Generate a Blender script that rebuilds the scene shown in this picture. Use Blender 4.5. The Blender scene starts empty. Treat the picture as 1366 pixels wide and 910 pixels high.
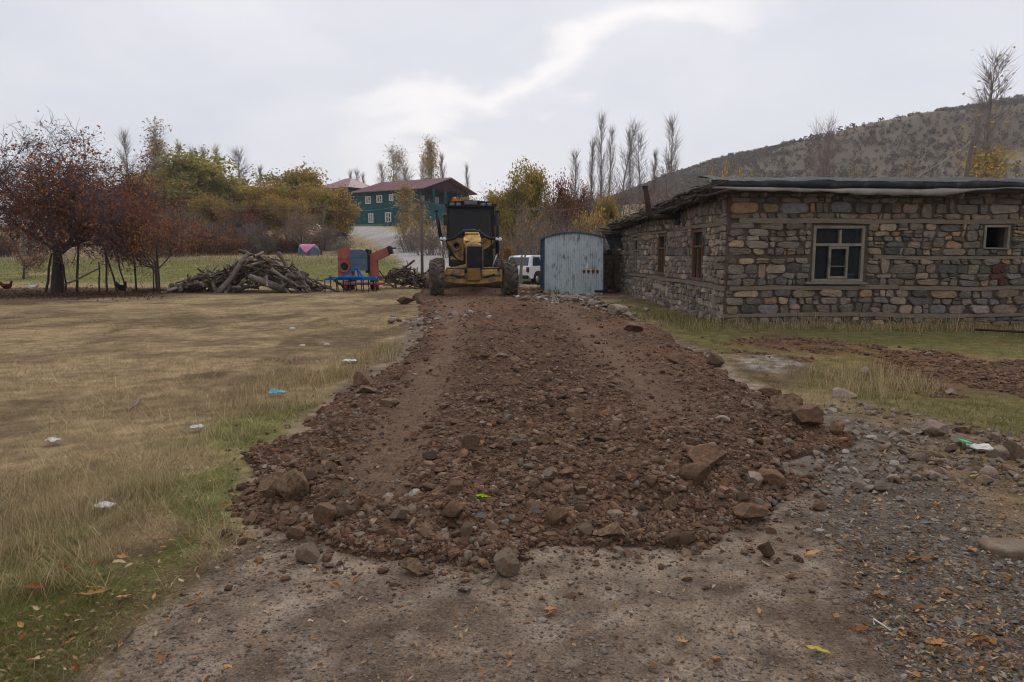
import bpy, math, random
import numpy as np
from mathutils import Vector, Matrix, Euler

random.seed(11)
RS = np.random.RandomState(5)
SC = bpy.context.scene
COL = SC.collection
PI = math.pi

# ------------------------------------------------------------------ camera
F, CX, CY, CAMZ = 960.0, 683.0, 455.0, 1.6
PITCH = math.atan2(CY - 337.0, F)
CP, SP = math.cos(PITCH), math.sin(PITCH)
cam_d = bpy.data.cameras.new('camera')
cam = bpy.data.objects.new('camera', cam_d)
COL.objects.link(cam)
cam.location = (0, 0, CAMZ)
cam.rotation_euler = (PI / 2 - PITCH, 0, 0)
cam_d.sensor_width = 36.0
cam_d.lens = 36.0 * F / 1366.0
cam_d.clip_start = 0.05
cam_d.clip_end = 6000
SC.camera = cam


def ray(px, py):
    a = (np.asarray(px, float) - CX) / F
    b = (CY - np.asarray(py, float)) / F
    return a, CP + b * SP, -SP + b * CP


def on_ground(px, py, z=0.0):
    """where the line of sight of a photo point meets the level z"""
    dx, dy, dz = ray(px, py)
    t = (z - CAMZ) / dz
    return dx * t, dy * t


def at(px, py, Y):
    dx, dy, dz = ray(px, py)
    t = Y / dy
    return Vector((float(dx * t), float(Y), float(CAMZ + dz * t)))


# ------------------------------------------------------------------ noise
_T = np.random.RandomState(77).rand(256, 256)


def vn(x, y, s=0):
    x = np.asarray(x, float) + s * 17.31
    y = np.asarray(y, float) + s * 9.77
    xi = np.floor(x).astype(int); yi = np.floor(y).astype(int)
    fx = x - xi; fy = y - yi
    fx = fx * fx * (3 - 2 * fx); fy = fy * fy * (3 - 2 * fy)
    a = _T[xi & 255, yi & 255]; b = _T[(xi + 1) & 255, yi & 255]
    c = _T[xi & 255, (yi + 1) & 255]; d = _T[(xi + 1) & 255, (yi + 1) & 255]
    return (a * (1 - fx) + b * fx) * (1 - fy) + (c * (1 - fx) + d * fx) * fy


def fbm(x, y, o=4, s=0):
    t = 0; a = .5; n = 0
    for i in range(o):
        t = t + a * vn(x, y, s + i * 3); n += a
        x = np.asarray(x) * 2.03; y = np.asarray(y) * 2.03; a *= .55
    return t / n


def ss(a, b, x):
    t = np.clip((np.asarray(x, float) - a) / (b - a), 0, 1)
    return t * t * (3 - 2 * t)


def sdpoly(poly, X, Y):
    """signed distance to a closed outline, positive inside"""
    X = np.asarray(X, float); Y = np.asarray(Y, float)
    P = np.asarray(poly, float)
    dmin = np.full(X.shape, 1e9); ins = np.zeros(X.shape, bool)
    for (x0, y0), (x1, y1) in zip(P, np.roll(P, -1, 0)):
        ex, ey = x1 - x0, y1 - y0
        t = np.clip(((X - x0) * ex + (Y - y0) * ey) / (ex * ex + ey * ey + 1e-12), 0, 1)
        d = np.hypot(X - x0 - t * ex, Y - y0 - t * ey)
        dmin = np.minimum(dmin, d)
        if y0 != y1:
            c = ((y0 > Y) != (y1 > Y)) & (X < (x1 - x0) * (Y - y0) / (y1 - y0) + x0)
            ins ^= c
    return np.where(ins, dmin, -dmin)


def gpoly(pts, z=0.0):
    return [tuple(float(v) for v in on_ground(px, py, z)) for px, py in pts]


def dline(pts, X, Y):
    d = np.full(np.shape(X), 1e9)
    for (x0, y0), (x1, y1) in zip(pts[:-1], pts[1:]):
        ex, ey = x1 - x0, y1 - y0
        t = np.clip(((X - x0) * ex + (Y - y0) * ey) / (ex * ex + ey * ey + 1e-12), 0, 1)
        d = np.minimum(d, np.hypot(X - x0 - t * ex, Y - y0 - t * ey))
    return d


# ------------------------------------------------------------------ mesh building
class MB:
    def __init__(s):
        s.v = []; s.f = []; s.c = []; s.n = 0; s.hascol = False

    def add(s, v, faces, mi=0, col=None):
        v = np.asarray(v, float).reshape(-1, 3)
        if not isinstance(faces, (list, tuple)):
            faces = [faces]
        groups = {}
        for f in faces:
            f = np.asarray(f, int)
            if f.ndim == 1:
                f = f.reshape(1, -1)
            groups.setdefault(f.shape[1], []).append(f)
        for k, L in groups.items():
            s.f.append((np.concatenate(L) + s.n, mi))
        if col is None:
            c = np.full((len(v), 3), .5)
        else:
            c = np.asarray(col, float); s.hascol = True
            if c.ndim == 1:
                c = np.tile(c, (len(v), 1))
        s.c.append(c)
        s.v.append(v); s.n += len(v)
        return s

    def mesh(s, name, mats, smooth=False):
        me = bpy.data.meshes.new(name)
        V = np.concatenate(s.v) if s.v else np.zeros((0, 3))
        me.vertices.add(len(V)); me.vertices.foreach_set('co', V.astype(np.float32).ravel())
        loops = []; starts = []; mis = []; p = 0
        for f, mi in s.f:
            k = f.shape[1]
            loops.append(f.ravel()); starts.append(np.arange(len(f)) * k + p); mis.append(np.full(len(f), mi))
            p += f.size
        L = np.concatenate(loops); S = np.concatenate(starts)
        me.loops.add(len(L)); me.loops.foreach_set('vertex_index', L.astype(np.int32))
        me.polygons.add(len(S)); me.polygons.foreach_set('loop_start', S.astype(np.int32))
        me.polygons.foreach_set('material_index', np.concatenate(mis).astype(np.int32))
        me.update(calc_edges=True)
        me.polygons.foreach_set('use_smooth', np.full(len(S), smooth))
        if s.hascol:
            a = me.color_attributes.new('col', 'FLOAT_COLOR', 'POINT')
            C = np.concatenate(s.c)
            a.data.foreach_set('color', np.concatenate([C, np.ones((len(C), 1))], 1).astype(np.float32).ravel())
        if not isinstance(mats, (list, tuple)):
            mats = [mats]
        for m in mats:
            me.materials.append(m)
        return me

    def build(s, name, mats, parent=None, smooth=False, loc=None):
        o = bpy.data.objects.new(name, s.mesh(name, mats, smooth))
        COL.objects.link(o)
        if parent is not None:
            o.parent = parent
        if loc is not None:
            o.location = loc
        return o

    # shapes ----------------------------------------------------------
    def box(s, c, d, rot=None, mi=0, col=None, bev=0.0):
        x, y, z = (k / 2 for k in d)
        if bev > 0:
            b = min(bev, x * .6, y * .6, z * .6)
            pts = []
            for zz, k in ((-z, b), (-z + b, 0), (z - b, 0), (z, b)):
                for sx, sy in ((-1, -1), (1, -1), (1, 1), (-1, 1)):
                    ex, ey = x - k, y - k
                    if sx * sy > 0:
                        pts += [(sx * ex, sy * (ey - b), zz), (sx * (ex - b), sy * ey, zz)]
                    else:
                        pts += [(sx * (ex - b), sy * ey, zz), (sx * ex, sy * (ey - b), zz)]
            v = np.array(pts)
            fs = []
            for r in range(3):
                for i in range(8):
                    j = (i + 1) % 8
                    fs.append((r * 8 + i, r * 8 + j, r * 8 + 8 + j, r * 8 + 8 + i))
            # ring order: fix winding by listing corners counter clockwise
            F4 = np.array(fs); top = np.arange(24, 32); bot = np.arange(0, 8)[::-1]
            faces = [F4, top.reshape(1, -1), bot.reshape(1, -1)]
        else:
            v = np.array([(-x, -y, -z), (x, -y, -z), (x, y, -z), (-x, y, -z), (-x, -y, z), (x, -y, z), (x, y, z), (-x, y, z)])
            faces = [np.array([(0, 3, 2, 1), (4, 5, 6, 7), (0, 1, 5, 4), (1, 2, 6, 5), (2, 3, 7, 6), (3, 0, 4, 7)])]
        if rot is not None:
            R = np.array((rot if isinstance(rot, Matrix) else Euler(rot).to_matrix()).to_3x3())
            v = v @ R.T
        return s.add(v + np.array(c, float), faces, mi, col)

    def bar(s, p0, p1, w, h=None, mi=0, col=None, bev=0.0):
        p0 = Vector(p0); p1 = Vector(p1); d = p1 - p0
        q = d.to_track_quat('Y', 'Z')
        return s.box((p0 + p1) / 2, (w, d.length, h or w), q.to_matrix(), mi, col, bev)

    def tube(s, path, r, n=8, mi=0, col=None, cap=True, flat=1.0):
        P = np.array([tuple(p) for p in path], float); m = len(P)
        R = np.full(m, r, float) if np.isscalar(r) else np.array(r, float)
        T = np.gradient(P, axis=0) if m > 2 else np.tile(P[1] - P[0], (2, 1))
        T /= np.linalg.norm(T, axis=1)[:, None] + 1e-9
        up = np.array((0, 0, 1.)) if abs(T[0, 2]) < .9 else np.array((0, 1., 0))
        vs = []
        for i in range(m):
            a = np.cross(T[i], up); a /= np.linalg.norm(a) + 1e-9
            b = np.cross(a, T[i]); up = b
            th = np.arange(n) * 2 * PI / n
            vs.append(P[i] + R[i] * (np.outer(np.cos(th), a) + flat * np.outer(np.sin(th), b)))
        v = np.concatenate(vs)
        i = np.arange(n); j = (i + 1) % n
        fs = [np.stack([k * n + i, k * n + j, (k + 1) * n + j, (k + 1) * n + i], 1) for k in range(m - 1)]
        if cap:
            fs += [np.arange(n)[::-1].reshape(1, -1), ((m - 1) * n + np.arange(n)).reshape(1, -1)]
        return s.add(v, fs, mi, col)

    def lathe(s, prof, c, axis='Z', n=24, mi=0, col=None, close=False, rot=None):
        """prof: (radius, height) pairs turned about an axis through c"""
        pr = np.array(prof, float); m = len(pr)
        th = np.arange(n) * 2 * PI / n
        v = np.zeros((m, n, 3))
        ca, sa = np.cos(th), np.sin(th)
        for k in range(m):
            r, h = pr[k]
            if axis == 'Z':
                v[k] = np.stack([r * ca, r * sa, np.full(n, h)], 1)
            elif axis == 'X':
                v[k] = np.stack([np.full(n, h), r * ca, r * sa], 1)
            else:
                v[k] = np.stack([r * sa, np.full(n, h), r * ca], 1)
        v = v.reshape(-1, 3)
        if rot is not None:
            v = v @ np.array(Euler(rot).to_matrix()).T
        i = np.arange(n); j = (i + 1) % n
        fs = [np.stack([k * n + i, k * n + j, (k + 1) * n + j, (k + 1) * n + i], 1) for k in range(m - 1)]
        if close:
            k = m - 1
            fs.append(np.stack([k * n + i, k * n + j, j, i], 1))
        return s.add(v + np.array(c, float), fs, mi, col)

    def prism(s, prof, a0, a1, axis='X', mi=0, col=None):
        """a closed outline of 2D points pushed from a0 to a1 along an axis"""
        p = np.array(prof, float); n = len(p)

        def lay(a):
            o = np.full(n, a)
            if axis == 'X':
                return np.stack([o, p[:, 0], p[:, 1]], 1)
            if axis == 'Y':
                return np.stack([p[:, 0], o, p[:, 1]], 1)
            return np.stack([p[:, 0], p[:, 1], o], 1)
        v = np.concatenate([lay(a0), lay(a1)])
        i = np.arange(n); j = (i + 1) % n
        return s.add(v, [np.stack([i, j, n + j, n + i], 1), np.arange(n)[::-1].reshape(1, -1), (n + np.arange(n)).reshape(1, -1)], mi, col)

    def rect_holes(s, axis, at_, u0, u1, w0, w1, holes, thick, mi=0, col=None):
        """a wall slab in the u/w plane with rectangular openings, made of butted boxes"""
        us = sorted({u0, u1} | {h[0] for h in holes} | {h[1] for h in holes})
        ws = sorted({w0, w1} | {h[2] for h in holes} | {h[3] for h in holes})
        for a, b in zip(us[:-1], us[1:]):
            for c, d in zip(ws[:-1], ws[1:]):
                um, wm = (a + b) / 2, (c + d) / 2
                if any(h[0] < um < h[1] and h[2] < wm < h[3] for h in holes):
                    continue
                if axis == 'y':
                    s.box((um, at_ + thick / 2, wm), (b - a, thick, d - c), None, mi, col)
                else:
                    s.box((at_ + thick / 2, um, wm), (thick, b - a, d - c), None, mi, col)
        return s


_ICO = {}


def ico(n):
    if n in _ICO:
        return _ICO[n]
    t = (1 + 5 ** .5) / 2
    v = [(-1, t, 0), (1, t, 0), (-1, -t, 0), (1, -t, 0), (0, -1, t), (0, 1, t), (0, -1, -t), (0, 1, -t), (t, 0, -1), (t, 0, 1), (-t, 0, -1), (-t, 0, 1)]
    v = [np.array(p) / np.linalg.norm(p) for p in v]
    f = [(0, 11, 5), (0, 5, 1), (0, 1, 7), (0, 7, 10), (0, 10, 11), (1, 5, 9), (5, 11, 4), (11, 10, 2), (10, 7, 6), (7, 1, 8), (3, 9, 4), (3, 4, 2), (3, 2, 6), (3, 6, 8), (3, 8, 9), (4, 9, 5), (2, 4, 11), (6, 2, 10), (8, 6, 7), (9, 8, 1)]
    for _ in range(n):
        cache = {}; nf = []

        def mid(a, b):
            k = (min(a, b), max(a, b))
            if k not in cache:
                m = v[a] + v[b]; v.append(m / np.linalg.norm(m)); cache[k] = len(v) - 1
            return cache[k]
        for a, b, c in f:
            x, y, z = mid(a, b), mid(b, c), mid(c, a)
            nf += [(a, x, z), (b, y, x), (c, z, y), (x, y, z)]
        f = nf
    _ICO[n] = (np.array(v), np.array(f))
    return _ICO[n]


def rand_rot(n, rs):
    q = rs.normal(size=(n, 4)); q /= np.linalg.norm(q, axis=1)[:, None]
    w, x, y, z = q.T
    return np.stack([np.stack([1 - 2 * (y * y + z * z), 2 * (x * y - z * w), 2 * (x * z + y * w)], 1),
                     np.stack([2 * (x * y + z * w), 1 - 2 * (x * x + z * z), 2 * (y * z - x * w)], 1),
                     np.stack([2 * (x * z - y * w), 2 * (y * z + x * w), 1 - 2 * (x * x + y * y)], 1)], 1)


def bulk_rocks(mb, P, S, C, sub, seed, flat=.75, planes=6):
    """many angular lumps at once"""
    rs = np.random.RandomState(seed); N = len(P)
    bv, bf = ico(sub)
    V = np.tile(bv, (N, 1, 1)) * (1 + rs.uniform(-.12, .12, (N, len(bv), 1)))
    for _ in range(planes):
        nrm = rs.normal(size=(N, 3)); nrm /= np.linalg.norm(nrm, axis=1)[:, None]
        off = rs.uniform(.28, .70, (N, 1))
        d = np.einsum('nij,nj->ni', V, nrm) - off
        V = V - np.maximum(d, 0)[:, :, None] * nrm[:, None, :]
    V *= rs.uniform(.65, 1.25, (N, 1, 3))
    V = np.einsum('nij,nkj->nik', rand_rot(N, rs), V) if False else np.einsum('nkj,nij->nik', rand_rot(N, rs), V)
    V[:, :, 2] *= flat
    V = V * np.asarray(S)[:, None, None] + np.asarray(P)[:, None, :]
    Fs = (bf[None] + (np.arange(N) * len(bv))[:, None, None]).reshape(-1, 3)
    cc = np.repeat(np.asarray(C), len(bv), 0)
    mb.add(V.reshape(-1, 3), Fs, 0, cc)


# ------------------------------------------------------------------ materials
def sock(n, *names):
    for k in names:
        if k in n.inputs:
            return n.inputs[k]


def mat(name, base=(.5, .5, .5), rough=.85, var=.3, scale=6.0, bump=.25, bscale=None, attr=False, objvar=0.0, metal=0.0,
        dirt=None, dirt_amt=0.0, dirt_scale=2.5, stretch=None, spec=.08, fine=0.0, fine_scale=60.0, bdist=.02, transl=0.0, alpha=1.0, sat=1.18):
    m = bpy.data.materials.new(name); m.use_nodes = True
    nt = m.node_tree; N = nt.nodes; L = nt.links
    b = N['Principled BSDF']
    b.inputs['Roughness'].default_value = rough
    b.inputs['Metallic'].default_value = metal
    sock(b, 'Specular IOR Level', 'Specular').default_value = spec
    tc = N.new('ShaderNodeTexCoord'); vec = tc.outputs['Object']
    if stretch:
        mp = N.new('ShaderNodeMapping'); mp.inputs['Scale'].default_value = stretch
        L.new(vec, mp.inputs['Vector']); vec = mp.outputs['Vector']
    if attr:
        a = N.new('ShaderNodeAttribute'); a.attribute_name = 'col'; c = a.outputs['Color']
    else:
        r = N.new('ShaderNodeRGB'); r.outputs[0].default_value = (*base, 1); c = r.outputs[0]

    def noise(sc, det=5, rgh=.6):
        n = N.new('ShaderNodeTexNoise'); n.inputs['Scale'].default_value = sc
        n.inputs['Detail'].default_value = det; n.inputs['Roughness'].default_value = rgh
        L.new(vec, n.inputs['Vector']); return n.outputs['Fac']

    def mul(c, fac, lo, hi):
        mr = N.new('ShaderNodeMapRange'); mr.inputs['From Min'].default_value = .25; mr.inputs['From Max'].default_value = .75
        mr.inputs['To Min'].default_value = lo; mr.inputs['To Max'].default_value = hi
        L.new(fac, mr.inputs['Value'])
        x = N.new('ShaderNodeMix'); x.data_type = 'RGBA'; x.blend_type = 'MULTIPLY'; x.inputs['Factor'].default_value = 1
        L.new(c, x.inputs['A']); L.new(mr.outputs['Result'], x.inputs['B']); return x.outputs['Result']
    if var:
        c = mul(c, noise(scale), 1 - var, 1 + var)
    if fine:
        c = mul(c, noise(fine_scale, 3, .7), 1 - fine, 1 + fine)
    if dirt:
        mr = N.new('ShaderNodeMapRange'); L.new(noise(dirt_scale, 8, .68), mr.inputs['Value'])
        mr.inputs['From Min'].default_value = .62 - .3 * dirt_amt; mr.inputs['From Max'].default_value = .72 - .3 * dirt_amt + .08
        x = N.new('ShaderNodeMix'); x.data_type = 'RGBA'
        L.new(mr.outputs['Result'], x.inputs['Factor']); L.new(c, x.inputs['A']); x.inputs['B'].default_value = (*dirt, 1)
        c = x.outputs['Result']
    if objvar:
        oi = N.new('ShaderNodeObjectInfo')
        mr = N.new('ShaderNodeMapRange'); mr.inputs['To Min'].default_value = 1 - objvar; mr.inputs['To Max'].default_value = 1 + objvar
        L.new(oi.outputs['Random'], mr.inputs['Value'])
        x = N.new('ShaderNodeMix'); x.data_type = 'RGBA'; x.blend_type = 'MULTIPLY'; x.inputs['Factor'].default_value = 1
        L.new(c, x.inputs['A']); L.new(mr.outputs['Result'], x.inputs['B']); c = x.outputs['Result']
    if sat != 1:
        hs = N.new('ShaderNodeHueSaturation'); hs.inputs['Saturation'].default_value = sat; L.new(c, hs.inputs['Color']); c = hs.outputs['Color']
    L.new(c, b.inputs['Base Color'])
    if bump:
        bn = N.new('ShaderNodeBump'); bn.inputs['Strength'].default_value = bump; bn.inputs['Distance'].default_value = bdist
        L.new(noise(bscale or scale * 3, 6, .65), bn.inputs['Height']); L.new(bn.outputs['Normal'], b.inputs['Normal'])
    if alpha < 1:
        b.inputs['Alpha'].default_value = alpha
    if transl:
        t = N.new('ShaderNodeBsdfTranslucent'); L.new(c, t.inputs['Color'])
        x = N.new('ShaderNodeMixShader'); x.inputs['Fac'].default_value = transl
        L.new(b.outputs[0], x.inputs[1]); L.new(t.outputs[0], x.inputs[2])
        L.new(x.outputs[0], N['Material Output'].inputs['Surface'])
    return m


# ------------------------------------------------------------------ scene helpers
def tag(o, label=None, cat=None, group=None, kind=None):
    if label: o['label'] = label
    if cat: o['category'] = cat
    if group: o['group'] = group
    if kind: o['kind'] = kind
    return o


def thing(name, label, cat, loc=(0, 0, 0), rz=0.0, group=None):
    o = bpy.data.objects.new(name, None); COL.objects.link(o)
    o.empty_display_size = .2
    o.location = loc; o.rotation_euler = (0, 0, rz)
    return tag(o, label, cat, group)


def dup(o, parent=None):
    c = o.copy(); COL.objects.link(c)
    if parent is not None: c.parent = parent
    for ch in [x for x in KIDS.get(o.name, ())]:
        dup(ch, c)
    return c


KIDS = {}


def index_kids(root):
    for o in [root] + list(root.children_recursive):
        KIDS[o.name] = list(o.children)


# ------------------------------------------------------------------ world
w = bpy.data.worlds.new('World'); SC.world = w; w.use_nodes = True
nt = w.node_tree; N = nt.nodes; L = nt.links
SUN_EL, SUN_AZ = math.radians(42), math.radians(12)      # sun behind the cloud, ahead and a little right
bg = N['Background']
sky = N.new('ShaderNodeTexSky'); sky.sky_type = 'NISHITA'; sky.sun_disc = False
sky.sun_elevation = SUN_EL; sky.sun_rotation = SUN_AZ
tc = N.new('ShaderNodeTexCoord')
sep = N.new('ShaderNodeSeparateXYZ'); L.new(tc.outputs['Generated'], sep.inputs[0])
mpg = N.new('ShaderNodeMapping'); mpg.inputs['Scale'].default_value = (1.0, 1.0, 2.2); mpg.inputs['Rotation'].default_value = (0, math.radians(28), 0)
L.new(tc.outputs['Generated'], mpg.inputs['Vector'])


def wnoise(sc, det, dist, off=0):
    n = N.new('ShaderNodeTexNoise'); n.noise_dimensions = '4D'; n.inputs['W'].default_value = off
    n.inputs['Scale'].default_value = sc; n.inputs['Detail'].default_value = det
    n.inputs['Roughness'].default_value = .5; n.inputs['Distortion'].default_value = dist
    L.new(mpg.outputs['Vector'], n.inputs['Vector']); return n.outputs['Fac']


ramp = N.new('ShaderNodeValToRGB')
e = ramp.color_ramp.elements
e[0].position = .28; e[0].color = (.425, .445, .495, 1)
e[1].position = .72; e[1].color = (.61, .595, .62, 1)
L.new(wnoise(2.6, 5, .4, 3.1), ramp.inputs['Fac'])
# a ragged brighter break in the cloud: a band across directions, broken by noise
DA = Vector(at(560, 175, 1.0)) - Vector((0, 0, CAMZ)); DB = Vector(at(905, 10, 1.0)) - Vector((0, 0, CAMZ))
nb = DA.cross(DB).normalized(); mid = (DA.normalized() + DB.normalized()).normalized()
vd = N.new('ShaderNodeVectorMath'); vd.operation = 'DOT_PRODUCT'; vd.inputs[1].default_value = nb
L.new(tc.outputs['Generated'], vd.inputs[0])
dn = N.new('ShaderNodeMath'); dn.operation = 'MULTIPLY_ADD'; dn.inputs[1].default_value = .30; dn.inputs[2].default_value = -.15
L.new(wnoise(5.0, 7, .3, 1.7), dn.inputs[0])
ad = N.new('ShaderNodeMath'); ad.operation = 'ADD'; L.new(vd.outputs['Value'], ad.inputs[0]); L.new(dn.outputs[0], ad.inputs[1])
ab = N.new('ShaderNodeMath'); ab.operation = 'ABSOLUTE'; L.new(ad.outputs[0], ab.inputs[0])
bandw = N.new('ShaderNodeMapRange'); bandw.inputs['From Min'].default_value = .045; bandw.inputs['From Max'].default_value = .0
bandw.interpolation_type = 'SMOOTHSTEP'
L.new(ab.outputs[0], bandw.inputs['Value'])
vm = N.new('ShaderNodeVectorMath'); vm.operation = 'DOT_PRODUCT'; vm.inputs[1].default_value = mid
L.new(tc.outputs['Generated'], vm.inputs[0])
lim = N.new('ShaderNodeMapRange'); lim.inputs['From Min'].default_value = .95; lim.inputs['From Max'].default_value = .985
L.new(vm.outputs['Value'], lim.inputs['Value'])
bm = N.new('ShaderNodeMath'); bm.operation = 'MULTIPLY'; L.new(bandw.outputs['Result'], bm.inputs[0]); L.new(lim.outputs['Result'], bm.inputs[1])
mx = N.new('ShaderNodeMix'); mx.data_type = 'RGBA'; L.new(bm.outputs[0], mx.inputs['Factor'])
L.new(ramp.outputs['Color'], mx.inputs['A']); mx.inputs['B'].default_value = (.69, .66, .65, 1)
# cloud values are divided by the background strength, then mixed with the clear sky behind
sc_ = N.new('ShaderNodeMix'); sc_.data_type = 'RGBA'; sc_.blend_type = 'MULTIPLY'; sc_.inputs['Factor'].default_value = 1
L.new(mx.outputs['Result'], sc_.inputs['A']); sc_.inputs['B'].default_value = (10, 10, 10, 1)
m2 = N.new('ShaderNodeMix'); m2.data_type = 'RGBA'; m2.inputs['Factor'].default_value = .94
L.new(sky.outputs[0], m2.inputs['A']); L.new(sc_.outputs['Result'], m2.inputs['B'])
# an overcast sky is brighter overhead than at the horizon
zen = N.new('ShaderNodeMapRange'); zen.inputs['From Min'].default_value = .32; zen.inputs['From Max'].default_value = .95; zen.inputs['To Min'].default_value = 1.0; zen.inputs['To Max'].default_value = 1.75
L.new(sep.outputs['Z'], zen.inputs['Value'])
mz = N.new('ShaderNodeMix'); mz.data_type = 'RGBA'; mz.blend_type = 'MULTIPLY'; mz.inputs['Factor'].default_value = 1
L.new(m2.outputs['Result'], mz.inputs['A']); L.new(zen.outputs['Result'], mz.inputs['B'])
L.new(mz.outputs['Result'], bg.inputs['Color']); bg.inputs['Strength'].default_value = .1

sd = bpy.data.lights.new('sun', 'SUN'); so = bpy.data.objects.new('sun', sd); COL.objects.link(so)
sd.energy = 1.0; sd.angle = math.radians(24); sd.color = (1, .96, .9)
so.rotation_euler = (PI / 2 - SUN_EL, 0, PI - SUN_AZ)
SC.view_settings.view_transform = 'Standard'; SC.view_settings.look = 'None'
SC.view_settings.exposure = .60; SC.view_settings.gamma = 1.0
SC.view_settings.use_curve_mapping = False
SC.cycles.max_bounces = 5; SC.cycles.diffuse_bounces = 3; SC.cycles.transparent_max_bounces = 8
SC.cycles.use_denoising = True
SC.cycles.denoising_prefilter = 'ACCURATE'; SC.cycles.denoising_input_passes = 'RGB_ALBEDO_NORMAL'
SC.cycles.pixel_filter_type = 'BLACKMAN_HARRIS'; SC.cycles.filter_width = 1.1
# ================================================================== GROUND
SOIL = gpoly([(556, 391), (566, 420), (566, 442), (550, 464), (512, 492), (470, 512), (425, 545), (372, 580), (345, 612), (338, 660), (360, 690), (395, 712),
              (450, 722), (535, 738), (620, 742), (680, 738), (720, 722), (800, 708), (905, 708), (960, 690), (1005, 672), (1050, 640),
              (1062, 606), (1118, 582), (1108, 556), (1040, 528), (985, 500), (955, 476), (880, 438), (815, 412), (745, 393), (720, 381), (650, 372), (575, 374)], .08)
TRACK_L = gpoly([(470, 690), (520, 610), (565, 520), (597, 440), (612, 398)], .15)
TRACK_R = gpoly([(900, 560), (840, 495), (785, 445), (735, 405)], .15)


def zt(x, y):
    """height of the land"""
    x = np.asarray(x, float); y = np.asarray(y, float)
    z = 1.35 * ss(36, 74, y) + 4.6 * ss(72, 122, y) + 3.0 * ss(125, 260, y)
    z = z + 3.2 * ss(33, 62, y) * ss(4, 11, x)                                  # bank behind the stone house
    # hill on the right, a ridge far back and a nearer spur
    zs = np.interp(x, [-400, -160, -40, 10, 60, 86, 120, 160, 182, 226, 265, 299, 420, 900],
                   [0, 1, 4, 12, 30, 39.5, 49.5, 57, 62, 73, 80, 90, 115, 148])
    prof = ss(60, 430, y) ** 1.15 * (1 - .55 * ss(440, 760, y))
    z = z + np.maximum(zs - 9, 0) * prof
    sp = np.interp(x, [60, 95, 120, 160, 190, 230, 400], [0, 1, 7, 13, 11, 7, 5])
    z = z + sp * np.exp(-((y - 285 + .18 * (x - 130)) / 42) ** 2)
    far = ss(60, 200, y)
    z = z + far * (fbm(x * .022, y * .022, 4, 3) - .5) * 9 * ss(40, 110, x)
    z = z - .5 * np.exp(-((x - 2.0) / 2.2) ** 2 - ((y - 43) / 4.5) ** 2)        # hollow where the pickup stands
    near = 1 - ss(60, 90, y)
    z = z + near * ((fbm(x * .35, y * .35, 3, 9) - .5) * .10 + (fbm(x * 2.1, y * 2.1, 3, 4) - .5) * .035)
    return z


_sdS = lambda x, y: sdpoly(SOIL, x, y)


def soil_h(x, y):
    """thickness of the loose earth over the ground (negative outside it)"""
    x = np.asarray(x, float); y = np.asarray(y, float)
    d = _sdS(x, y) + (fbm(x * 1.6, y * 1.6, 3, 12) - .5) * .55
    base = .03 + .17 * ss(-.05, .75, d) * (1 - .55 * ss(19, 23.5, y)) + .05 * (fbm(x * .8, y * .8, 2, 5) - .5)
    tl = np.exp(-(dline(TRACK_L, x, y) / .36) ** 2) * ss(.1, .6, d)
    tr = np.exp(-(dline(TRACK_R, x, y) / .36) ** 2) * ss(.1, .6, d)
    tk = np.maximum(tl, tr * .85)
    rough = (fbm(x * 4.5, y * 4.5, 4, 21) - .5) * .13 * (1 - .75 * tk)
    lug = .018 * np.sin(y * 34 + 5 * np.abs(np.sin(x * 3))) * tk
    berm = .22 * np.exp(-((x + 3.6) / .7) ** 2 - ((y - 23.5) / 3) ** 2) + .10 * np.exp(-((x - 2.2) / .9) ** 2 - ((y - 21) / 5) ** 2)
    heap = .16 * np.exp(-((x + 1.4) / 1.5) ** 2 - ((y - 28.2) / .9) ** 2)
    h = base - .075 * tk + rough * ss(-.1, .4, d) + lug + berm + heap
    return np.where(d > -.06, h, -1.0) - .09 * ss(.05, -.06, d), d, tk


def surf(x, y):
    h, d, t = soil_h(x, y)
    return zt(x, y) + np.maximum(h, 0)


def march(px, py, y0=2.0, y1=700.0):
    dx, dy, dz = (float(v) for v in ray(px, py))
    ys = np.concatenate([np.arange(y0, 60, .1), np.arange(60, y1, .5)])
    t = ys / dy
    g = zt(dx * t, ys) - (CAMZ + dz * t)
    k = int(np.argmax(g > 0)) if (g > 0).any() else len(ys) - 1
    return Vector((dx * t[k], ys[k], float(zt(dx * t[k], ys[k]))))


ROAD = gpoly([(-60, 1150), (60, 1000), (135, 905), (235, 800), (325, 705), (340, 640), (425, 545), (555, 430), (575, 385), (700, 380), (810, 408), (960, 476), (1060, 556), (1130, 640), (1190, 740), (1290, 910), (1400, 1150)])
GRAVEL = gpoly([(1030, 560), (1130, 548), (1210, 580), (1270, 650), (1340, 730), (1500, 830), (1560, 1100), (1330, 1100), (1240, 900), (1150, 760), (1075, 690)])
RUBBLE = gpoly([(1120, 540), (1230, 560), (1290, 575), (1400, 600), (1420, 740), (1330, 740), (1240, 650), (1150, 590)])
REDS = gpoly([(965, 450), (1080, 452), (1230, 468), (1420, 482), (1420, 525), (1260, 530), (1160, 505), (1060, 478), (1000, 470)])
GRN1 = gpoly([(1010, 434), (1366, 440), (1700, 446), (1700, 482), (1366, 478), (1180, 463), (1090, 455)])
GRN2 = gpoly([(1080, 488), (1180, 512), (1266, 532), (1420, 528), (1420, 600), (1290, 570), (1210, 560), (1120, 532)])
GRN3 = gpoly([(810, 398), (870, 402), (960, 432), (1010, 440), (960, 470), (900, 440), (830, 412)])
GRNL = gpoly([(-200, 760), (60, 690), (180, 610), (300, 560), (400, 535), (440, 520), (430, 545), (345, 620), (335, 700), (230, 800), (120, 890), (30, 1010), (-200, 1200)])
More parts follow.
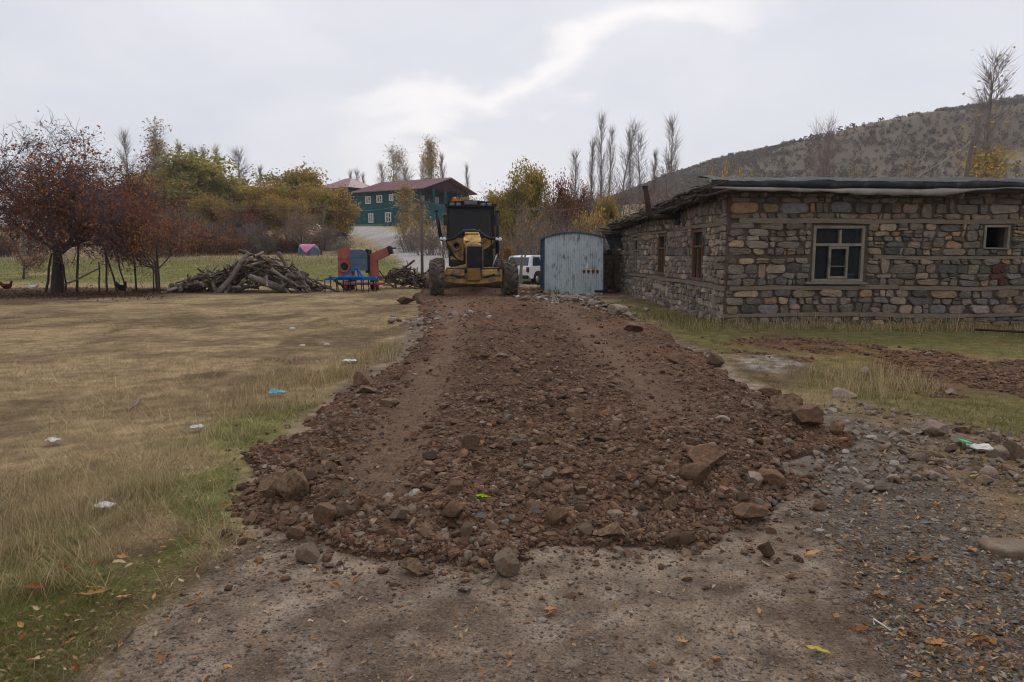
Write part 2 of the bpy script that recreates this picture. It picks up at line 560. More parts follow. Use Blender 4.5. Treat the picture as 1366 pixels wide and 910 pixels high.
LIME = [gpoly([(985, 478), (1040, 470), (1075, 486), (1040, 500), (990, 492)]), gpoly([(1035, 590), (1060, 570), (1090, 585), (1080, 605), (1045, 625)]), gpoly([(955, 640), (985, 634), (990, 655), (960, 660)])]
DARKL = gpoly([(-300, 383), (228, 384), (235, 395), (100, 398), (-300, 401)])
FARROAD = [tuple(march(px, py)[:2]) for px, py in ((488, 305), (500, 311), (518, 318), (540, 327), (562, 337), (585, 349), (602, 360))]


def lerp(a, b, t):
    return a * (1 - t[..., None]) + np.asarray(b) * t[..., None]


def hill_wood(x, y):
    """where scrub covers the hill: all but a tan band on the spur"""
    ys_ = 285 - .18 * (x - 130)
    band = np.exp(-((y - ys_ - 6) / 26) ** 2) * ss(70, 120, x)
    return np.clip(ss(.28, .5, fbm(x * .03, y * .03, 4, 8)) + ss(315, 350, y) - .65 * band, 0, 1)


def gcol(x, y):
    """own colour of the ground, and how green / how bare it is"""
    x = np.asarray(x, float); y = np.asarray(y, float)
    wx = (fbm(x * 1.3, y * 1.3, 4, 31) - .5); wy = (fbm(x * 5, y * 5, 3, 37) - .5)
    wob = wx * .7 + wy * .35
    n1 = fbm(x * .45, y * .3, 4, 40); n2 = fbm(x * 1.7, y * 1.1, 3, 44)
    c = np.zeros(x.shape + (3,)) + np.array((.235, .178, .108))
    n3 = fbm(x * 1.5, y * 1.7, 5, 47); n4 = fbm(x * .35 + 7, y * .45, 3, 48)
    c = lerp(c, (.13, .105, .048), ss(1, 3, x) * (1 - ss(18, 24, y)))
    c = lerp(c, (.085, .06, .04), np.maximum(ss(.45, .60, .55 * n1 + .45 * n2) * .8, ss(.47, .63, n3 * .6 + n4 * .4) * .65) * (1 - ss(26, 34, y)))
    c = lerp(c, (.25, .19, .11), ss(.5, .7, fbm(x * .8, y * .8, 3, 50)) * .5)
    scar = ss(.50, .62, n3 * .6 + n4 * .4) * (1 - ss(26, 34, y))
    green = np.zeros(x.shape); bare = scar * .75
    # far green meadow, then tan bank, hill
    g = ss(35, 41, y + wob * 4) * (1 - ss(58, 70, y + wob * 6)) * (1 - ss(1, 6, x)) * ss(.3, .5, n1 + .12)
    green = np.maximum(green, g * .9); c = lerp(c, (.105, .108, .04), g * .9 * ss(.12, .38, n2 + .1))
    b = ss(62, 75, y); c = lerp(c, (.25, .195, .12), b * .7)
    h = ss(90, 200, y) * ss(25, 60, x); c = lerp(c, (.135, .104, .072), h)
    c = lerp(c, (.095, .077, .058), h * ss(0, .35, hill_wood(x, y)) * .9)
    gl = ss(-.25, .35, sdpoly(GRNL, x, y) + wob) * ss(.36, .56, n2 + .08)
    green = np.maximum(green, gl); c = lerp(c, (.10, .112, .036), gl * .85)
    for P, k in ((GRN1, 1.0), (GRN2, .75), (GRN3, .75)):
        g = ss(-.25, .4, sdpoly(P, x, y) + wob * 1.2) * k
        green = np.maximum(green, g); c = lerp(c, (.105, .098, .042), g * .85 * ss(.2, .5, n2 + .08))
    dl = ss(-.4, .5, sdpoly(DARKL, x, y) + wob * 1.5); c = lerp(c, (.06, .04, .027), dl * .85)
    r = ss(-.25, .3, sdpoly(REDS, x, y) + wob * 1.6) * ss(.30, .55, n2 + .08); c = lerp(c, (.115, .066, .042), r * .85); bare = np.maximum(bare, r * .8)
    r = ss(-.3, .3, sdpoly(RUBBLE, x, y) + wob * 1.2); c = lerp(c, (.16, .115, .075), r * .9); bare = np.maximum(bare, r * .7)
    ro = ss(-.16, .14, sdpoly(ROAD, x, y) + wob * .55)
    rc = lerp(np.zeros(x.shape + (3,)) + np.array((.165, .122, .09)), (.125, .093, .069), ss(.4, .62, fbm(x * 2.2, y * 2.2, 4, 60)))
    rc = lerp(rc, (.205, .16, .12), ss(.50, .68, fbm(x * .9 + 4, y * .7, 3, 66)) * .7)
    rc = lerp(rc, (.085, .062, .048), ss(.56, .66, fbm(x * 6.5, y * 6.5, 3, 68)) * .6); rc = lerp(rc, (.22, .185, .15), ss(.60, .7, fbm(x * 9.5 + 3, y * 8, 3, 69)) * .5)
    c = c * (1 - ro[..., None]) + rc * ro[..., None]; bare = np.maximum(bare, ro); green = green * (1 - ro)
    gr = ss(-.25, .3, sdpoly(GRAVEL, x, y) + wob * .9); c = lerp(c, (.108, .092, .08), gr * .85); bare = np.maximum(bare, gr); green = green * (1 - gr)
    for P in LIME:
        l = ss(-.12, .12, sdpoly(P, x, y) + wob * .35) * ss(.36, .5, fbm(x * 9, y * 9, 2, 71)); c = lerp(c, (.30, .28, .265), l * .5)
    fr = 1 - ss(2.6, 3.4, dline(FARROAD, x, y) + wob * 1.2); c = lerp(c, (.27, .25, .235), fr); bare = np.maximum(bare, fr); green = green * (1 - fr)
    c = c * (.62 + .76 * fbm(x * 7, y * 7, 3, 80))[..., None]
    return c, green, bare


def grid_mesh(xs, ys, zf, name, mats, colf, keep=None):
    X, Y = np.meshgrid(xs, ys); nx, ny = len(xs), len(ys)
    Z = zf(X, Y); c = colf(X, Y).reshape(-1, 3)
    i = np.arange(nx - 1)[None, :] + np.arange(ny - 1)[:, None] * nx
    q = np.stack([i, i + 1, i + nx + 1, i + nx], -1).reshape(-1, 4)
    if keep is not None:
        k = keep(X, Y).ravel(); q = q[k[q].any(1)]
    used = np.unique(q); rm = np.zeros(nx * ny, int); rm[used] = np.arange(len(used))
    mb = MB(); mb.add(np.stack([X, Y, Z], -1).reshape(-1, 3)[used], rm[q], 0, c[used])
    return mb.build(name, mats, None, True)


M = {}
M['ground'] = mat('ground_earth', attr=True, rough=1, var=.42, scale=5, fine=.55, fine_scale=70, bump=.9, bscale=55, bdist=.02, spec=.02, sat=1.09)
M['soil'] = mat('loose_earth', attr=True, rough=.95, var=.3, scale=9, fine=.45, fine_scale=55, bump=1, bscale=42, bdist=.03, spec=.02, sat=1.0)
M['clod'] = mat('earth_clod', attr=True, rough=.92, var=.25, scale=25, fine=.3, fine_scale=120, bump=.7, bscale=90, bdist=.008, spec=.04, sat=.98)
M['grass'] = mat('grass_blade', attr=True, rough=.8, var=0, bump=0, transl=.3, spec=.04, sat=1.08)

seg = lambda a, b, s: np.arange(a, b, s)
gx = np.concatenate([seg(-900, -120, 30), seg(-120, -30, 4), seg(-30, -9, .4), seg(-9, -5, .14), seg(-5, 5, .07), seg(5, 12, .14), seg(12, 30, .6), seg(30, 120, 3), seg(120, 360, 8), seg(360, 1000, 30)])
gy = np.concatenate([seg(-40, 0, 4), seg(0, 2, .25), seg(2, 7, .06), seg(7, 14, .11), seg(14, 36, .25), seg(36, 90, .8), seg(90, 180, 3), seg(180, 480, 7), seg(480, 1500, 40)])
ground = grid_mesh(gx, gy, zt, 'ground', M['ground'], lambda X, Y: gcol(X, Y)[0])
tag(ground, kind='structure')


def soilcol(X, Y):
    n = fbm(X * 3.1, Y * 3.1, 4, 90); m = fbm(X * .7, Y * .5, 3, 95)
    c = np.zeros(X.shape + (3,)) + np.array((.100, .060, .039))
    c = lerp(c, (.075, .044, .029), ss(.45, .62, n)); c = lerp(c, (.15, .083, .05), ss(.52, .68, m) * .55)
    h, d, t = soil_h(X, Y)
    c = lerp(c, (.150, .100, .068), t * .75)
    return c


sx = seg(-5.2, 5.4, .05); sy = np.concatenate([seg(3.3, 9, .045), seg(9, 16, .08), seg(16, 31, .14)])
soil = grid_mesh(sx, sy, lambda X, Y: zt(X, Y) + soil_h(X, Y)[0], 'soil_spread', M['soil'], soilcol, keep=lambda X, Y: soil_h(X, Y)[1] > -.05)
tag(soil, kind='structure')

# ---------------- countless small lumps of the spread earth
PAL = np.array([(.112, .064, .040), (.086, .049, .032), (.135, .078, .048), (.15, .095, .062), (.155, .112, .078), (.165, .132, .10), (.105, .09, .077), (.155, .08, .04), (.22, .18, .14)])
PW = np.array([.27, .24, .18, .13, .08, .03, .012, .03, .012])


def pick(n, rs, k=.97):
    c = PAL[rs.choice(len(PAL), n, p=PW / PW.sum())]
    return c * rs.uniform(.75, 1.25, (n, 1)) * k


def soil_points(n, rs, pxr=(300, 1140), pyr=(385, 748)):
    px = rs.uniform(*pxr, n); py = rs.uniform(*pyr, n)
    x, y = on_ground(px, py, .12)
    h, d, t = soil_h(x, y)
    k = (h > 0.0) & (rs.rand(n) < (1 - .93 * t))
    return x[k], y[k], h[k], d[k], t[k]


rs = np.random.RandomState(101)
mb = MB()
x, y, h, d, t = soil_points(100000, rs)
size = np.clip(.0076 * np.exp(rs.normal(0, .62, len(x))) * (1 + y * .05), .004, .055)
z = zt(x, y) + h + size * .08
big = size * F / np.maximum(y, 3) > 5.5
P_ = np.stack([x, y, z], 1); C_ = pick(len(x), rs)
bulk_rocks(mb, P_[big], size[big], C_[big], 1, 1)
bulk_rocks(mb, P_[~big], size[~big], C_[~big], 0, 2, planes=2)
# a fringe thrown just past the edge of the spread
n = 9000
px = rs.uniform(300, 1180, n); py = rs.uniform(400, 800, n); x, y = on_ground(px, py, .0)
h, d, t = soil_h(x, y); k = (d < .02) & (rs.rand(n) < np.exp(np.minimum(d, 0) / .22)); x, y = x[k], y[k]
size = np.clip(.009 * np.exp(rs.normal(0, .55, len(x))) * (1 + y * .05), .006, .05)
bulk_rocks(mb, np.stack([x, y, zt(x, y) + size * .25], 1), size, pick(len(x), rs), 0, 3, planes=2)
o = mb.build('soil_clods', M['clod']); tag(o, 'reddish brown clods and crumbs of the spread earth', 'soil', kind='stuff')

# ---------------- fine gravel and grit on road and right verge
mb = MB(); n = 85000
px = rs.uniform(-150, 1500, n); py = 640 + 420 * rs.rand(n) ** .8
x, y = on_ground(px, py, 0.0)
sg = sdpoly(GRAVEL, x, y); sr = sdpoly(ROAD, x, y); sb = sdpoly(RUBBLE, x, y)
h, d, t = soil_h(x, y)
pr = np.where(sg > -.15, .95, np.where(sb > -.1, .6, np.where(sr > 0, .32, 0.0)))
k = (rs.rand(n) < pr) & (d < -.02) & (y > 1.5); x, y, sg = x[k], y[k], sg[k]
size = np.clip(.0052 * np.exp(rs.normal(0, .5, len(x))) * (1 + y * .05), .003, .03) * np.where(sg > -.1, 1.15, .75)
GP = np.array([(.105, .098, .094), (.135, .125, .118), (.075, .068, .064), (.18, .165, .15), (.14, .10, .072), (.11, .08, .06)])
c = GP[rs.choice(6, len(x))] * rs.uniform(.7, 1.25, (len(x), 1)); c = c * np.array((1.04, .98, .9)); c[sg < -.1] = c[sg < -.1] * .6 + np.array((.13, .095, .07)) * .4
bulk_rocks(mb, np.stack([x, y, zt(x, y) + size * .15], 1), size, c, 1, 5, flat=.55, planes=3)
# rubble further up the verge
n = 5000; px = rs.uniform(1090, 1500, n); py = rs.uniform(535, 660, n); x, y = on_ground(px, py, 0)
k = (sdpoly(RUBBLE, x, y) > -.2) | (sdpoly(GRAVEL, x, y) > 0); k &= rs.rand(n) < .35; x, y = x[k], y[k]
size = np.clip(.014 * np.exp(rs.normal(0, .6, len(x))) * (1 + y * .03), .006, .06)
c = np.array([(.18, .14, .11), (.14, .105, .08), (.21, .175, .145), (.13, .088, .062)])[rs.choice(4, len(x))] * rs.uniform(.7, 1.2, (len(x), 1))
bulk_rocks(mb, np.stack([x, y, zt(x, y) + size * .2], 1), size, c, 1, 6, planes=4)
n = 9000; px = rs.uniform(960, 1500, n); py = rs.uniform(445, 530, n); x, y = on_ground(px, py, 0)
k = (sdpoly(REDS, x, y) > -.2) & (fbm(x * 1.7, y * 1.1, 3, 44) > .4); x, y = x[k], y[k]; size = np.clip(.022 * np.exp(rs.normal(0, .5, len(x))), .01, .08)
red = MB(); bulk_rocks(red, np.stack([x, y, zt(x, y) + size * .15], 1), size, np.array([(.12, .066, .042), (.095, .055, .037), (.14, .085, .055)])[rs.choice(3, len(x))] * rs.uniform(.75, 1.2, (len(x), 1)), 0, 8, planes=3)
tag(red.build('red_clods', M['clod']), 'reddish clods on the bare soil in front of the stone house', 'soil', kind='stuff')
o = mb.build('gravel', M['clod']); tag(o, 'dark grey gravel and grit along the verge', 'gravel', kind='stuff')
# pale rubble by the shed
mb = MB(); n = 900
px = np.concatenate([rs.normal(770, 34, n), rs.normal(585, 30, 90)]); py = np.concatenate([400 + (px[:n] - 745) * .18 + rs.normal(0, 6, n), 428 + rs.normal(0, 5, 90)])
x, y = on_ground(px, py, .05); size = np.clip(.05 * np.exp(rs.normal(0, .5, len(x))), .02, .15)
c = np.array([(.22, .18, .15), (.17, .13, .1), (.26, .23, .2), (.14, .085, .06)])[rs.choice(4, len(x))] * rs.uniform(.75, 1.2, (len(x), 1))
bulk_rocks(mb, np.stack([x, y, surf(x, y) + size * .25], 1), size, c, 1, 7, planes=5)
o = mb.build('rubble', M['clod']); tag(o, 'pale broken rubble strewn beside the loose earth and shed', 'rubble', kind='stuff')


# ================================================================== GRASS
def blades(mb, P, H, W, lean, C, rs, flatk=0.0):
    n = len(P); az = rs.uniform(0, 2 * PI, n); f2 = rs.uniform(0, PI, n)
    d = np.stack([np.cos(az), np.sin(az), np.zeros(n)], 1); s = np.stack([np.cos(f2), np.sin(f2), np.zeros(n)], 1) * W[:, None] * .5
    z = np.array((0, 0, 1.))
    l1 = np.minimum(lean[:, None] * .60, .97); l2 = lean[:, None]
    m = P + H[:, None] * .55 * (z * np.sqrt(np.maximum(1 - (l1) ** 2, .02)) + d * l1)
    t = m + H[:, None] * .45 * (z * np.sqrt(np.maximum(1 - np.minimum(l2, .995) ** 2, .004)) * np.where(l2 > 1, -.9, 1) + d * np.minimum(l2, 1))
    V = np.stack([P - s, P + s, m + s * .75, m - s * .75, t], 1).reshape(-1, 3)
    b = np.arange(n) * 5
    mb.add(V, [np.stack([b, b + 1, b + 2, b + 3], 1), np.stack([b + 3, b + 2, b + 4], 1)], 0, np.repeat(C, 5, 0))


def scatter(n, pxr, pyr, rs, power=1.0):
    px = rs.uniform(*pxr, n); py = pyr[0] + (pyr[1] - pyr[0]) * rs.rand(n) ** power
    return on_ground(px, py, 0.0)


STRAW = np.array([(.39, .31, .185), (.31, .24, .14), (.45, .37, .23), (.22, .165, .10), (.34, .25, .135)])
GREEN = np.array([(.10, .12, .03), (.075, .095, .026), (.135, .14, .04), (.17, .15, .055)])
DB_ = gpoly([(300, 520), (380, 480), (470, 470), (535, 455), (500, 495), (430, 535), (330, 560)])
DC_ = gpoly([(-250, 640), (60, 640), (190, 590), (260, 620), (120, 720), (0, 770), (-250, 850)])
DD_ = gpoly([(1090, 490), (1170, 500), (1230, 520), (1200, 540), (1110, 515)])
rs = np.random.RandomState(202)
dry = MB(); grn = MB()


def sow(n, pxr, pyr, power, hs, ws, dens=1.0):
    x, y = scatter(n, pxr, pyr, rs, power)
    h, d, t = soil_h(x, y); c, g, b = gcol(x, y)
    keep = (d < -.10) & (rs.rand(n) > b * 1.03) & (y > 1.2)
    tall = np.zeros(n)
    for P in (DB_, DC_, DD_):
        tall = np.maximum(tall, ss(-.35, .3, sdpoly(P, x, y)))
    n1 = fbm(x * 1.7, y * 1.1, 3, 44); patch = fbm(x * 2.5, y * 2.0, 3, 123)
    keep &= rs.rand(n) < np.clip(.55 + .8 * (patch - .4) + tall * .5 + g * .5, .12, 1) * dens
    x, y, g, tall, patch, c = x[keep], y[keep], g[keep], tall[keep], patch[keep], c[keep]
    n = len(x); isg = rs.rand(n) < g * .78 * (1 - .5 * tall)
    P = np.stack([x, y, zt(x, y) - .004], 1)
    H = hs * np.exp(rs.normal(0, .4, n)) * (1 + tall * .45 * rs.rand(n)); W = np.maximum(ws * rs.uniform(.6, 1.3, n), y * .00055)
    ln = np.clip(rs.uniform(.92, 1.32, n) - tall * .12, .05, 1.3)
    far = ss(12, 26, y)[:, None]
    cs = STRAW[rs.choice(5, n)] * rs.uniform(.65, 1.15, (n, 1)); mixk = (.30 + .35 * rs.rand(n))[:, None] + .4 * tall[:, None]; cs = cs * mixk + c * 1.15 * (1 - mixk)
    cs = cs * (1 - far * .5) + c * 1.15 * far * .5
    cg = GREEN[rs.choice(4, n)] * rs.uniform(.7, 1.25, (n, 1))
    dk = ((.55 + 1.15 * (patch - .25)) * (.7 + .6 * fbm(x * 6, y * 6, 2, 133)))[:, None].clip(.38, 1.35)
    k = ~isg
    blades(dry, P[k], H[k], W[k], ln[k], (cs * dk)[k], rs)
    blades(grn, P[isg], H[isg] * .75, W[isg] * .9, ln[isg] * .85, cg[isg], rs)


sow(150000, (-250, 560), (540, 1000), .9, .048, .0024)
sow(80000, (-250, 620), (430, 560), .8, .036, .0034)
sow(42000, (-250, 640), (386, 440), .7, .034, .006)
# the far meadow
n = 24000; x = rs.uniform(-62, 2, n); y = rs.uniform(31, 70, n); c_, g_, b_ = gcol(x, y); k = (rs.rand(n) > b_) & (soil_h(x, y)[1] < -.1); x, y, c_, g_ = x[k], y[k], c_[k], g_[k]; n = len(x)
q_ = fbm(x * .5, y * .3, 4, 141)[:, None]
blades(grn, np.stack([x, y, zt(x, y) - .01], 1), rs.uniform(.05, .13, n), rs.uniform(.025, .05, n), rs.uniform(.6, 1.1, n), c_ * (.5 + 1.0 * q_) * rs.uniform(.75, 1.25, (n, 1)), rs)
sow(40000, (800, 1640), (425, 620), 1.0, .065, .006)
sow(12000, (1080, 1640), (600, 900), 1.0, .05, .003, .5)
# long straws lying over the near grass and tall tufts
n = 9000
x, y = scatter(n, (-150, 480), (480, 800), rs); d = soil_h(x, y)[1]; b = gcol(x, y)[2]; k = (d < -.1) & (b < .5); x, y = x[k], y[k]; n = len(x)
blades(dry, np.stack([x, y, zt(x, y)], 1), rs.uniform(.08, .28, n), np.maximum(.0021, y * .0005) * np.ones(n), rs.uniform(.75, 1.3, n), STRAW[rs.choice(5, n)] * rs.uniform(.85, 1.35, (n, 1)), rs)


def tuft(px, py, n, hgt, rad, green=0.0, z=None):
    x0, y0 = on_ground(px, py, 0.0)
    r = rad * np.sqrt(rs.rand(n)); a = rs.uniform(0, 2 * PI, n); x = x0 + r * np.cos(a); y = y0 + r * np.sin(a)
    P = np.stack([x, y, zt(x, y)], 1); g = rs.rand(n) < green
    H = hgt * rs.uniform(.5, 1.15, n); W = np.maximum(.003, y * .00055); ln = rs.uniform(.05, .85, n)
    blades(dry, P[~g], H[~g], W[~g], ln[~g], STRAW[rs.choice(5, (~g).sum())] * rs.uniform(.75, 1.2, ((~g).sum(), 1)), rs)
    blades(grn, P[g], H[g], W[g], ln[g], GREEN[rs.choice(4, g.sum())], rs)


for px, py, n, hh, rr in ((20, 740, 260, .30, .22), (60, 700, 200, .26, .2), (130, 745, 120, .2, .15), (200, 655, 170, .24, .2), (178, 660, 160, .25, .16), (150, 690, 120, .2, .2), (40, 790, 140, .2, .2),
                          (500, 480, 260, .28, .35), (515, 470, 200, .3, .3), (440, 505, 240, .24, .4), (400, 510, 260, .22, .45), (350, 520, 220, .2, .4), (330, 545, 180, .18, .3), (465, 498, 200, .24, .3),
                          (300, 590, 100, .2, .25), (240, 610, 90, .2, .2), (380, 545, 140, .18, .3), (80, 640, 100, .2, .2), (10, 660, 120, .22, .25)):
    tuft(px, py, n, hh * (.68 if py > 600 else .9), rr, .12)
for i in range(46):
    px = 930 + i * 14 + rs.uniform(-6, 6); tuft(px, 435 + (i / 46) * 12 + rs.uniform(-3, 3), int(rs.uniform(25, 75)), rs.uniform(.18, .42), .35, .3)
for i in range(26):
    tuft(rs.uniform(1085, 1230), rs.uniform(492, 530), 60, rs.uniform(.14, .3), .35, .15)
for i in range(16):
    tuft(rs.uniform(815, 960), rs.uniform(405, 440), 60, rs.uniform(.15, .32), .4, .7)
for px, py in ((722, 388), (728, 392), (735, 394)):
    tuft(px, py, 90, .3, .35, .55)
o = dry.build('dry_grass', M['grass']); tag(o, 'dry straw coloured grass over the field and verges', 'grass', kind='stuff')
o = grn.build('green_grass', M['grass']); tag(o, 'short green grass along the track and house', 'grass', kind='stuff')
# ================================================================== STONE HOUSE
M['stone'] = mat('rubble_stone', attr=True, rough=.9, var=.28, scale=9, fine=.25, fine_scale=70, bump=.9, bscale=26, bdist=.03, spec=.04, sat=.95)
M['mortar'] = mat('mud_mortar', (.085, .068, .053), var=.35, scale=7, bump=.6, bscale=30)
M['mortar_side'] = mat('pale_mud_mortar', (.11, .092, .073), var=.35, scale=7, bump=.6, bscale=30)
M['beam'] = mat('weathered_timber', (.165, .14, .112), var=.3, scale=4, stretch=(1, 1, 9), fine=.3, fine_scale=30, bump=.5)
M['frame'] = mat('old_window_frame', (.19, .17, .14), var=.3, scale=5, fine=.3, fine_scale=60, dirt=(.09, .075, .06), dirt_amt=.3, bump=.2)
M['frame_red'] = mat('brown_window_frame', (.115, .075, .052), var=.3, scale=5, fine=.3, fine_scale=60, bump=.2)
M['glass'] = mat('dusty_glass', (.03, .035, .038), rough=.12, var=.3, scale=3, bump=0, spec=.08, alpha=.35)
M['inside'] = mat('dark_room', (.05, .042, .036), var=.3, bump=0)
M['plastic_black'] = mat('black_plastic_sheet', (.022, .024, .027), rough=.8, spec=.12, var=.4, scale=3, bump=.5, bscale=5, bdist=.05, dirt=(.09, .085, .08), dirt_amt=.35, dirt_scale=2)
M['plastic_pale'] = mat('grey_plastic_sheet', (.215, .20, .18), rough=.8, var=.25, scale=2, bump=.4, bscale=6, bdist=.04, dirt=(.12, .11, .10), dirt_amt=.4, dirt_scale=1.5)
M['brush'] = mat('dead_brushwood', (.055, .043, .035), attr=False, var=.5, scale=3, bump=.3)
M['roof_earth'] = mat('roof_earth', (.075, .06, .045), var=.4, scale=3, bump=.8, bscale=8, bdist=.05)
M['iron'] = mat('sooty_iron', (.03, .024, .021), rough=.7, var=.4, scale=6, bump=.3, dirt=(.09, .04, .02), dirt_amt=.3)
M['blue_pot'] = mat('blue_plastic', (.16, .30, .42), rough=.4, var=.1, bump=0)
M['leafgreen'] = mat('house_plant_leaf', (.05, .08, .03), var=.3, bump=0)
M['block'] = mat('mud_block', attr=True, rough=.95, var=.25, scale=8, fine=.25, bump=.5, bscale=30)

hx, hy = (float(v) for v in on_ground(965, 433, 0.0))
HYAW = .027
HZ = -.05
house = thing('stone_house', 'low rubble stone house with timber bands and plastic sheeting under its flat earth roof', 'house', (hx, hy, HZ), HYAW)
HL, HD = 10.2, 13.1
FW = [(1.93, 3.09, 1.0, 2.24), (5.77, 6.36, 1.72, 2.26)]
SW = [(1.70, 2.62, .95, 2.22), (5.58, 6.46, .98, 2.2), (9.6, 10.45, 1.0, 2.15)]
SPAL_F = np.array([(.135, .118, .10), (.10, .092, .084), (.165, .14, .11), (.205, .16, .11), (.24, .175, .10), (.28, .165, .085), (.18, .155, .13), (.068, .064, .062), (.17, .12, .095), (.12, .12, .125)])
SPW_F = np.array([.22, .18, .17, .12, .06, .03, .12, .06, .05, .04])
SPAL_S = np.array([(.19, .162, .135), (.15, .135, .12), (.23, .195, .155), (.26, .205, .15), (.30, .25, .20), (.115, .105, .096), (.22, .165, .13)])
SPW_S = np.array([.22, .2, .2, .14, .12, .08, .06])


def clip(poly, n, c):
    """part of a convex outline where p.n <= c"""
    out = []; m = len(poly)
    for k in range(m):
        p, q = poly[k], poly[(k + 1) % m]; a = p[0] * n[0] + p[1] * n[1] - c; b = q[0] * n[0] + q[1] * n[1] - c
        if a <= 0: out.append(p)
        if a * b < 0:
            t = a / (a - b); out.append((p[0] + (q[0] - p[0]) * t, p[1] + (q[1] - p[1]) * t))
    return out


def put_stone(mb, poly, rs, col, put, depth, warp):
    P = np.array(poly); ctr = P.mean(0)
    ext = P.max(0) - P.min(0); lim = min(ext)
    if lim < .03: return
    # knock the corners off, roughen the outline, pull in for the joint
    Q = P + rs.normal(0, .006, P.shape)
    n0 = len(Q); half = n0 // 2
    for c_ in (0, half - 1, half, n0 - 1):
        Q[c_] += (ctr - Q[c_]) * rs.uniform(.03, .22)
    Q = np.concatenate([np.stack([Q * .72 + np.roll(Q, -1, 0) * .28, Q * .28 + np.roll(Q, -1, 0) * .72], 1).reshape(-1, 2)]); n = len(Q)
    gap = rs.uniform(.002, .009)
    rel = Q - ctr; r = np.linalg.norm(rel, axis=1)[:, None]; Q = ctr + rel * (1 - gap / np.maximum(r, .02))
    d = depth * rs.uniform(.55, 1.3); tl = rs.uniform(-.22, .22, 2)
    V = []
    for kk, dd in ((1.0, -.05), (.985, d * .55), (.90, d * .92), (.55, d)):
        a = ctr + (Q - ctr) * kk
        dv = np.full(n, dd) + ((a - ctr) @ tl + rs.normal(0, .005, n) if dd > 0 else 0)
        V.append(np.concatenate([a, dv[:, None]], 1))
    V.append(np.array([[ctr[0], ctr[1], d * rs.uniform(.9, 1.15)]]))
    V = np.concatenate(V); V[:, 1] += warp(V[:, 0], V[:, 1])
    i = np.arange(n); jn = (i + 1) % n
    fs = [np.stack([q * n + i, q * n + jn, (q + 1) * n + jn, (q + 1) * n + i], 1) for q in range(3)]
    fs.append(np.stack([3 * n + i, 3 * n + jn, np.full(n, 4 * n)], 1))
    mb.add(put(V), fs, 0, col)


def stone_field(mb, U0, U1, bands, holes, rs, pal, pw, put, warp, wid, depth=.05, tint=None):
    """rough courses of rubble between the timber bands: wavy beds, leaning joints, stones of mixed size, some two courses tall"""
    for bi, (b0, b1, hh) in enumerate(bands):
        k = max(1, int(round((b1 - b0) / hh)))
        cuts = np.linspace(b0, b1, k + 1); cuts[1:-1] += rs.uniform(-.25, .25, k - 1) * (b1 - b0) / k
        amp = [0.0] + [.028] * (k - 1) + [0.0]
        bed = lambda r, u: cuts[r] + amp[r] * 2 * (float(vn(u * 3.4, r * 7.3 + bi * 13.7 + U1, 3)) - .5) + amp[r] * 1.1 * (float(vn(u * 8.5, r * 3.1 + bi * 5.7, 6)) - .5)
        taken = []
        for r in range(k):
            h = cuts[r + 1] - cuts[r]; u = U0; cells = []
            if wid > .22 and r % 2 == (bi % 2):
                cells.append((u, u + rs.uniform(.32, .5))); u = cells[-1][1]
            while u < U1 - .03:
                wd = float(np.clip(wid * np.exp(rs.normal(0, .5)), .09, .62)) * (.7 + .3 * h / .15)
                e = min(u + wd, U1); e = U1 if U1 - e < .08 else e
                cells.append((u, e)); u = e
            ncell = []
            for (p, q) in cells:                                         # leave room for tall stones and openings
                parts = [(p, q)]
                for (a, b) in [t[:2] for t in taken if t[2] == r] + [(a, b) for a, b, c, d in holes if c - .03 < (cuts[r] + cuts[r + 1]) / 2 < d + .03]:
                    nxt = []
                    for (x0, x1) in parts:
                        if x1 <= a or x0 >= b: nxt.append((x0, x1))
                        else:
                            if x0 < a - .03: nxt.append((x0, a))
                            if x1 > b + .03: nxt.append((b, x1))
                    parts = nxt
                ncell += parts
            lean = {}
            for (p, q) in ncell:
                for v in (p, q):
                    if v not in lean: lean[v] = (rs.uniform(-.03, .03), rs.uniform(-.03, .03)) if U0 + .01 < v < U1 - .01 else (0, 0)
                top = r + 1
                if r + 2 <= k and .12 < q - p < .36 and rs.rand() < .06 and not any(a - .04 < (p + q) / 2 < b + .04 and not (cuts[r + 2] < c or cuts[r] > d) for a, b, c, d in holes):
                    top = r + 2; taken.append((p, q, r + 1))
                lo = lambda x: bed(r, x); hi = lambda x: bed(top, x)
                (pb, pt), (qb, qt) = lean[p], lean[q]
                xs = np.linspace(0, 1, 4)
                P = [(p + pb + (q + qb - p - pb) * t, 0) for t in xs]; P = [(x, lo(x)) for x, _ in P]
                T = [(p + pt + (q + qt - p - pt) * t, 0) for t in xs[::-1]]; T = [(x, hi(x)) for x, _ in T]
                rows = [P + T]
                if top == r + 1 and h > .115 and q - p < .3 and rs.rand() < .3:
                    f = rs.uniform(.38, .62); Mid = [(a[0] + (b[0] - a[0]) * f, a[1] + (b[1] - a[1]) * (f + rs.uniform(-.05, .05))) for a, b in zip(P, T[::-1])]
                    rows = [P + Mid[::-1], Mid + T]
                for poly in rows:
                    cc = np.mean(poly, 0); col = pal[rs.choice(len(pal), p=pw / pw.sum())] * rs.uniform(.7, 1.6) * np.array((1.08, 1.03, .96))
                    col = col * .72 + np.array((.135, .117, .098)) * .28
                    if tint is not None: col = tint(cc[0], cc[1], col)
                    put_stone(mb, poly, rs, col, put, depth, warp)


rs = np.random.RandomState(31)
warpF = lambda u, w: .035 * (vn(u * 1.3, w * 1.2, 5) - .5) + .05 * (vn(u * .45, w * .3, 8) - .5)
bandsF = [(-.25, .205, .11), (.285, .82, .19), (.91, 1.505, .155), (1.575, 2.285, .145), (2.365, 3.0, .165)]


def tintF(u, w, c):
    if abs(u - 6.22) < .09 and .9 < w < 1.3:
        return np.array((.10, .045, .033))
    return c * (.82 if w > 2.6 else 1)


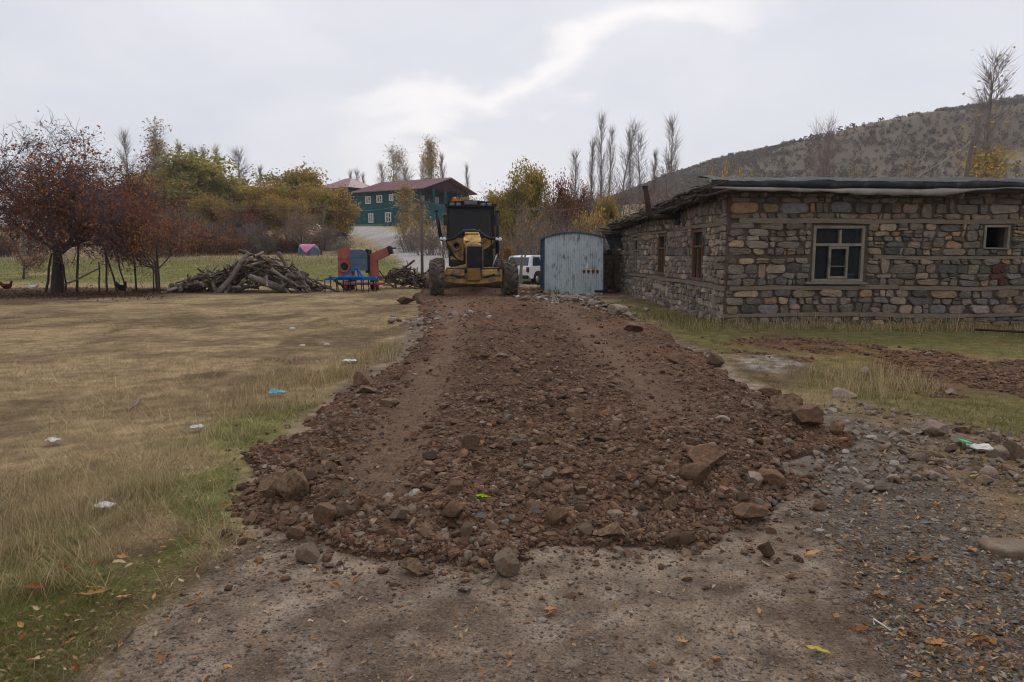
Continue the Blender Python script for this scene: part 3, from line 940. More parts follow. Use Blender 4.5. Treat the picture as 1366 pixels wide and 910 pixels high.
mb = MB()
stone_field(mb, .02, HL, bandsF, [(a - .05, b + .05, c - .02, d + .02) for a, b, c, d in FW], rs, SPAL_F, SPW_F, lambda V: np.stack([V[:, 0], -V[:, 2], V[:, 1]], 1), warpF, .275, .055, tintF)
fw = mb.build('front_wall', M['stone'], house)
mb = MB()
bandsS = [(-.25, .80, .16), (.93, 1.55, .17), (1.55, 2.25, .17), (2.32, 3.0, .2)]
stone_field(mb, .02, HD, bandsS, [(a - .05, b + .05, c - .02, d + .02) for a, b, c, d in SW], rs, SPAL_S, SPW_S, lambda V: np.stack([-V[:, 2], V[:, 0], V[:, 1]], 1)[:, :], warpF, .215, .045)
# the outline runs the other way round on this side
for k in range(len(mb.f)):
    mb.f[k] = (mb.f[k][0][:, ::-1], mb.f[k][1])
sw = mb.build('side_wall', M['stone'], house)
# masonry behind the stone faces, with the window openings
mb = MB()
mb.rect_holes('y', .001, 0, HL, -.3, 3.0, FW, .38)
m3 = MB(); m3.rect_holes('x', .001, .382, HD, -.3, 3.0, SW, .38); m3.build('side_core', M['mortar_side'], house)
mb.box((HL / 2, HD - .2, 1.35), (HL - 1, .38, 3.3)); mb.box((HL - .2, HD / 2, 1.35), (.38, HD - 1, 3.3))
mb.build('wall_core', M['mortar'], house)
# timber bands: lengths of weathered beam, each a little off the next
mb = MB(); mb2 = MB()


def band(m, u0, u1, w, h, side, ks):
    u = u0; k = 0
    while u < u1 - .05:
        e = min(u + ks[k % len(ks)], u1); k += 1
        wa = w + rs.uniform(-.012, .012); wb = wa + rs.uniform(-.02, .02)
        hh = h * rs.uniform(.85, 1.15)
        n = 7; us = np.linspace(u + .004, e - .004, n)
        out = .055 + rs.uniform(-.012, .012)
        pts = []
        for q, uu in enumerate(us):
            ww = wa + (wb - wa) * q / (n - 1) + warpF(np.array(uu), np.array(w)); dz = hh / 2 * (1 + .14 * (vn(uu * 4, w * 9) - .5)); oo = out + .014 * (vn(uu * 3, w * 5, 2) - .5)
            pts.append([(uu, oo, ww - dz), (uu, oo + .006, ww + dz), (uu, -.08, ww + dz), (uu, -.08, ww - dz)])
        V = np.array(pts).reshape(-1, 3)
        i = np.arange(4); j = (i + 1) % 4
        fs = [np.stack([a * 4 + i, a * 4 + j, a * 4 + 4 + j, a * 4 + 4 + i], 1) for a in range(n - 1)] + [np.array([[3, 2, 1, 0]]), np.array([[0, 1, 2, 3]]) + (n - 1) * 4]
        if side: V = np.stack([-V[:, 1], V[:, 0], V[:, 2]], 1)
        else: V = np.stack([V[:, 0], -V[:, 1], V[:, 2]], 1)
        m.add(V, fs)
        u = e


band(mb, -.05, HL, .245, .085, 0, [1.7, 1.4, 2.4, 2.0])
band(mb, .1, HL, .865, .10, 0, [2.9, .9, 1.9, 1.6])
band(mb, 3.3, HL, 1.54, .075, 0, [1.9, 2.6, 1.4])
band(mb, .25, HL, 2.325, .09, 0, [3.0, 2.2, 2.7])
band(mb, .0, HD, .865, .10, 1, [3.1, 2.2, 2.7])
band(mb, .0, 4.4, 2.285, .08, 1, [2.4, 2.0])
band(mb, 5.2, 10.8, 2.26, .07, 1, [2.4, 2.0])
mb.build('timber_band', M['beam'], house)

# front window: two lights over three, the middle one a casement standing proud
u0, u1, w0, w1 = FW[0]
mb = MB(); t = .065; y = .02
for c, d in (((u0 + t / 2, y, (w0 + w1) / 2), (t, .10, w1 - w0)), ((u1 - t / 2, y, (w0 + w1) / 2), (t, .10, w1 - w0)),
             (((u0 + u1) / 2, y, w1 - t / 2), (u1 - u0 - 2 * t, .098, t)), (((u0 + u1) / 2, y, w0 + t / 2), (u1 - u0 - 2 * t, .098, t)),
             (((u0 + u1) / 2, y - .004, w1 - .42), (u1 - u0 - 2 * t, .09, .06)),
             (((u0 + u1) / 2 + .03, y - .002, w1 - .42 / 2 - .03), (.055, .088, .30))):
    mb.box(c, d, (0, 0, 0), bev=.006)
wf = mb.build('window', M['frame'], house)
mb = MB(); a, b = u0 + .36, u0 + .80; zt0, zb0 = w1 - .455, w0 + t + .004
for c, d in (((a + .025, y - .03, (zt0 + zb0) / 2), (.05, .07, zt0 - zb0)), ((b - .025, y - .03, (zt0 + zb0) / 2), (.05, .07, zt0 - zb0)),
             (((a + b) / 2, y - .03, zt0 - .03), (b - a - .1, .068, .055)), (((a + b) / 2, y - .03, zb0 + .03), (b - a - .1, .068, .055)),
             (((a + b) / 2, y - .03, (zt0 + zb0) / 2 - .08), (b - a - .1, .05, .02))):
    mb.box(c, d, bev=.005)
mb.build('casement', M['frame'], wf)
mb = MB()
for p0, p1, q0, q1 in ((u0 + t, u1 - t, w1 - .39, w1 - t), (u0 + t, a, w0 + t, w1 - .45), (a + .05, b - .05, zb0 + .055, zt0 - .055), (b, u1 - t, w0 + t, w1 - .45)):
    mb.box(((p0 + p1) / 2, y + .03, (q0 + q1) / 2), (p1 - p0 - .002, .006, q1 - q0 - .002))
mb.build('pane', M['glass'], wf)
mb = MB(); mb.box(((u0 + u1) / 2 - .05, -.045, w0 - .028), (u1 - u0 + .22, .16, .05), (0, .008, 0), bev=.008); mb.build('sill', M['beam'], wf)
# things standing on that window ledge
mb = MB(); pc = Vector((u0 + .95, .16, w0 + .012)); pot_o = thing('flower_pot', 'light blue plastic pot with a small plant behind the stone house window', 'flower pot', house.matrix_basis @ pc, HYAW)
mb = MB(); mb.lathe([(.0, .0), (.075, .0), (.095, .14), (.105, .14), (.105, .165), (.09, .165), (.085, .12), (0, .12)], (0, 0, 0)); mb.build('pot', M['blue_pot'], pot_o, True)
mb = MB()
for k in range(26):
    a_ = rs.uniform(0, 2 * PI); l = rs.uniform(.06, .16); e1 = np.array((math.cos(a_) * l * .6, math.sin(a_) * l * .6, .13 + l)); s_ = np.array((-math.sin(a_), math.cos(a_), 0)) * .022
    m_ = (np.array((0, 0, .13)) + e1) / 2 + np.array((0, 0, .02)); mb.add([(0, 0, .12), m_ - s_, e1, m_ + s_], np.array([[0, 1, 2, 3]]))
mb.build('plant', M['leafgreen'], pot_o)

# small window opening on the right, no glass left in it
u0, u1, w0, w1 = FW[1]
mb = MB(); t = .055
for c, d in (((u0 + t / 2, .03, (w0 + w1) / 2), (t, .12, w1 - w0)), ((u1 - t / 2, .03, (w0 + w1) / 2), (t, .12, w1 - w0)), (((u0 + u1) / 2, .03, w1 - t / 2), (u1 - u0 - 2 * t, .118, t))):
    mb.box(c, d, bev=.006)
wf = mb.build('window', M['frame'], house)
mb = MB(); mb.box(((u0 + u1) / 2, .02, w0 + .02), (u1 - u0 - .004, .16, .04), (0, .02, 0), bev=.008); mb.build('sill', M['beam'], wf)
for i, (v0, v1, w0, w1) in enumerate(SW):
    mb = MB(); t = .07; x = .02
    for c, d in (((x, v0 + t / 2, (w0 + w1) / 2), (.11, t, w1 - w0)), ((x, v1 - t / 2, (w0 + w1) / 2), (.11, t, w1 - w0)),
                 ((x, (v0 + v1) / 2, w1 - t / 2), (.108, v1 - v0 - 2 * t, t)), ((x, (v0 + v1) / 2, w0 + t / 2), (.108, v1 - v0 - 2 * t, t)),
                 ((x - .003, (v0 + v1) / 2, w1 - .42), (.09, v1 - v0 - 2 * t, .05)), ((x - .002, (v0 + v1) / 2, (w0 + w1 - .44) / 2 + .02), (.088, .05, w1 - .46 - w0 - t))):
        mb.box(c, d, bev=.006)
    wf = mb.build('window', M['frame_red'] if i < 2 else M['frame'], house)
    mb = MB(); mb.box((x + .03, (v0 + v1) / 2, (w0 + w1) / 2), (.006, v1 - v0 - 2 * t, w1 - w0 - 2 * t)); mb.build('pane', M['glass'], wf)

# roof: earth slab, brush eaves, plastic sheets
mb = MB()
nu, nv = 60, 60
us = np.linspace(-.42, HL + .3, nu); vs = np.linspace(-.36, HD + .5, nv)
U, Vv = np.meshgrid(us, vs)
edge = np.minimum(np.minimum(U - us[0], us[-1] - U), np.minimum(Vv - vs[0], vs[-1] - Vv))
low = .33 * (Vv / HD) * (1 - ss(0, 5, U))
zt_ = 3.13 - low + .22 * ss(0, 1.8, edge) + .06 * (fbm(U * 1.8, Vv * 1.8, 3, 15) - .5)
zb_ = 2.93 - low * 1.0 + 0 * U
Uj = U + .10 * (fbm(U * 2 + 3, Vv * 2, 3, 16) - .5) * (edge < .01)
Vj = Vv + .06 * (fbm(U * 2 + 9, Vv * 2, 3, 17) - .5) * (edge < .01)
n = nu * nv
i = (np.arange(nu - 1)[None, :] + np.arange(nv - 1)[:, None] * nu)
qt = np.stack([i, i + 1, i + nu + 1, i + nu], -1).reshape(-1, 4)
bd = np.concatenate([np.arange(nu), np.arange(1, nv) * nu + nu - 1, (nv - 1) * nu + np.arange(nu - 2, -1, -1), np.arange(nv - 2, 0, -1) * nu])
j = np.roll(bd, -1)
mb.add(np.concatenate([np.stack([Uj, Vj, zt_], -1).reshape(-1, 3), np.stack([Uj, Vj, zb_], -1).reshape(-1, 3)]), [qt, qt[:, ::-1] + n, np.stack([bd + n, j + n, j, bd], 1)])
roof = mb.build('roof', M['roof_earth'], house, True)


def ribbon(mb, us, zs0, zs1, ys, th=.006):
    k = len(us); V = []
    for q in range(k):
        V += [(us[q], ys[q], zs0[q]), (us[q], ys[q] - .02, (zs0[q] + zs1[q]) / 2), (us[q], ys[q] + .01, zs1[q]), (us[q], ys[q] + .01 + th, zs1[q]), (us[q], ys[q] - .02 + th, (zs0[q] + zs1[q]) / 2), (us[q], ys[q] + th, zs0[q])]
    V = np.array(V); i = np.arange(6); j = (i + 1) % 6
    mb.add(V, [np.stack([a * 6 + i, a * 6 + j, a * 6 + 6 + j, a * 6 + 6 + i], 1) for a in range(k - 1)])


us = np.linspace(-.5, HL + .3, 140)
mb = MB()
top = 3.17 + .05 * (fbm(us * 6, us * 0 + 5, 3, 9) - .5) + .10 * (fbm(us * 1.2, us * 0, 3, 2) - .5)
ribbon(mb, us, 3.03 + .03 * (fbm(us * 2.2, us * 0 + 3, 3, 4) - .5), top, -.43 + .09 * (fbm(us * 1.6, us * 0 + 7, 3, 5) - .5))
# the sheet is folded back over the roof
mb2_v = []
for k, u in enumerate(us):
    for q, (yy, zz) in enumerate(((-.42, 3.205), (-.15, 3.27), (.4, 3.36), (.9, 3.385))):
        mb2_v.append((u, yy, zz + .035 * (vn(u * 3, q * 2.1, 6) - .5) + (top[k] - 3.20)))
V = np.array(mb2_v); i = (np.arange(139)[:, None] * 4 + np.arange(3)[None]).reshape(-1); mb.add(V, np.stack([i, i + 1, i + 5, i + 4], 1))
mb.build('black_sheet', M['plastic_black'], roof, True)
mb = MB()
drop = np.interp(us, [-.5, 0, 1.5, 3, 4.2, 5.2, 5.8, 7.2, 10.5], [.03, .08, .07, .12, .15, .06, .035, .07, .09])
cen = np.interp(us, [-.5, 0, 2, 4.2, 5.2, 6, 8, 10.5], [3.03, 3.0, 2.97, 2.93, 2.99, 3.03, 3.0, 2.96])
drop = drop * (.45 + 1.0 * fbm(us * 1.7, us * 0 + 8, 4, 21))
zt1 = cen + drop * .5; zt0_ = cen - drop * .6 + .07 * (fbm(us * 3, us * 0, 4, 11) - .5)
ribbon(mb, us, zt0_, zt1, -.40 + .10 * (fbm(us * .9, us * 0 + 2, 3, 12) - .5) - .05)
mb.build('pale_sheet', M['plastic_pale'], roof, True)
# ends of roof poles under the front eave and brushwood along the left eave
for k in range(17):
    mb = MB(); u = .25 + k * .6 + rs.uniform(-.12, .12)
    mb.tube([(u, -.3 + rs.uniform(-.05, .05), 2.9), (u + rs.uniform(-.05, .05), .5, 2.95)], rs.uniform(.04, .06), 8)
    mb.build('roof_pole', M['beam'], roof, True)
mb = MB()
for k in range(900):
    v = rs.uniform(-.4, HD + .5); l = .33 * v / HD
    z0 = 2.86 + .29 * rs.rand() - l; x0 = rs.uniform(-.35, .1); L_ = rs.uniform(.15, .42)
    a_ = rs.normal(0, .55); x1 = x0 - L_ * math.cos(a_) * .8; v1 = v + L_ * math.sin(a_) * 1.3
    z1 = z0 + rs.normal(-.02, .07)
    mb.tube([(x0, v, z0), ((x0 + x1) / 2 + rs.uniform(-.03, .03), (v + v1) / 2, (z0 + z1) / 2 + rs.uniform(-.03, .05)), (max(x1, -.75), v1, z1)], [rs.uniform(.008, .024), .012, .006], 4)
for k in range(80):
    v = rs.uniform(-.3, HD + .4); l = .33 * v / HD
    z = rs.choice([2.9, 2.97, 3.05, 3.13]) - l; L_ = rs.uniform(.8, 2.2)
    mb.tube([(-.35 + rs.uniform(-.15, .1), v - L_ / 2, z + .02), (-.42 + rs.uniform(-.14, .06), v, z + rs.uniform(-.04, .04)), (-.35 + rs.uniform(-.15, .1), v + L_ / 2, z - .03)], rs.uniform(.015, .04), 6)
mb.build('brush_eave', M['brush'], roof)
# stove pipe through the side wall
mb = MB(); zz = 2.62; vv = 4.0
mb.tube([(.1, vv, zz), (-.45, vv - .02, zz), (-.72, vv - .03, zz - .02), (-.84, vv - .03, zz + .04), (-.88, vv - .03, zz + .16), (-.93, vv - .04, zz + .45), (-1.0, vv - .05, zz + .80)], [.075, .075, .078, .085, .08, .075, .075], 14, cap=True)
mb.tube([(-1.0, vv - .05, zz + .795), (-1.003, vv - .05, zz + .83)], .083, 14)
pipe = mb.build('stove_pipe', M['iron'], house, True)
mb = MB(); mb.box((-.075, vv, zz), (.05, .42, .42), bev=.01); mb.build('wall_plate', M['iron'], pipe)

# lean-to at the far corner: post, torn black cover, sticks
px = lambda a, b, Y: at(a, b, Y)
lz = float(zt(4.1, 29))
lt = thing('lean_to', 'small lean-to shelter with torn black cover at the end of the stone house', 'shelter', (3.95, 29.1, lz))
p0 = px(818, 345, 28.6) - Vector(lt.location)
mb = MB(); mb.tube([(p0.x, -.5, -.2), (p0.x + .02, -.5, 1.1), (p0.x - .02, -.5, 1.75)], [.06, .055, .05], 8); mb.build('post', M['brush'], lt, True)
mb = MB(); mb.tube([(p0.x - .36, -.2, -.1), (p0.x - .37, -.2, 1.2), (p0.x - .38, -.2, 2.55)], .035, 8); mb.build('post', M['brush'], lt, True)
mb = MB()
for k in range(16):
    mb.tube([(p0.x - .55 + rs.uniform(-.1, .1), -.5 + k * .12, 2.52 + rs.uniform(-.08, .1)), (p0.x + .9, -.4 + k * .12 + rs.uniform(-.2, .2), 2.30 + rs.uniform(-.05, .1))], rs.uniform(.02, .045), 6)
mb.build('roof_sticks', M['beam'], lt)
mb = MB(); g = 9
gu, gv = np.meshgrid(np.linspace(0, 1, g), np.linspace(0, 1, g))
X = (p0.x - .32) + (.92) * gu; Zt = 2.35 - .75 * (1 - gv) ** 1.0 * (1.0 - .45 * gu) - .0 * gu; Yy = -.42 + .5 * gv + .12 * (vn(gu * 4, gv * 4) - .5)
X = X + .28 * (1 - gv) * (1 - gu) * 1.0
i = (np.arange(g - 1)[None] + np.arange(g - 1)[:, None] * g).ravel(); V = np.stack([X, Yy, Zt], -1).reshape(-1, 3)
q = np.stack([i, i + 1, i + g + 1, i + g], 1); mb.add(np.concatenate([V, V + np.array((0, .012, 0))]), [q, q[:, ::-1] + g * g])
mb.build('cover', M['plastic_black'], lt, True)
mb = MB(); mb.box((p0.x + .1, -.3, 1.5), (1.0, .5, .05), (0, .03, 0)); mb.box((p0.x - .1, -.45, 1.6), (.3, .2, .22), (0, .1, .2), bev=.05); mb.build('shelf', M['blue_pot'] if False else M['plastic_black'], lt)
# block wall behind the lean-to
bw = thing('block_wall', 'tan mud block wall between the blue shed and the stone house', 'wall', (3.35, 30.3, float(zt(3.6, 30.3)) - .1))
mb = MB(); mo = MB()
for r in range(9):
    u = -.25 if r % 2 else -.1
    while u < 1.5:
        e = min(u + .38, 1.5)
        mb.box(((u + e) / 2, 0, .1 + r * .2), (e - u - .015, .2, .185), bev=.012, col=np.array((.165, .125, .09)) * rs.uniform(.8, 1.15)); u = e
mb.build('block', M['block'], bw); mo.box((.65, .02, .9), (1.7, .16, 1.8)); mo.build('mortar', M['mortar'], bw)
# pipe lying along the house at the right
o = MB(); a0 = Vector(on_ground(1300, 441, .06) + (.08,)); a1 = Vector(on_ground(1420, 447, .06) + (.08,))
o.tube([a0, (a0 + a1) / 2, a1], .022, 8); tag(o.build('water_pipe', M['iron'], None, True), 'thin dark pipe lying in the grass along the stone house', 'pipe')
# scrap heap at the shed's foot
for k in range(9):
    mb = MB(); c = on_ground(806 + rs.uniform(-12, 14), 390 + rs.uniform(-4, 5), 0); mb.box((c[0], c[1], surf(*c) + rs.uniform(.04, .16)), rs.uniform(.12, .55, 3) * np.array((1, .7, .35)), tuple(rs.uniform(-.5, .5, 3)), bev=.02)
    tag(mb.build('scrap_metal', M['iron']), 'piece of dark scrap metal dumped at the foot of the blue shed', 'scrap', 'scrap metal by the blue shed')

# ================================================================== PALE BLUE SHED
M['bluepaint'] = mat('flaking_blue_paint', (.37, .445, .45), rough=.7, var=.15, scale=3, fine=.12, fine_scale=25, stretch=(1, 1, .35), dirt=(.06, .075, .085), dirt_amt=.30, dirt_scale=7.5, bump=.25, sat=.75)
M['bluedark'] = mat('dark_blue_paint', (.06, .10, .14), rough=.6, var=.3, dirt=(.04, .035, .03), dirt_amt=.5, bump=.2)
M['rust'] = mat('rust_spot', (.14, .045, .022), var=.4, scale=30, bump=.3)
M['white'] = mat('white_mark', (.6, .6, .58), var=.1, bump=0)
s0 = at(726, 392, 27.5); s1 = at(804, 392, 27.5); SH_W = s1.x - s0.x
shz = float(zt(s0.x + 1, 28)) + .02
shed = thing('wagon_shed', 'pale blue board shed with arched dark roof and flaking paint', 'shed', (s0.x, 27.5, shz), 0.0)
zb = at(726, 393, 27.5).z - shz + .0; ze = at(726, 317, 27.5).z - shz; zp = at(765, 310.5, 27.5).z - shz
arc = lambda u: ze + (zp - ze) * (1 - ((u / SH_W) * 2 - 1) ** 2)
mb = MB(); nb_ = 27
for k in range(nb_):
    a, b = SH_W * k / nb_, SH_W * (k + 1) / nb_
    g = .006
    mb.prism([(a + g, zb + rs.uniform(-.02, .03)), (b - g, zb + rs.uniform(-.02, .03)), (b - g, arc(b) - .02), (a + g, arc(a) - .02)], -.022 + rs.uniform(-.006, .004), .02, 'Y')
mb.box((SH_W / 2, .03, (zb + ze) / 2 + .05), (SH_W - .01, .02, ze - zb))
mb.build('front_wall', M['bluepaint'], shed)
mb = MB()
for xx in (0.02, SH_W - .02):
    mb.box((xx, 1.72, (zb + ze) / 2), (.05, 3.35, ze - zb - .04))
mb.box((SH_W / 2, 3.4, (zb + ze) / 2), (SH_W, .05, ze - zb - .04))
for k in range(12):
    mb.box((-.012, .15 + k * .29, (zb + ze) / 2), (.03, .03, ze - zb - .1))
mb.build('side_wall', M['bluedark'], shed)
for xx in (-.012, SH_W + .012): mb = MB(); mb.box((xx, -.01, (zb + ze) / 2), (.045, .06, ze - zb)); mb.build('corner_post', M['bluedark'], shed)
mb = MB(); us = np.linspace(-.07, SH_W + .07, 20)
pr = [(u, arc(min(max(u, 0), SH_W)) + .035 - (.03 if (u < 0 or u > SH_W) else 0)) for u in us] + [(u, arc(min(max(u, 0), SH_W)) - .012 - (.03 if (u < 0 or u > SH_W) else 0)) for u in us[::-1]]
mb.prism(pr, -.09, 3.5, 'Y'); mb.build('roof', M['bluedark'], shed)
mb = MB()
for k, pxx in enumerate((779, 785, 791, 797)):
    c = at(pxx, 362.5, 27.45) - shed.location
    mb.prism([(c.x + .055 * math.cos(a) * (1 + .2 * math.sin(3 * a)), c.z + .075 * math.sin(a)) for a in np.linspace(0, 2 * PI, 12, endpoint=False)], -.036, -.031, 'Y')
mb.build('rust_marks', M['rust'], shed)
c = at(783, 354, 27.45) - shed.location
mb = MB(); mb.prism([(c.x - .05, c.z - .1), (c.x + .06, c.z - .1), (c.x + .01, c.z + .13)], -.037, -.032, 'Y'); mb.build('white_mark', M['white'], shed)
mb = MB(); mb.box((SH_W / 2, 1.6, zb - .12), (SH_W - .3, 2.8, .12)); mb.build('skid', M['iron'], shed)

# ================================================================== GREEN HOUSE
M['gwall'] = mat('green_painted_wall', (.017, .068, .078), rough=.75, var=.2, scale=.6, dirt=(.026, .088, .095), dirt_amt=.4, dirt_scale=.5, bump=.15)
M['gplinth'] = mat('pale_plinth', (.10, .15, .145), var=.25, scale=.8, bump=.1)
M['groof'] = mat('maroon_sheet_roof', (.20, .115, .13), rough=.5, var=.2, scale=.5, dirt=(.26, .17, .18), dirt_amt=.35, dirt_scale=.3, bump=.1)
M['gable'] = mat('maroon_board', (.05, .022, .03), rough=.7, var=.3, scale=1, bump=.2)
M['pvc'] = mat('white_window_frame', (.62, .60, .58), rough=.5, var=.1, bump=0)
M['darkglass'] = mat('dark_window', (.03, .035, .04), rough=.1, var=.2, bump=0, spec=.5)
M['porch'] = mat('porch_dark', (.03, .045, .045), var=.3, bump=0)
g0 = at(562, 304, 119.0); gz = float(zt(g0.x, g0.y)) - .35
GA = math.radians(33)
# local x runs to the left along the long front, local y to the right along the gable end: use a mirrored-free frame instead
gh = thing('green_house', 'two storey dark green house with maroon gabled roof up the slope', 'house', (g0.x, g0.y, gz), -GA)
# with rz=-GA: local -x points left and away, local +y points right and away
GL, GD = 14.6, 13.2
EV = at(556, 250.5, 119.0).z - gz; RG = EV + 1.95; F1 = at(556, 277, 119).z - gz


def wz(py, Y=119.0): return at(556, py, Y).z - gz


win = []  # (x0, x1, z0, z1)
for pxx, pyy, wpx, hpx in ((480, 267, 8.5, 9.5), (496, 265.5, 8.5, 9.5), (513, 263.5, 6.5, 8.5), (483.5, 291, 7.5, 12), (508, 290, 9, 13)):
    # place along the front by its share of the way from the corner
    s = (556 - pxx) / (556 - 463.0)
    x = -GL * (s / (1 + .105 * (1 - s)))
    Y = 119 + -x * math.sin(GA)
    zc = at(pxx, pyy, Y).z - gz; ww = wpx / F * Y / math.cos(GA) * .95; hh = hpx / F * Y
    win.append((x - ww / 2, x + ww / 2, zc - hh / 2, zc + hh / 2))
PORCH_X = -4.4
mb = MB()
mb.rect_holes('y', 0, -GL, PORCH_X, .9, EV, win, .3)
wl = [w_ for w_ in win if w_[1] > PORCH_X]
mb.rect_holes('y', 0, PORCH_X, 0, .9, F1, [], .3)
mb.box((-.15, GD / 2 + .15, (F1 + .9) / 2), (.3, GD - .3, F1 - .9))
mb.box((-GL / 2, GD - .15, (EV + .9) / 2), (GL - .6, .3, EV - .9)); mb.box((-GL + .15, GD / 2, (EV + .9) / 2), (.3, GD - .6, EV - .9))
mb.box((PORCH_X - .15, GD / 2, (EV + F1) / 2), (.3, GD - .6, EV - F1))          # wall at the back of the porch
mb.build('wall', M['gwall'], gh)
mb = MB(); mb.box((-GL / 2, GD / 2, .2), (GL + .24, GD + .24, 1.4)); mb.build('plinth', M['gplinth'], gh)
mb = MB(); mb.box((PORCH_X / 2, GD / 2, F1 - .1), (-PORCH_X - .6, GD - .6, .18)); mb.build('porch_floor', M['porch'], gh)
mb = MB(); mb.box((-GL / 2, GD / 2, EV - .1), (GL - .64, GD - .64, .12)); mb.build('ceiling', M['porch'], gh)
for yy in np.linspace(.2, GD - .2, 5): mb = MB(); mb.box((-.15, yy, (F1 + EV) / 2 + .003), (.32, .34, EV - F1)); mb.build('porch_column', M['gwall'], gh)
for xx in np.linspace(PORCH_X + .5, -.9, 2): mb = MB(); mb.box((xx, .15, (F1 + EV) / 2 + .003), (.3, .32, EV - F1)); mb.build('porch_column', M['gwall'], gh)
mb = MB(); mb.box((-.02, GD / 2, F1 + .45), (.1, GD - .4, .88)); mb.box((PORCH_X / 2, -.02, F1 + .45), (-PORCH_X - .3, .1, .88)); mb.build('railing', M['gwall'], gh)
for yy in (2.6, 5.6, 9.6): mb = MB(); mb.box((PORCH_X + .02, yy, (F1 + EV) / 2 + .2), (.06, 1.1, 1.4)); mb.build('porch_window', M['pvc'], gh)
for (a, b, c, d) in win:
    mb = MB(); f = .16
    for cc, dd in (((a + f / 2, -.02, (c + d) / 2), (f, .16, d - c)), ((b - f / 2, -.02, (c + d) / 2), (f, .16, d - c)), (((a + b) / 2, -.02, d - f / 2), (b - a - 2 * f, .158, f)), (((a + b) / 2, -.02, c + f / 2), (b - a - 2 * f, .158, f)), (((a + b) / 2, -.024, (c + d) / 2), (.13, .14, d - c - 2 * f)), (((a + b) / 2 - .25 * (b - a), -.022, (c + d) / 2 + .2), (.3 * (b - a), .12, .09)), (((a + b) / 2 + .25 * (b - a), -.022, (c + d) / 2 - .1), (.3 * (b - a), .12, .09))):
        mb.box(cc, dd)
    wo = mb.build('window', M['pvc'], gh)
    mb = MB(); mb.box(((a + b) / 2, .08, (c + d) / 2), (b - a - .02, .03, d - c - .02)); mb.build('pane', M['darkglass'], wo)
OV = .9
mb = MB()
k = (RG - EV) / (GD / 2); yr = GD / 2
pr = [(-OV, EV - OV * k), (yr, RG), (GD + OV, EV - OV * k), (GD + OV, EV - OV * k + .16), (yr, RG + .18), (-OV, EV - OV * k + .16)]
mb.prism(pr, -GL - .4, OV + .3, 'X')
for xx in np.arange(-GL, .9, .55):                                    # standing seams
    for sgn in (0, 1):
        y0, y1 = (-OV, yr) if not sgn else (GD + OV, yr); 
        mb.bar((xx, y0, EV - OV * k + .19), (xx, y1, RG + .21), .05, .06)
rf = mb.build('roof', M['groof'], gh)
mb = MB(); mb.prism([(.0, EV + .05), (GD, EV + .05), (yr, RG - .03)], -.22, -.02, 'X'); mb.build('gable', M['gable'], gh)
mb = MB(); mb.box((-GL * .3, yr + .3, RG + .1), (.9, .6, .5)); mb.build('chimney', M['gplinth'], rf)
# hip-roofed wing behind its far end
gw = thing('green_house_wing', 'hip roofed wing at the far end of the green house', 'house', (at(466, 290, 136).x, 136, float(zt(at(466, 290, 136).x, 136)) - .3), -GA)
ev = at(466, 249, 133).z - gw.location.z; pk = at(466, 239.5, 138).z - gw.location.z
mb = MB(); mb.box((0, 0, ev / 2), (6.2, 6.2, ev)); mb.build('wall', M['gwall'], gw)
mb = MB(); h_ = 4.2
mb.add([(-h_, -h_, ev - .3), (h_, -h_, ev - .3), (h_, h_, ev - .3), (-h_, h_, ev - .3), (-.8, 0, pk), (.8, 0, pk)], [np.array([[0, 3, 2, 1]]), np.array([[0, 1, 5, 4], [2, 3, 4, 5]]), np.array([[1, 2, 5], [3, 0, 4]])])
mb.build('roof', M['groof'], gw)
# ================================================================== MOTOR GRADER
M['yellow'] = mat('grader_yellow', (.42, .255, .06), rough=.6, var=.18, scale=4, dirt=(.16, .105, .06), dirt_amt=.65, dirt_scale=3.0, bump=.1, sat=.98)
M['yellow_top'] = mat('pale_yellow', (.56, .40, .17), rough=.55, var=.15, scale=5, dirt=(.3, .2, .1), dirt_amt=.3, bump=.1)  # paler yellow than the frame, for the cover on the gooseneck
M['blk'] = mat('black_machine_paint', (.018, .018, .02), rough=.5, var=.3, scale=6, dirt=(.06, .05, .04), dirt_amt=.3, bump=.1)
M['tyre'] = mat('dusty_tyre', (.055, .048, .042), rough=.9, var=.35, scale=6, dirt=(.125, .095, .072), dirt_amt=.5, dirt_scale=3, bump=.3)
M['rimy'] = mat('yellow_rim', (.32, .2, .05), rough=.6, var=.3, dirt=(.12, .09, .06), dirt_amt=.5, bump=.1)
M['steel'] = mat('worn_steel', (.16, .125, .10), rough=.55, metal=.4, var=.3, dirt=(.09, .05, .03), dirt_amt=.5, bump=.2)
M['cabglass'] = mat('dark_cab_glass', (.012, .014, .017), rough=.12, var=.2, bump=0, spec=.22, alpha=.6)
M['chrome'] = mat('hydraulic_rod', (.5, .5, .5), rough=.3, metal=.8, var=.1, bump=0)
M['lampglass'] = mat('lamp_glass', (.55, .55, .55), rough=.2, var=.1, bump=0)
M['orange'] = mat('orange_beacon', (.55, .11, .03), rough=.35, var=.1, bump=0)
M['mudplate'] = mat('muddy_plate', (.19, .115, .06), var=.35, scale=6, bump=.3)

GX, GY = at(631, 390, 25.6).x, 25.6
gzz = float(zt(GX, GY)) + .02
gr = thing('motor_grader', 'yellow motor grader with black cab and big treaded tyres on the loose earth', 'motor grader', (GX, GY, gzz), math.radians(4.5))


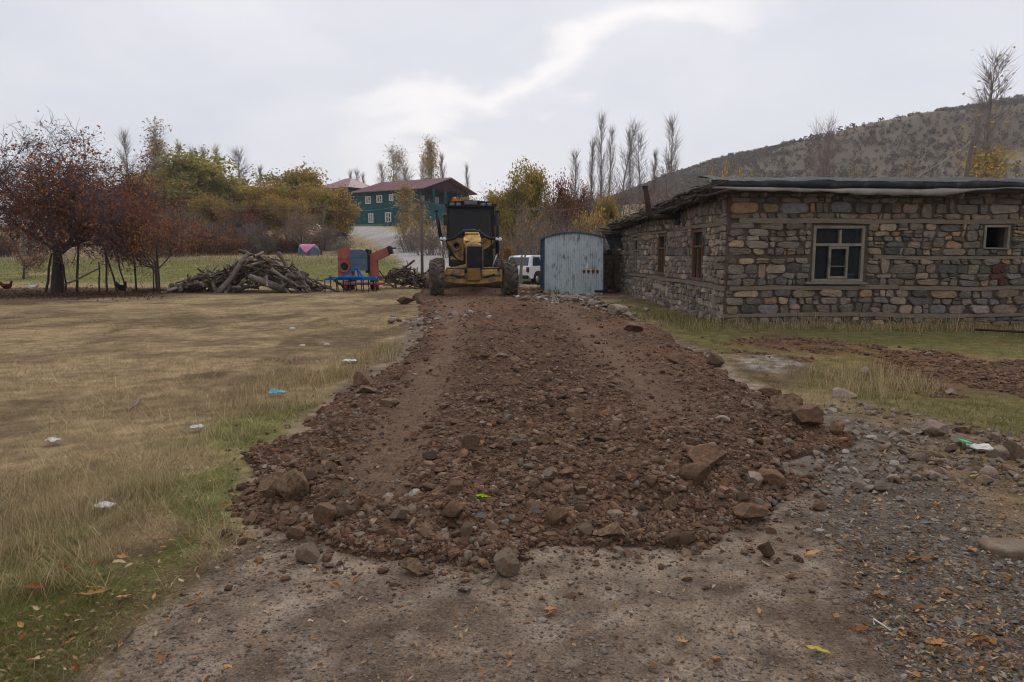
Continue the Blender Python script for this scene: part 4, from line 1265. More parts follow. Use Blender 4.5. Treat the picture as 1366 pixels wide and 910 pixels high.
def wheel(parent, c, R=.69, W=.46, rz=0.0, flip=1):
    """tyre with chevron lugs; axle along x"""
    mb = MB(); h = W / 2
    prof = [(R * .5, -h * .8), (R * .62, -h), (R * .86, -h * 1.02), (R * .945, -h * .86), (R * .955, -h * .4), (R * .96, 0), (R * .955, h * .4), (R * .945, h * .86), (R * .86, h * 1.02), (R * .62, h), (R * .5, h * .8)]
    mb.lathe(prof, (0, 0, 0), 'X', 40, close=True)
    nl = 18
    for k in range(nl):
        for sd_ in (-1, 1):
            a0 = 2 * PI * k / nl + (PI / nl if sd_ > 0 else 0)
            pts = []
            for q, (xx, da) in enumerate(((0.02, .22), (.30, .10), (.62, .03), (1.0, 0.0))):
                for rr, ww in ((R * .94, .075), (R * 1.0 if xx < .9 else R * .965, .055)):
                    for e in (-1, 1):
                        a = a0 + da + e * ww
                        pts.append((sd_ * xx * h, rr * math.cos(a), rr * math.sin(a)))
            V = np.array(pts); fs = []
            for q in range(3):
                b = q * 4; fs += [(b + 2, b + 3, b + 7, b + 6), (b, b + 2, b + 6, b + 4), (b + 3, b + 1, b + 5, b + 7)]
            fs += [(0, 1, 3, 2), (12, 14, 15, 13)]
            mb.add(V, np.array(fs))
    t_ = mb.build('wheel', M['tyre'], parent); t_.location = c; t_.rotation_euler = (0, 0, rz)
    mb = MB()
    mb.lathe([(0, flip * h * .35), (R * .16, flip * h * .35), (R * .2, flip * h * .25), (R * .40, flip * h * .15), (R * .46, flip * h * .7), (R * .54, flip * h * .8), (R * .54, -flip * h * .8), (R * .3, -flip * h * .2), (0, -flip * h * .2)], (0, 0, 0), 'X', 28)
    for k in range(10):
        a = 2 * PI * k / 10; mb.tube([(flip * h * .22, R * .28 * math.cos(a), R * .28 * math.sin(a)), (flip * h * .33, R * .28 * math.cos(a), R * .28 * math.sin(a))], .018, 6)
    mb.build('rim', M['rimy'], t_, True)
    return t_


wheel(gr, (-1.29, 0, .66), rz=math.radians(5), flip=-1); wheel(gr, (1.29, 0, .66), rz=math.radians(5), flip=1)
for yy in (5.6, 7.1):
    wheel(gr, (-1.33, yy, .66), flip=-1); wheel(gr, (1.2, yy, .66), flip=1)
# front axle: arched beam, lean links, steering gear
mb = MB()
arch = [(-1.02, .60), (-.6, .52), (0, .49), (.6, .53), (1.02, .62), (1.02, .75), (.6, .68), (0, .66), (-.6, .67), (-1.02, .73)]
mb.prism(arch, -.13, .13, 'Y')
mb.box((-.60, -.05, .90), (.62, .30, .20), (0, .03, 0), bev=.02); mb.box((.58, -.05, .90), (.56, .30, .19), (0, -.03, 0), bev=.02)
mb.box((-.99, 0, .78), (.10, .34, .42), bev=.02); mb.box((.99, 0, .78), (.10, .34, .42), bev=.02)
ax = mb.build('front_axle', M['yellow'], gr)
mb = MB(); mb.tube([(-.98, -.2, .80), (-.3, -.22, .77)], .028, 8); mb.tube([(.3, -.22, .77), (.98, -.2, .80)], .028, 8); mb.tube([(-.9, -.16, 1.04), (.05, -.18, 1.06), (.9, -.16, 1.05)], .022, 8); mb.build('tie_rod', M['steel'], ax, True)
for sx in (-1, 1):
    mb = MB(); mb.tube([(sx * .78, -.2, .82), (sx * .42, -.2, .74)], .045, 10); mb.build('steering_cylinder', M['blk'], ax, True)
mb = MB(); mb.box((.03, -.16, .84), (.46, .22, .46), bev=.02)
for q in (-.14, .2): mb.tube([(q, -.29, .95), (q, -.26, .95)], .03, 8)
mb.build('pivot_plate', M['mudplate'], gr)
# front frame nose: black counterweight plate with pale rim
mb = MB(); mb.box((.06, -.2, 1.42), (.52, .16, .74), bev=.02)
for k in range(9): mb.box((.06, -.285, 1.13 + k * .072), (.44, .02, .03))
npl = mb.build('front_plate', M['blk'], gr)
mb = MB(); mb.box((.06, -.2, 1.815), (.56, .18, .05), bev=.008); mb.box((-.225, -.2, 1.44), (.045, .17, .70), bev=.008); mb.box((.345, -.2, 1.44), (.045, .17, .70), bev=.008); mb.build('plate_rim', M['steel'], npl)
# gooseneck: box beam rising from the axle and running back to the cab
mb = MB()
path = [(0.02, 0, 1.28), (0.02, .15, 1.62), (0.02, .55, 1.93), (0.02, 1.4, 2.06), (.02, 3.0, 1.90), (.02, 3.6, 1.5)]
hw, hh = .27, .23
V = []
for (x, y, z) in path:
    V += [(x - hw, y, z - hh), (x + hw, y, z - hh), (x + hw, y, z + hh), (x + hw * .55, y, z + hh + .05), (x - hw * .55, y, z + hh + .05), (x - hw, y, z + hh)]
V = np.array(V); i = np.arange(6); j = (i + 1) % 6
mb.add(V, [np.stack([a * 6 + i, a * 6 + j, a * 6 + 6 + j, a * 6 + 6 + i], 1) for a in range(5)] + [np.arange(6)[::-1].reshape(1, -1), (30 + i).reshape(1, -1)])
gn = mb.build('gooseneck', M['yellow'], gr)
mb = MB(); mb.box((.0, .62, 2.02), (.62, .5, .22), (.25, 0, 0), bev=.04); mb.box((0, 1.3, 2.30), (.5, 1.1, .06), bev=.01)
mb.build('neck_cover', M['yellow_top'], gn)
mb = MB(); mb.box((-.17, .32, 1.92), (.16, .16, .16), bev=.02); mb.box((.25, .32, 1.90), (.14, .16, .14), bev=.02); mb.tube([(-.3, .2, 1.2), (-.32, .1, 1.6), (-.2, .2, 1.9)], .02, 6); mb.tube([(.42, .1, 1.1), (.47, .0, 1.5), (.3, .2, 1.85)], .018, 6)
mb.build('hydraulic_hose', M['blk'], gn)
# lift arms (saddle) with cylinders
mb = MB()
mb.prism([(-.95, 2.05), (-.62, 2.16), (-.30, 2.10), (-.30, 1.35), (-.48, 1.30), (-.68, 1.55)], 1.55, 1.80, 'Y')
mb.prism([(.33, 1.75), (.33, 2.12), (.60, 2.16), (.86, 2.04), (.72, 1.85), (.5, 1.72)], 1.55, 1.80, 'Y')
mb.bar((-.80, 1.5, 1.98), (-.36, 1.5, 1.30), .08); mb.box((-.55, 1.6, 1.37), (.5, .2, .12), (0, .1, 0), bev=.02); mb.box((-.52, 1.2, 1.05), (.8, .1, .10), (0, -.22, 0), bev=.02)
mb.build('lift_arm', M['yellow'], gr)
mb = MB(); mb.lathe([(.17, -.06), (.17, .06), (.11, .07), (.11, -.07), (.17, -.06)], (-.57, 1.48, 1.83), 'Y', 24); mb.lathe([(.06, -.03), (.06, .03), (0, .03)], (-.54, 1.46, 1.80), 'Y', 14); mb.build('cylinder_ring', M['steel'], gr, True)
mb = MB(); mb.lathe([(.105, -.01), (.105, .05), (0, .05)], (-.57, 1.48, 1.83), 'Y', 20); mb.build('ring_bore', M['blk'], gr, True)
for pts, nm in (([(-1.30, 1.9, 3.12), (-1.16, 1.9, 2.15)], 'l'), ([(.98, 1.9, 3.12), (.97, 1.9, 1.55)], 'r')):
    mb = MB(); mb.tube(pts, .065, 12); mb.tube([pts[0], Vector(pts[0]) + Vector((0, 0, .05))], .075, 12); cyl = mb.build('lift_cylinder', M['blk'], gr, True)
    mb = MB(); e = Vector(pts[1]); mb.tube([e, e + Vector((-.25 if e.x > 0 else .1, .1, -.75))], .03, 8); mb.build('rod', M['chrome'], cyl, True)
mb = MB(); mb.tube([(-1.06, 1.4, 2.10), (-.86, 1.4, 2.06), (-.6, 1.4, 2.14), (-.42, 1.4, 2.30), (-.2, 1.4, 2.40), (.08, 1.4, 2.40), (.3, 1.4, 2.34), (.46, 1.4, 2.20), (.66, 1.4, 2.12), (.98, 1.4, 2.10)], .055, 10)
for k in range(4): mb.tube([(-.35 + k * .2, 1.42, 2.34), (-.3 + k * .2, 1.5, 2.44), (-.2 + k * .2, 1.6, 2.36)], .03, 6)
mb.tube([(-.95, 1.5, 2.1), (-.9, 1.5, 1.8), (-.75, 1.5, 1.5), (-.4, 1.5, 1.25)], .022, 6); mb.tube([(.75, 1.5, 2.1), (.72, 1.5, 1.85), (.55, 1.4, 1.65), (.42, 1.3, 1.45)], .022, 6)
lb = mb.build('lamp_bar', M['blk'], gr, True)
for sx, zz in ((-1.05, 2.10), (1.0, 2.09)):
    mb = MB(); mb.box((sx, 1.3, zz), (.24, .18, .17), bev=.03); hl = mb.build('headlight', M['blk'], gr)
    mb = MB(); mb.lathe([(0, -.012), (.07, -.006), (.075, 0.01)], (sx + .04, 1.205, zz - .01), 'Y', 16); mb.lathe([(0, -.012), (.05, -.006), (.055, 0.01)], (sx - .075, 1.205, zz), 'Y', 16); mb.build('lamp_glass', M['lampglass'], hl, True)
M['roofgrey'] = mat('grey_roof_front', (.10, .115, .115), rough=.6, var=.2, bump=0)
# cab
cy0, cy1 = 2.9, 4.4; hwb, hwt = .90, .86; zc0, zc1 = 1.75, 3.38
mb = MB()
for sx in (-1, 1):
    mb.bar((sx * hwb, cy0, zc0), (sx * hwt, cy0 + .12, zc1), .09); mb.bar((sx * hwb, cy1, zc0), (sx * hwt, cy1, zc1), .10); mb.bar((sx * (hwb + .0), cy0 + .75, zc0), (sx * hwt, cy0 + .75, zc1), .07)
mb.box((0, cy0 + .12, zc1 - .05), (1.68, .1, .1)); mb.box((0, cy0 + .03, zc0 + .02), (1.72, .08, .10)); mb.box((0, (cy0 + cy1) / 2, zc0 - .35), (1.75, 1.5, .72), bev=.05)
mb.box((0, cy1 - .02, zc1 - .05), (1.64, .1, .1))
cab = mb.build('cab', M['blk'], gr)
mb = MB(); mb.prism([(-hwb + .05, zc0 + .08), (hwb - .05, zc0 + .08), (hwt - .05, zc1 - .1), (-hwt + .05, zc1 - .1)], cy0 + .10, cy0 + .12, 'Y'); mb.build('windshield', M['cabglass'], cab)
mb = MB()
for sx in (-1, 1): mb.box((sx * .86, (cy0 + cy1) / 2, (zc0 + zc1) / 2), (.02, 1.2, 1.45))
mb.build('side_window', M['cabglass'], cab)
mb = MB(); mb.box((0, cy1 - .05, 2.55), (1.6, .03, 1.5)); mb.build('rear_window', M['cabglass'], cab)
mb = MB(); mb.box((0.02, cy0 + .7, 2.3), (.5, .3, .9), bev=.06); mb.box((.02, cy0 + .3, 2.25), (.3, .12, .5), bev=.03); mb.build('driver_seat', M['roofgrey'], cab)
mb = MB(); pr = [(-1.0, 3.36), (1.0, 3.36), (.98, 3.46), (.7, 3.555), (.25, 3.60), (-.25, 3.60), (-.7, 3.555), (-.98, 3.46)]
mb.prism(pr, cy0 - .12, cy1 + .15, 'Y'); rf_ = mb.build('roof', M['blk'], cab)
mb = MB()
for xx in (-.72, .72, -.48, .48): mb.box((xx, cy0 - .17, 3.44), (.19, .1, .13), bev=.03)
mb.box((0, cy0 - .14, 3.50), (.5, .06, .13), bev=.02); mb.build('roof_lamp', M['roofgrey'], rf_)
mb = MB(); mb.lathe([(0.075, 0), (.085, .02), (.08, .14), (.05, .2), (0, .21)], (-.62, cy0 + .4, 3.56), 'Z', 16); mb.build('beacon', M['orange'], rf_, True)
for sx in (-1, 1):
    mb = MB(); mb.tube([(sx * .9, cy0 + .1, 3.2), (sx * .98, cy0 - .15, 3.15)], .02, 6); mb.box((sx * .98, cy0 - .15, 2.85), (.16, .06, .42), bev=.02); mb.build('mirror', M['blk'], cab)
# engine hood, tandem cases
mb = MB(); mb.box((0, 6.0, 1.85), (1.4, 2.9, 1.1), bev=.08); mb.build('engine_hood', M['yellow'], gr)
for xx in (-.9, .9): mb = MB(); mb.box((xx, 6.35, .72), (.24, 2.2, .45), bev=.05); mb.build('tandem_case', M['yellow'], gr)
mb = MB(); mb.box((0, 6.0, 1.0), (1.6, 2.6, .5), bev=.05); mb.build('rear_frame', M['yellow'], gr)
mb = MB(); mb.tube([(.35, 6.5, 2.3), (.35, 6.5, 3.1)], .06, 10); mb.build('exhaust', M['iron'], gr, True)
# drawbar, circle and blade, earth in front of it
mb = MB(); mb.bar((-.05, .3, 1.0), (-.6, 2.3, .92), .12); mb.bar((.1, .3, 1.0), (.65, 2.3, .92), .12); mb.lathe([(.5, -.05), (.72, -.05), (.72, .05), (.5, .05), (.5, -.05)], (.02, 2.5, .86), 'Z', 32); mb.build('drawbar_circle', M['blk'], gr)
mb = MB(); pr = []
for a in np.linspace(-.9, .9, 9): pr.append((2.75 - .42 * math.cos(a) + .3, .52 + .42 * math.sin(a)))
for a in np.linspace(.9, -.9, 9): pr.append((2.75 - .42 * math.cos(a) + .325, .52 + .42 * math.sin(a)))
mb.prism(pr, -1.75, 1.7, 'X'); mb.build('blade', M['steel'], gr)

# ================================================================== PICKUP behind the shed
M['carwhite'] = mat('white_car_paint', (.56, .56, .57), rough=.3, var=.06, scale=2, dirt=(.3, .27, .24), dirt_amt=.25, bump=0, spec=.5)
M['cardark'] = mat('car_black_trim', (.02, .02, .022), rough=.6, var=.2, bump=0)
M['carglass'] = mat('car_glass', (.014, .022, .035), rough=.08, var=.2, bump=0, spec=.5)
M['redlamp'] = mat('red_tail_lamp', (.09, .02, .02), rough=.25, var=.2, bump=0)
CYW = math.radians(-33)
cc = at(706, 377, 41.5)
cz = float(zt(cc.x, 41.8))
pk_ = thing('pickup', 'white pickup with tinted rear window parked behind the pale blue shed', 'pickup', (cc.x, 41.5, cz), CYW)
# local: rear right corner at the origin, y forward, x to the right (body spans x -1.8..0)
W_ = 1.8


def carprof(pts): return [(y, z) for y, z in pts]


mb = MB()
low_ = [(0.0, .52), (.02, .95), (.06, 1.05), (1.55, 1.08), (3.55, 1.06), (4.95, .92), (5.15, .62), (5.1, .42), (4.75, .36), (4.7, .60), (4.5, .80), (4.2, .86), (3.9, .80), (3.7, .60), (3.65, .36), (1.55, .36), (1.5, .6), (1.3, .8), (1.0, .86), (.7, .8), (.5, .60), (.45, .40), (.1, .42)]
mb.prism(low_, -W_, 0, 'X')
cabp = [(.10, 1.06), (.42, 1.66), (.6, 1.72), (2.6, 1.74), (2.9, 1.68), (3.75, 1.07)]
y_, z_ = zip(*cabp); n_ = len(cabp)
for_in = .13
V = np.array([(-W_ + .02 + (for_in if z > 1.3 else 0), y, z) for y, z in cabp] + [(-.02 - (for_in if z > 1.3 else 0), y, z) for y, z in cabp]); i = np.arange(n_); j = (i + 1) % n_
mb.add(V, [np.stack([i, j, n_ + j, n_ + i], 1), i[::-1].reshape(1, -1), (n_ + i).reshape(1, -1)])
body = mb.build('body', M['carwhite'], pk_)
mb = MB(); mb.add([(-W_ + .16, .135, 1.15), (-.16, .135, 1.15), (-.26, .385, 1.615), (-W_ + .26, .385, 1.615)], np.array([[0, 1, 2, 3]])); mb.add([(-W_ + .16, .165, 1.15), (-.16, .165, 1.15), (-.26, .415, 1.615), (-W_ + .26, .415, 1.615)], np.array([[3, 2, 1, 0]])); mb.build('rear_window', M['carglass'], pk_)
for y0, y1, t0, t1 in ((.42, 1.35, .62, 1.35), (1.45, 2.35, 1.45, 2.35), (2.45, 3.45, 2.45, 2.86)):
    mb = MB(); x0, x1 = -.012, -.125
    q = np.array([(x0, y0, 1.14), (x0, y1, 1.14), (x1, t1, 1.63), (x1, t0, 1.63)]); mb.add(np.concatenate([q, q - np.array((.02, 0, 0))]), [np.array([[0, 1, 2, 3], [7, 6, 5, 4]])]); mb.build('side_window', M['carglass'], pk_)
mb = MB(); mb.add([(-W_ + .12, 3.72, 1.12), (-.12, 3.72, 1.12), (-.24, 2.93, 1.66), (-W_ + .24, 2.93, 1.66)], np.array([[0, 1, 2, 3]])); mb.build('windshield', M['carglass'], pk_)
mb = MB(); mb.box((-W_ / 2, -.06, .50), (W_ - .04, .16, .2), bev=.04); mb.build('bumper', M['cardark'], pk_)
for xx in (-.10, -W_ + .10):
    mb = MB(); mb.box((xx, -.005, .92), (.17, .06, .30), bev=.015); mb.build('taillight', M['redlamp'], pk_)
mb = MB(); mb.box((-W_ / 2, -.008, .80), (.5, .02, .12)); mb.build('number_plate', M['pvc'], pk_)
for xx in (-.14, -W_ + .14):
    for yy in (1.0, 4.2):
        mb = MB(); R_ = .37; h = .12
        mb.lathe([(R_ * .6, -h), (R_ * .95, -h), (R_, -h * .6), (R_, h * .6), (R_ * .95, h), (R_ * .6, h), (R_ * .6, -h)], (0, 0, 0), 'X', 24); wo = mb.build('wheel', M['cardark'], pk_, True, (xx, yy, R_))
        mb = MB(); mb.lathe([(0, .08), (.07, .085), (R_ * .6, .09), (R_ * .61, -.1), (0, -.1)], (0, 0, 0), 'X', 20); mb.build('rim', M['chrome'], wo, True)
mb = MB(); mb.box((.08, 2.75, 1.18), (.2, .12, .16), bev=.03); mb.build('mirror', M['cardark'], pk_)

# ================================================================== THRESHER, CULTIVATOR
M['red'] = mat('red_machine_paint', (.34, .06, .034), rough=.55, var=.2, scale=4, dirt=(.17, .07, .045), dirt_amt=.6, bump=.1, sat=.9)
M['slate'] = mat('slate_blue_sheet', (.085, .12, .165), rough=.5, var=.15, scale=3, dirt=(.13, .13, .14), dirt_amt=.35, bump=.1)
M['bluem'] = mat('blue_machine_paint', (.045, .13, .34), rough=.5, var=.25, scale=5, dirt=(.04, .05, .08), dirt_amt=.4, bump=.1)
TY = 31.0
t0 = at(451, 374, TY); tz = float(zt(t0.x, TY))
th = thing('threshing_machine', 'red and blue threshing machine with a slanting red chute beside the woodpile', 'threshing machine', (t0.x, TY, tz), 0)
q = lambda px_, py_: at(px_, py_, TY) - Vector(th.location)


def roundtop(x0, x1, z0, z1, r, rl=None):
    rl = r if rl is None else rl
    P = [(x0, z0), (x1, z0)]
    P += [(x1 - r + r * math.cos(a), z1 - r + r * math.sin(a)) for a in np.linspace(0, PI / 2, 6)]
    P += [(x0 + rl - rl * math.sin(a), z1 - rl + rl * math.cos(a)) for a in np.linspace(0, PI / 2, 6)]
    return P


a, b = q(451, 364), q(468, 331.5)
mb = MB(); mb.prism(roundtop(a.x, b.x, a.z - .15, b.z, .08, .22), 0, .7, 'Y'); mb.box(((a.x + b.x) / 2, -.012, (a.z + b.z) / 2 + .1), (b.x - a.x - .06, .03, .03)); mb.build('red_housing', M['red'], th)
a2, b2 = q(467.5, 361), q(490, 333)
mb = MB(); mb.prism(roundtop(a2.x, b2.x, a2.z, b2.z, .24, .16), -.08, .62, 'Y')
for k in (.33, .66): mb.box((a2.x + (b2.x - a2.x) * .5, -.09, a2.z + (b2.z - a2.z) * k), ((b2.x - a2.x) * .9, .02, .025))
mb.build('blue_panel', M['slate'], th)
mb = MB(); mb.prism(roundtop(b2.x - .1, b2.x + .07, a2.z - .1, b2.z + .02, .06), .0, .6, 'Y'); mb.build('panel_edge', M['blk'], th)
c = q(460.5, 356)
mb = MB(); mb.lathe([(.24, -.05), (.24, .05), (.16, .06), (.16, -.06), (.24, -.05)], (c.x, -.08, c.z), 'Y', 24); mb.build('fan_ring', M['red'], th, True)
mb = MB(); mb.lathe([(.155, -.0), (0, -.02)], (c.x, -.05, c.z), 'Y', 20); mb.lathe([(.05, -.08), (0, -.09)], (c.x, -.05, c.z), 'Y', 10); mb.build('fan', M['blk'], th, True)
mb = MB()
e0, e1, e2 = q(493, 371), q(497, 345), q(518, 335.5)
mb.prism([(e0.x - .05, e0.z - .1), (e0.x + .35, e0.z - .1), (e0.x + .30, e1.z - .1), (q(499, 350).x, q(499, 349).z), (e2.x, e2.z - .16), (e2.x - .05, e2.z + .20), (e1.x - .25, e1.z + .14), (e0.x - .12, e1.z - .1)], .1, .45, 'Y')
chute = mb.build('chute', M['red'], th)
mb = MB(); mb.box((e2.x + .04, .27, e2.z + .06), (.16, .42, .34), (0, -.3, 0), bev=.02); mb.box((e2.x + .2, .27, e2.z + .14), (.2, .08, .06)); mb.build('chute_mouth', M['blk'], chute)
mb = MB(); mb.box((.95, .3, .28), (1.9, .8, .12), bev=.02); mb.box((.3, .2, .2), (.12, .5, .4)); mb.box((1.6, .2, .2), (.12, .5, .4)); mb.build('chassis', M['red'], th)
for xx in (.45, 1.35):
    mb = MB(); mb.lathe([(.2, -.08), (.3, -.08), (.32, 0), (.3, .08), (.2, .08), (.2, -.08)], (0, 0, 0), 'X', 20); mb.lathe([(0, -.04), (.2, -.05), (.2, .05), (0, .04)], (0, 0, 0), 'X', 16); mb.build('wheel', M['tyre'], th, True, (xx, .75, .3))
cx0 = at(468, 378, 29.3)
cu = thing('cultivator', 'blue tined cultivator with a pointed hitch in front of the threshing machine', 'cultivator', (cx0.x, 29.3, float(zt(cx0.x, 29.3))), math.radians(4))
mb = MB()
for yy, z in ((0, .52), (.35, .54), (.7, .56)): mb.bar((-1.05, yy, z), (1.05, yy, z), .07)
for xx in (-1.0, -.45, .0, .45, 1.0): mb.bar((xx, 0, .53), (xx, .7, .56), .06)
fr = mb.build('frame', M['bluem'], cu)
mb = MB(); mb.bar((-.55, .05, .55), (.22, .2, .95), .06); mb.bar((.5, .05, .55), (.26, .2, .95), .06); mb.bar((.24, .6, .55), (.24, .2, .97), .05); mb.box((.0, .15, .60), (.95, .5, .10), bev=.02); mb.bar((-.7, -.1, .5), (-.3, .1, .66), .06); mb.bar((.25, -.1, .5), (.85, .05, .56), .05); mb.build('hitch', M['bluem'], fr)
for k in range(13):
    xx = -1.02 + k * .17; yy = (0, .35, .7)[k % 3]
    mb = MB(); mb.tube([(xx, yy, .54), (xx, yy - .1, .46), (xx, yy - .12, .3), (xx, yy - .02, .16), (xx, yy - .1, .02), (xx, yy - .18, -.02)], [.022, .022, .02, .02, .018, .012], 6); mb.build('tine', M['blk'], cu, True)

# ================================================================== TARP BUNDLE, POLES, WIRES
M['tarpblue'] = mat('blue_grey_tarp', (.10, .13, .17), rough=.6, var=.35, scale=2.5, bump=.5, bscale=5, bdist=.06, dirt=(.05, .07, .10), dirt_amt=.5)
M['pink'] = mat('pink_cloth', (.48, .23, .31), rough=.8, var=.15, scale=3, bump=.4, bdist=.05)
M['polewood'] = mat('grey_pole_wood', (.10, .085, .075), var=.3, scale=4, stretch=(4, 4, .5), bump=.3)
M['wire'] = mat('wire', (.16, .15, .15), rough=.6, var=0, bump=0)
p = march(412, 341)
tb = thing('covered_bale', 'blue tarp covered bundle with pink cloth on top out on the green meadow', 'bundle', (p.x, p.y, p.z))
mb = MB(); bv, bf = ico(3); V = bv.copy(); V = np.sign(V) * np.abs(V) ** .7; V *= np.array((1.0, .8, .75)); V[:, 2] = np.maximum(V[:, 2] + .3, -.1); V *= (1 + .12 * (fbm(V[:, 0] * 2 + 5, V[:, 2] * 2 + V[:, 1], 3, 4) - .5))[:, None]
mb.add(V, bf); mb.build('tarp', M['tarpblue'], tb)
mb = MB(); g = 8; gu, gv = np.meshgrid(np.linspace(-1, 1, g), np.linspace(0, 1, g))
X = gu * .80 * (1 - gv * .95); Z = 1.0 - .72 * gv; Yv = -.52 - .42 * gv ** .6
V = np.stack([X, Yv, Z + .02 * np.sin(gu * 7)], -1).reshape(-1, 3); i = (np.arange(g - 1)[None] + np.arange(g - 1)[:, None] * g).ravel(); qd = np.stack([i, i + 1, i + g + 1, i + g], 1)
V2 = np.stack([gu * .72, -.35 + .6 * gv, .99 + .10 * np.sin(gv * 3)], -1).reshape(-1, 3)
mb.add(np.concatenate([V, V + np.array((0, .04, -.02))]), [qd, qd[:, ::-1] + g * g]); mb.add(V2, qd); mb.build('cloth', M['pink'], tb, True)


def pole(px_, ytop, ybot, Y, r, label, arm=False, lean=0.0, mat_='polewood', name='utility_pole', base=None):
    b = march(px_, ybot) if base is None else base
    if Y: b = Vector((at(px_, ybot, Y).x, Y, float(zt(at(px_, ybot, Y).x, Y)) - .1))
    top = at(px_ + lean, ytop, b.y)
    o = thing(name, label, 'pole', b)
    mb = MB(); t = top - b; mb.tube([(0, 0, 0), (t.x * .5, 0, t.z * .5), (t.x, 0, t.z)], [r, r * .9, r * .75], 10); mb.build('shaft', M[mat_], o, True)
    if arm:
        mb = MB(); mb.box((t.x, -.08, t.z - .3), (1.0, .08, .10))
        for k in (-.42, 0, .42): mb.lathe([(.03, 0), (.045, .05), (.03, .12), (0, .13)], (t.x + k, -.08, t.z - .25), 'Z', 10)
        mb.build('crossarm', M[mat_], o)
    return o, top


_, w1 = pole(428, 272, 330, 72, .11, 'leaning thin grey pole beside the orange bushes left of the green house', True, 5)
_, w2 = pole(563, 262, 352, 40, .085, 'slim grey pole standing behind the left tyre of the grader', True, -1)
_, w4 = pole(1279, 182, 240, 46, .17, 'leaning tan wooden pole rising behind the stone house roof', False, 19)
w5 = at(700, 275, 38.5)



def wire(a, b, sag, label, r=.012):
    mb = MB(); P = [a.lerp(b, k / 12) - Vector((0, 0, sag * 4 * (k / 12) * (1 - k / 12))) for k in range(13)]
    mb.tube(P, r, 5); tag(mb.build('overhead_wire', M['wire'], None, True), label, 'wire')


wire(w1 - Vector((0, 0, .25)), w2 - Vector((0, 0, .25)), .5, 'wire strung from the leaning pole across the green house front', .011)
wire(at(185, 268, 74), w1 - Vector((0, 0, .2)), .5, 'wire running past the olive trees to the leaning pole', .013)
wire(w2 - Vector((0, 0, .2)), w5 - Vector((0, 0, .1)), .35, 'wire strung above the grader from slim pole to trunk post', .009)
wire(w5 - Vector((0, 0, .1)), at(835, 262, 30), .3, 'wire from the trunk post to the stone house eave', .009)
wire(w4 - Vector((0, 0, .2)), at(1215, 240, 24), .1, 'pale wire slanting down from the leaning tan pole to the roof', .012)
wire(w4 - Vector((0, 0, .2)), at(1420, 208, 48), .15, 'dark wire running from the leaning tan pole up the hillside', .012)
# ================================================================== TREES
M['bark'] = mat('tree_bark', (.05, .04, .036), var=.35, scale=6, stretch=(3, 3, .6), bump=.5, objvar=.15)
M['barkpale'] = mat('pale_poplar_bark', (.16, .145, .135), var=.3, scale=4, bump=.2, objvar=.12)
M['twigdark'] = mat('dark_twig', (.082, .064, .068), var=.3, scale=3, bump=0, objvar=.1)
M['twiggrey'] = mat('grey_twig', (.215, .195, .185), var=.25, scale=3, bump=0, objvar=.12)
M['twigred'] = mat('reddish_twig', (.19, .155, .15), var=.25, scale=3, bump=0, objvar=.12)
M['leaf'] = mat('autumn_leaf', attr=True, rough=.75, var=0, bump=0, objvar=.12, transl=.4, spec=.05, sat=1.0)
M['barkyel'] = M['barkpale']


def unit(v):
    l = v.length
    return v / l if l > 1e-9 else Vector((0, 0, 1))


def grow(P, rng, origin=Vector((0, 0, 0)), d0=Vector((0, 0, 1)), L0=None, r0=None):
    """branch skeleton: list of (p, q, r0, r1, level) and leaf sites"""
    segs = []; sites = []
    nl = len(P['len'])

    def go(p, d, L, r, lev):
        ns = P['seg'][lev]; st = L / ns; rr = r
        tip = P.get('tip', .15)
        acc = 0.0
        for i in range(ns):
            f = (i + 1) / ns
            w_ = P['wob'][lev]
            d = unit(d + Vector((rng.gauss(0, w_), rng.gauss(0, w_), rng.gauss(0, w_) + P['up'][lev])))
            q = p + d * st; r1 = r * (1 - (1 - tip) * f)
            segs.append((p.copy(), q.copy(), rr, r1, lev)); rr = r1
            if lev >= P['leaflev']:
                sites.append((q.copy(), lev))
            if lev + 1 < nl and f >= P['start'][lev]:
                acc += P['n'][lev] / max(1, round(ns * (1 - P['start'][lev]) + .5))
                while acc >= 1 or (acc > 0 and rng.random() < acc and i == ns - 1):
                    acc -= 1
                    az = rng.uniform(0, 2 * PI); ang = math.radians(P['ang'][lev] * rng.uniform(.75, 1.25))
                    a = unit(d.orthogonal()); b = d.cross(a)
                    nd = d * math.cos(ang) + (a * math.cos(az) + b * math.sin(az)) * math.sin(ang)
                    shape = P['shape'][lev](f)
                    go(p.lerp(q, rng.random()), unit(nd), P['len'][lev + 1] * shape * rng.uniform(.7, 1.2), max(r1 * P['rr'][lev], P['rmin']), lev + 1)
            p = q
    go(origin, d0, L0 or P['len'][0], r0 or P['r'], 0)
    return segs, sites


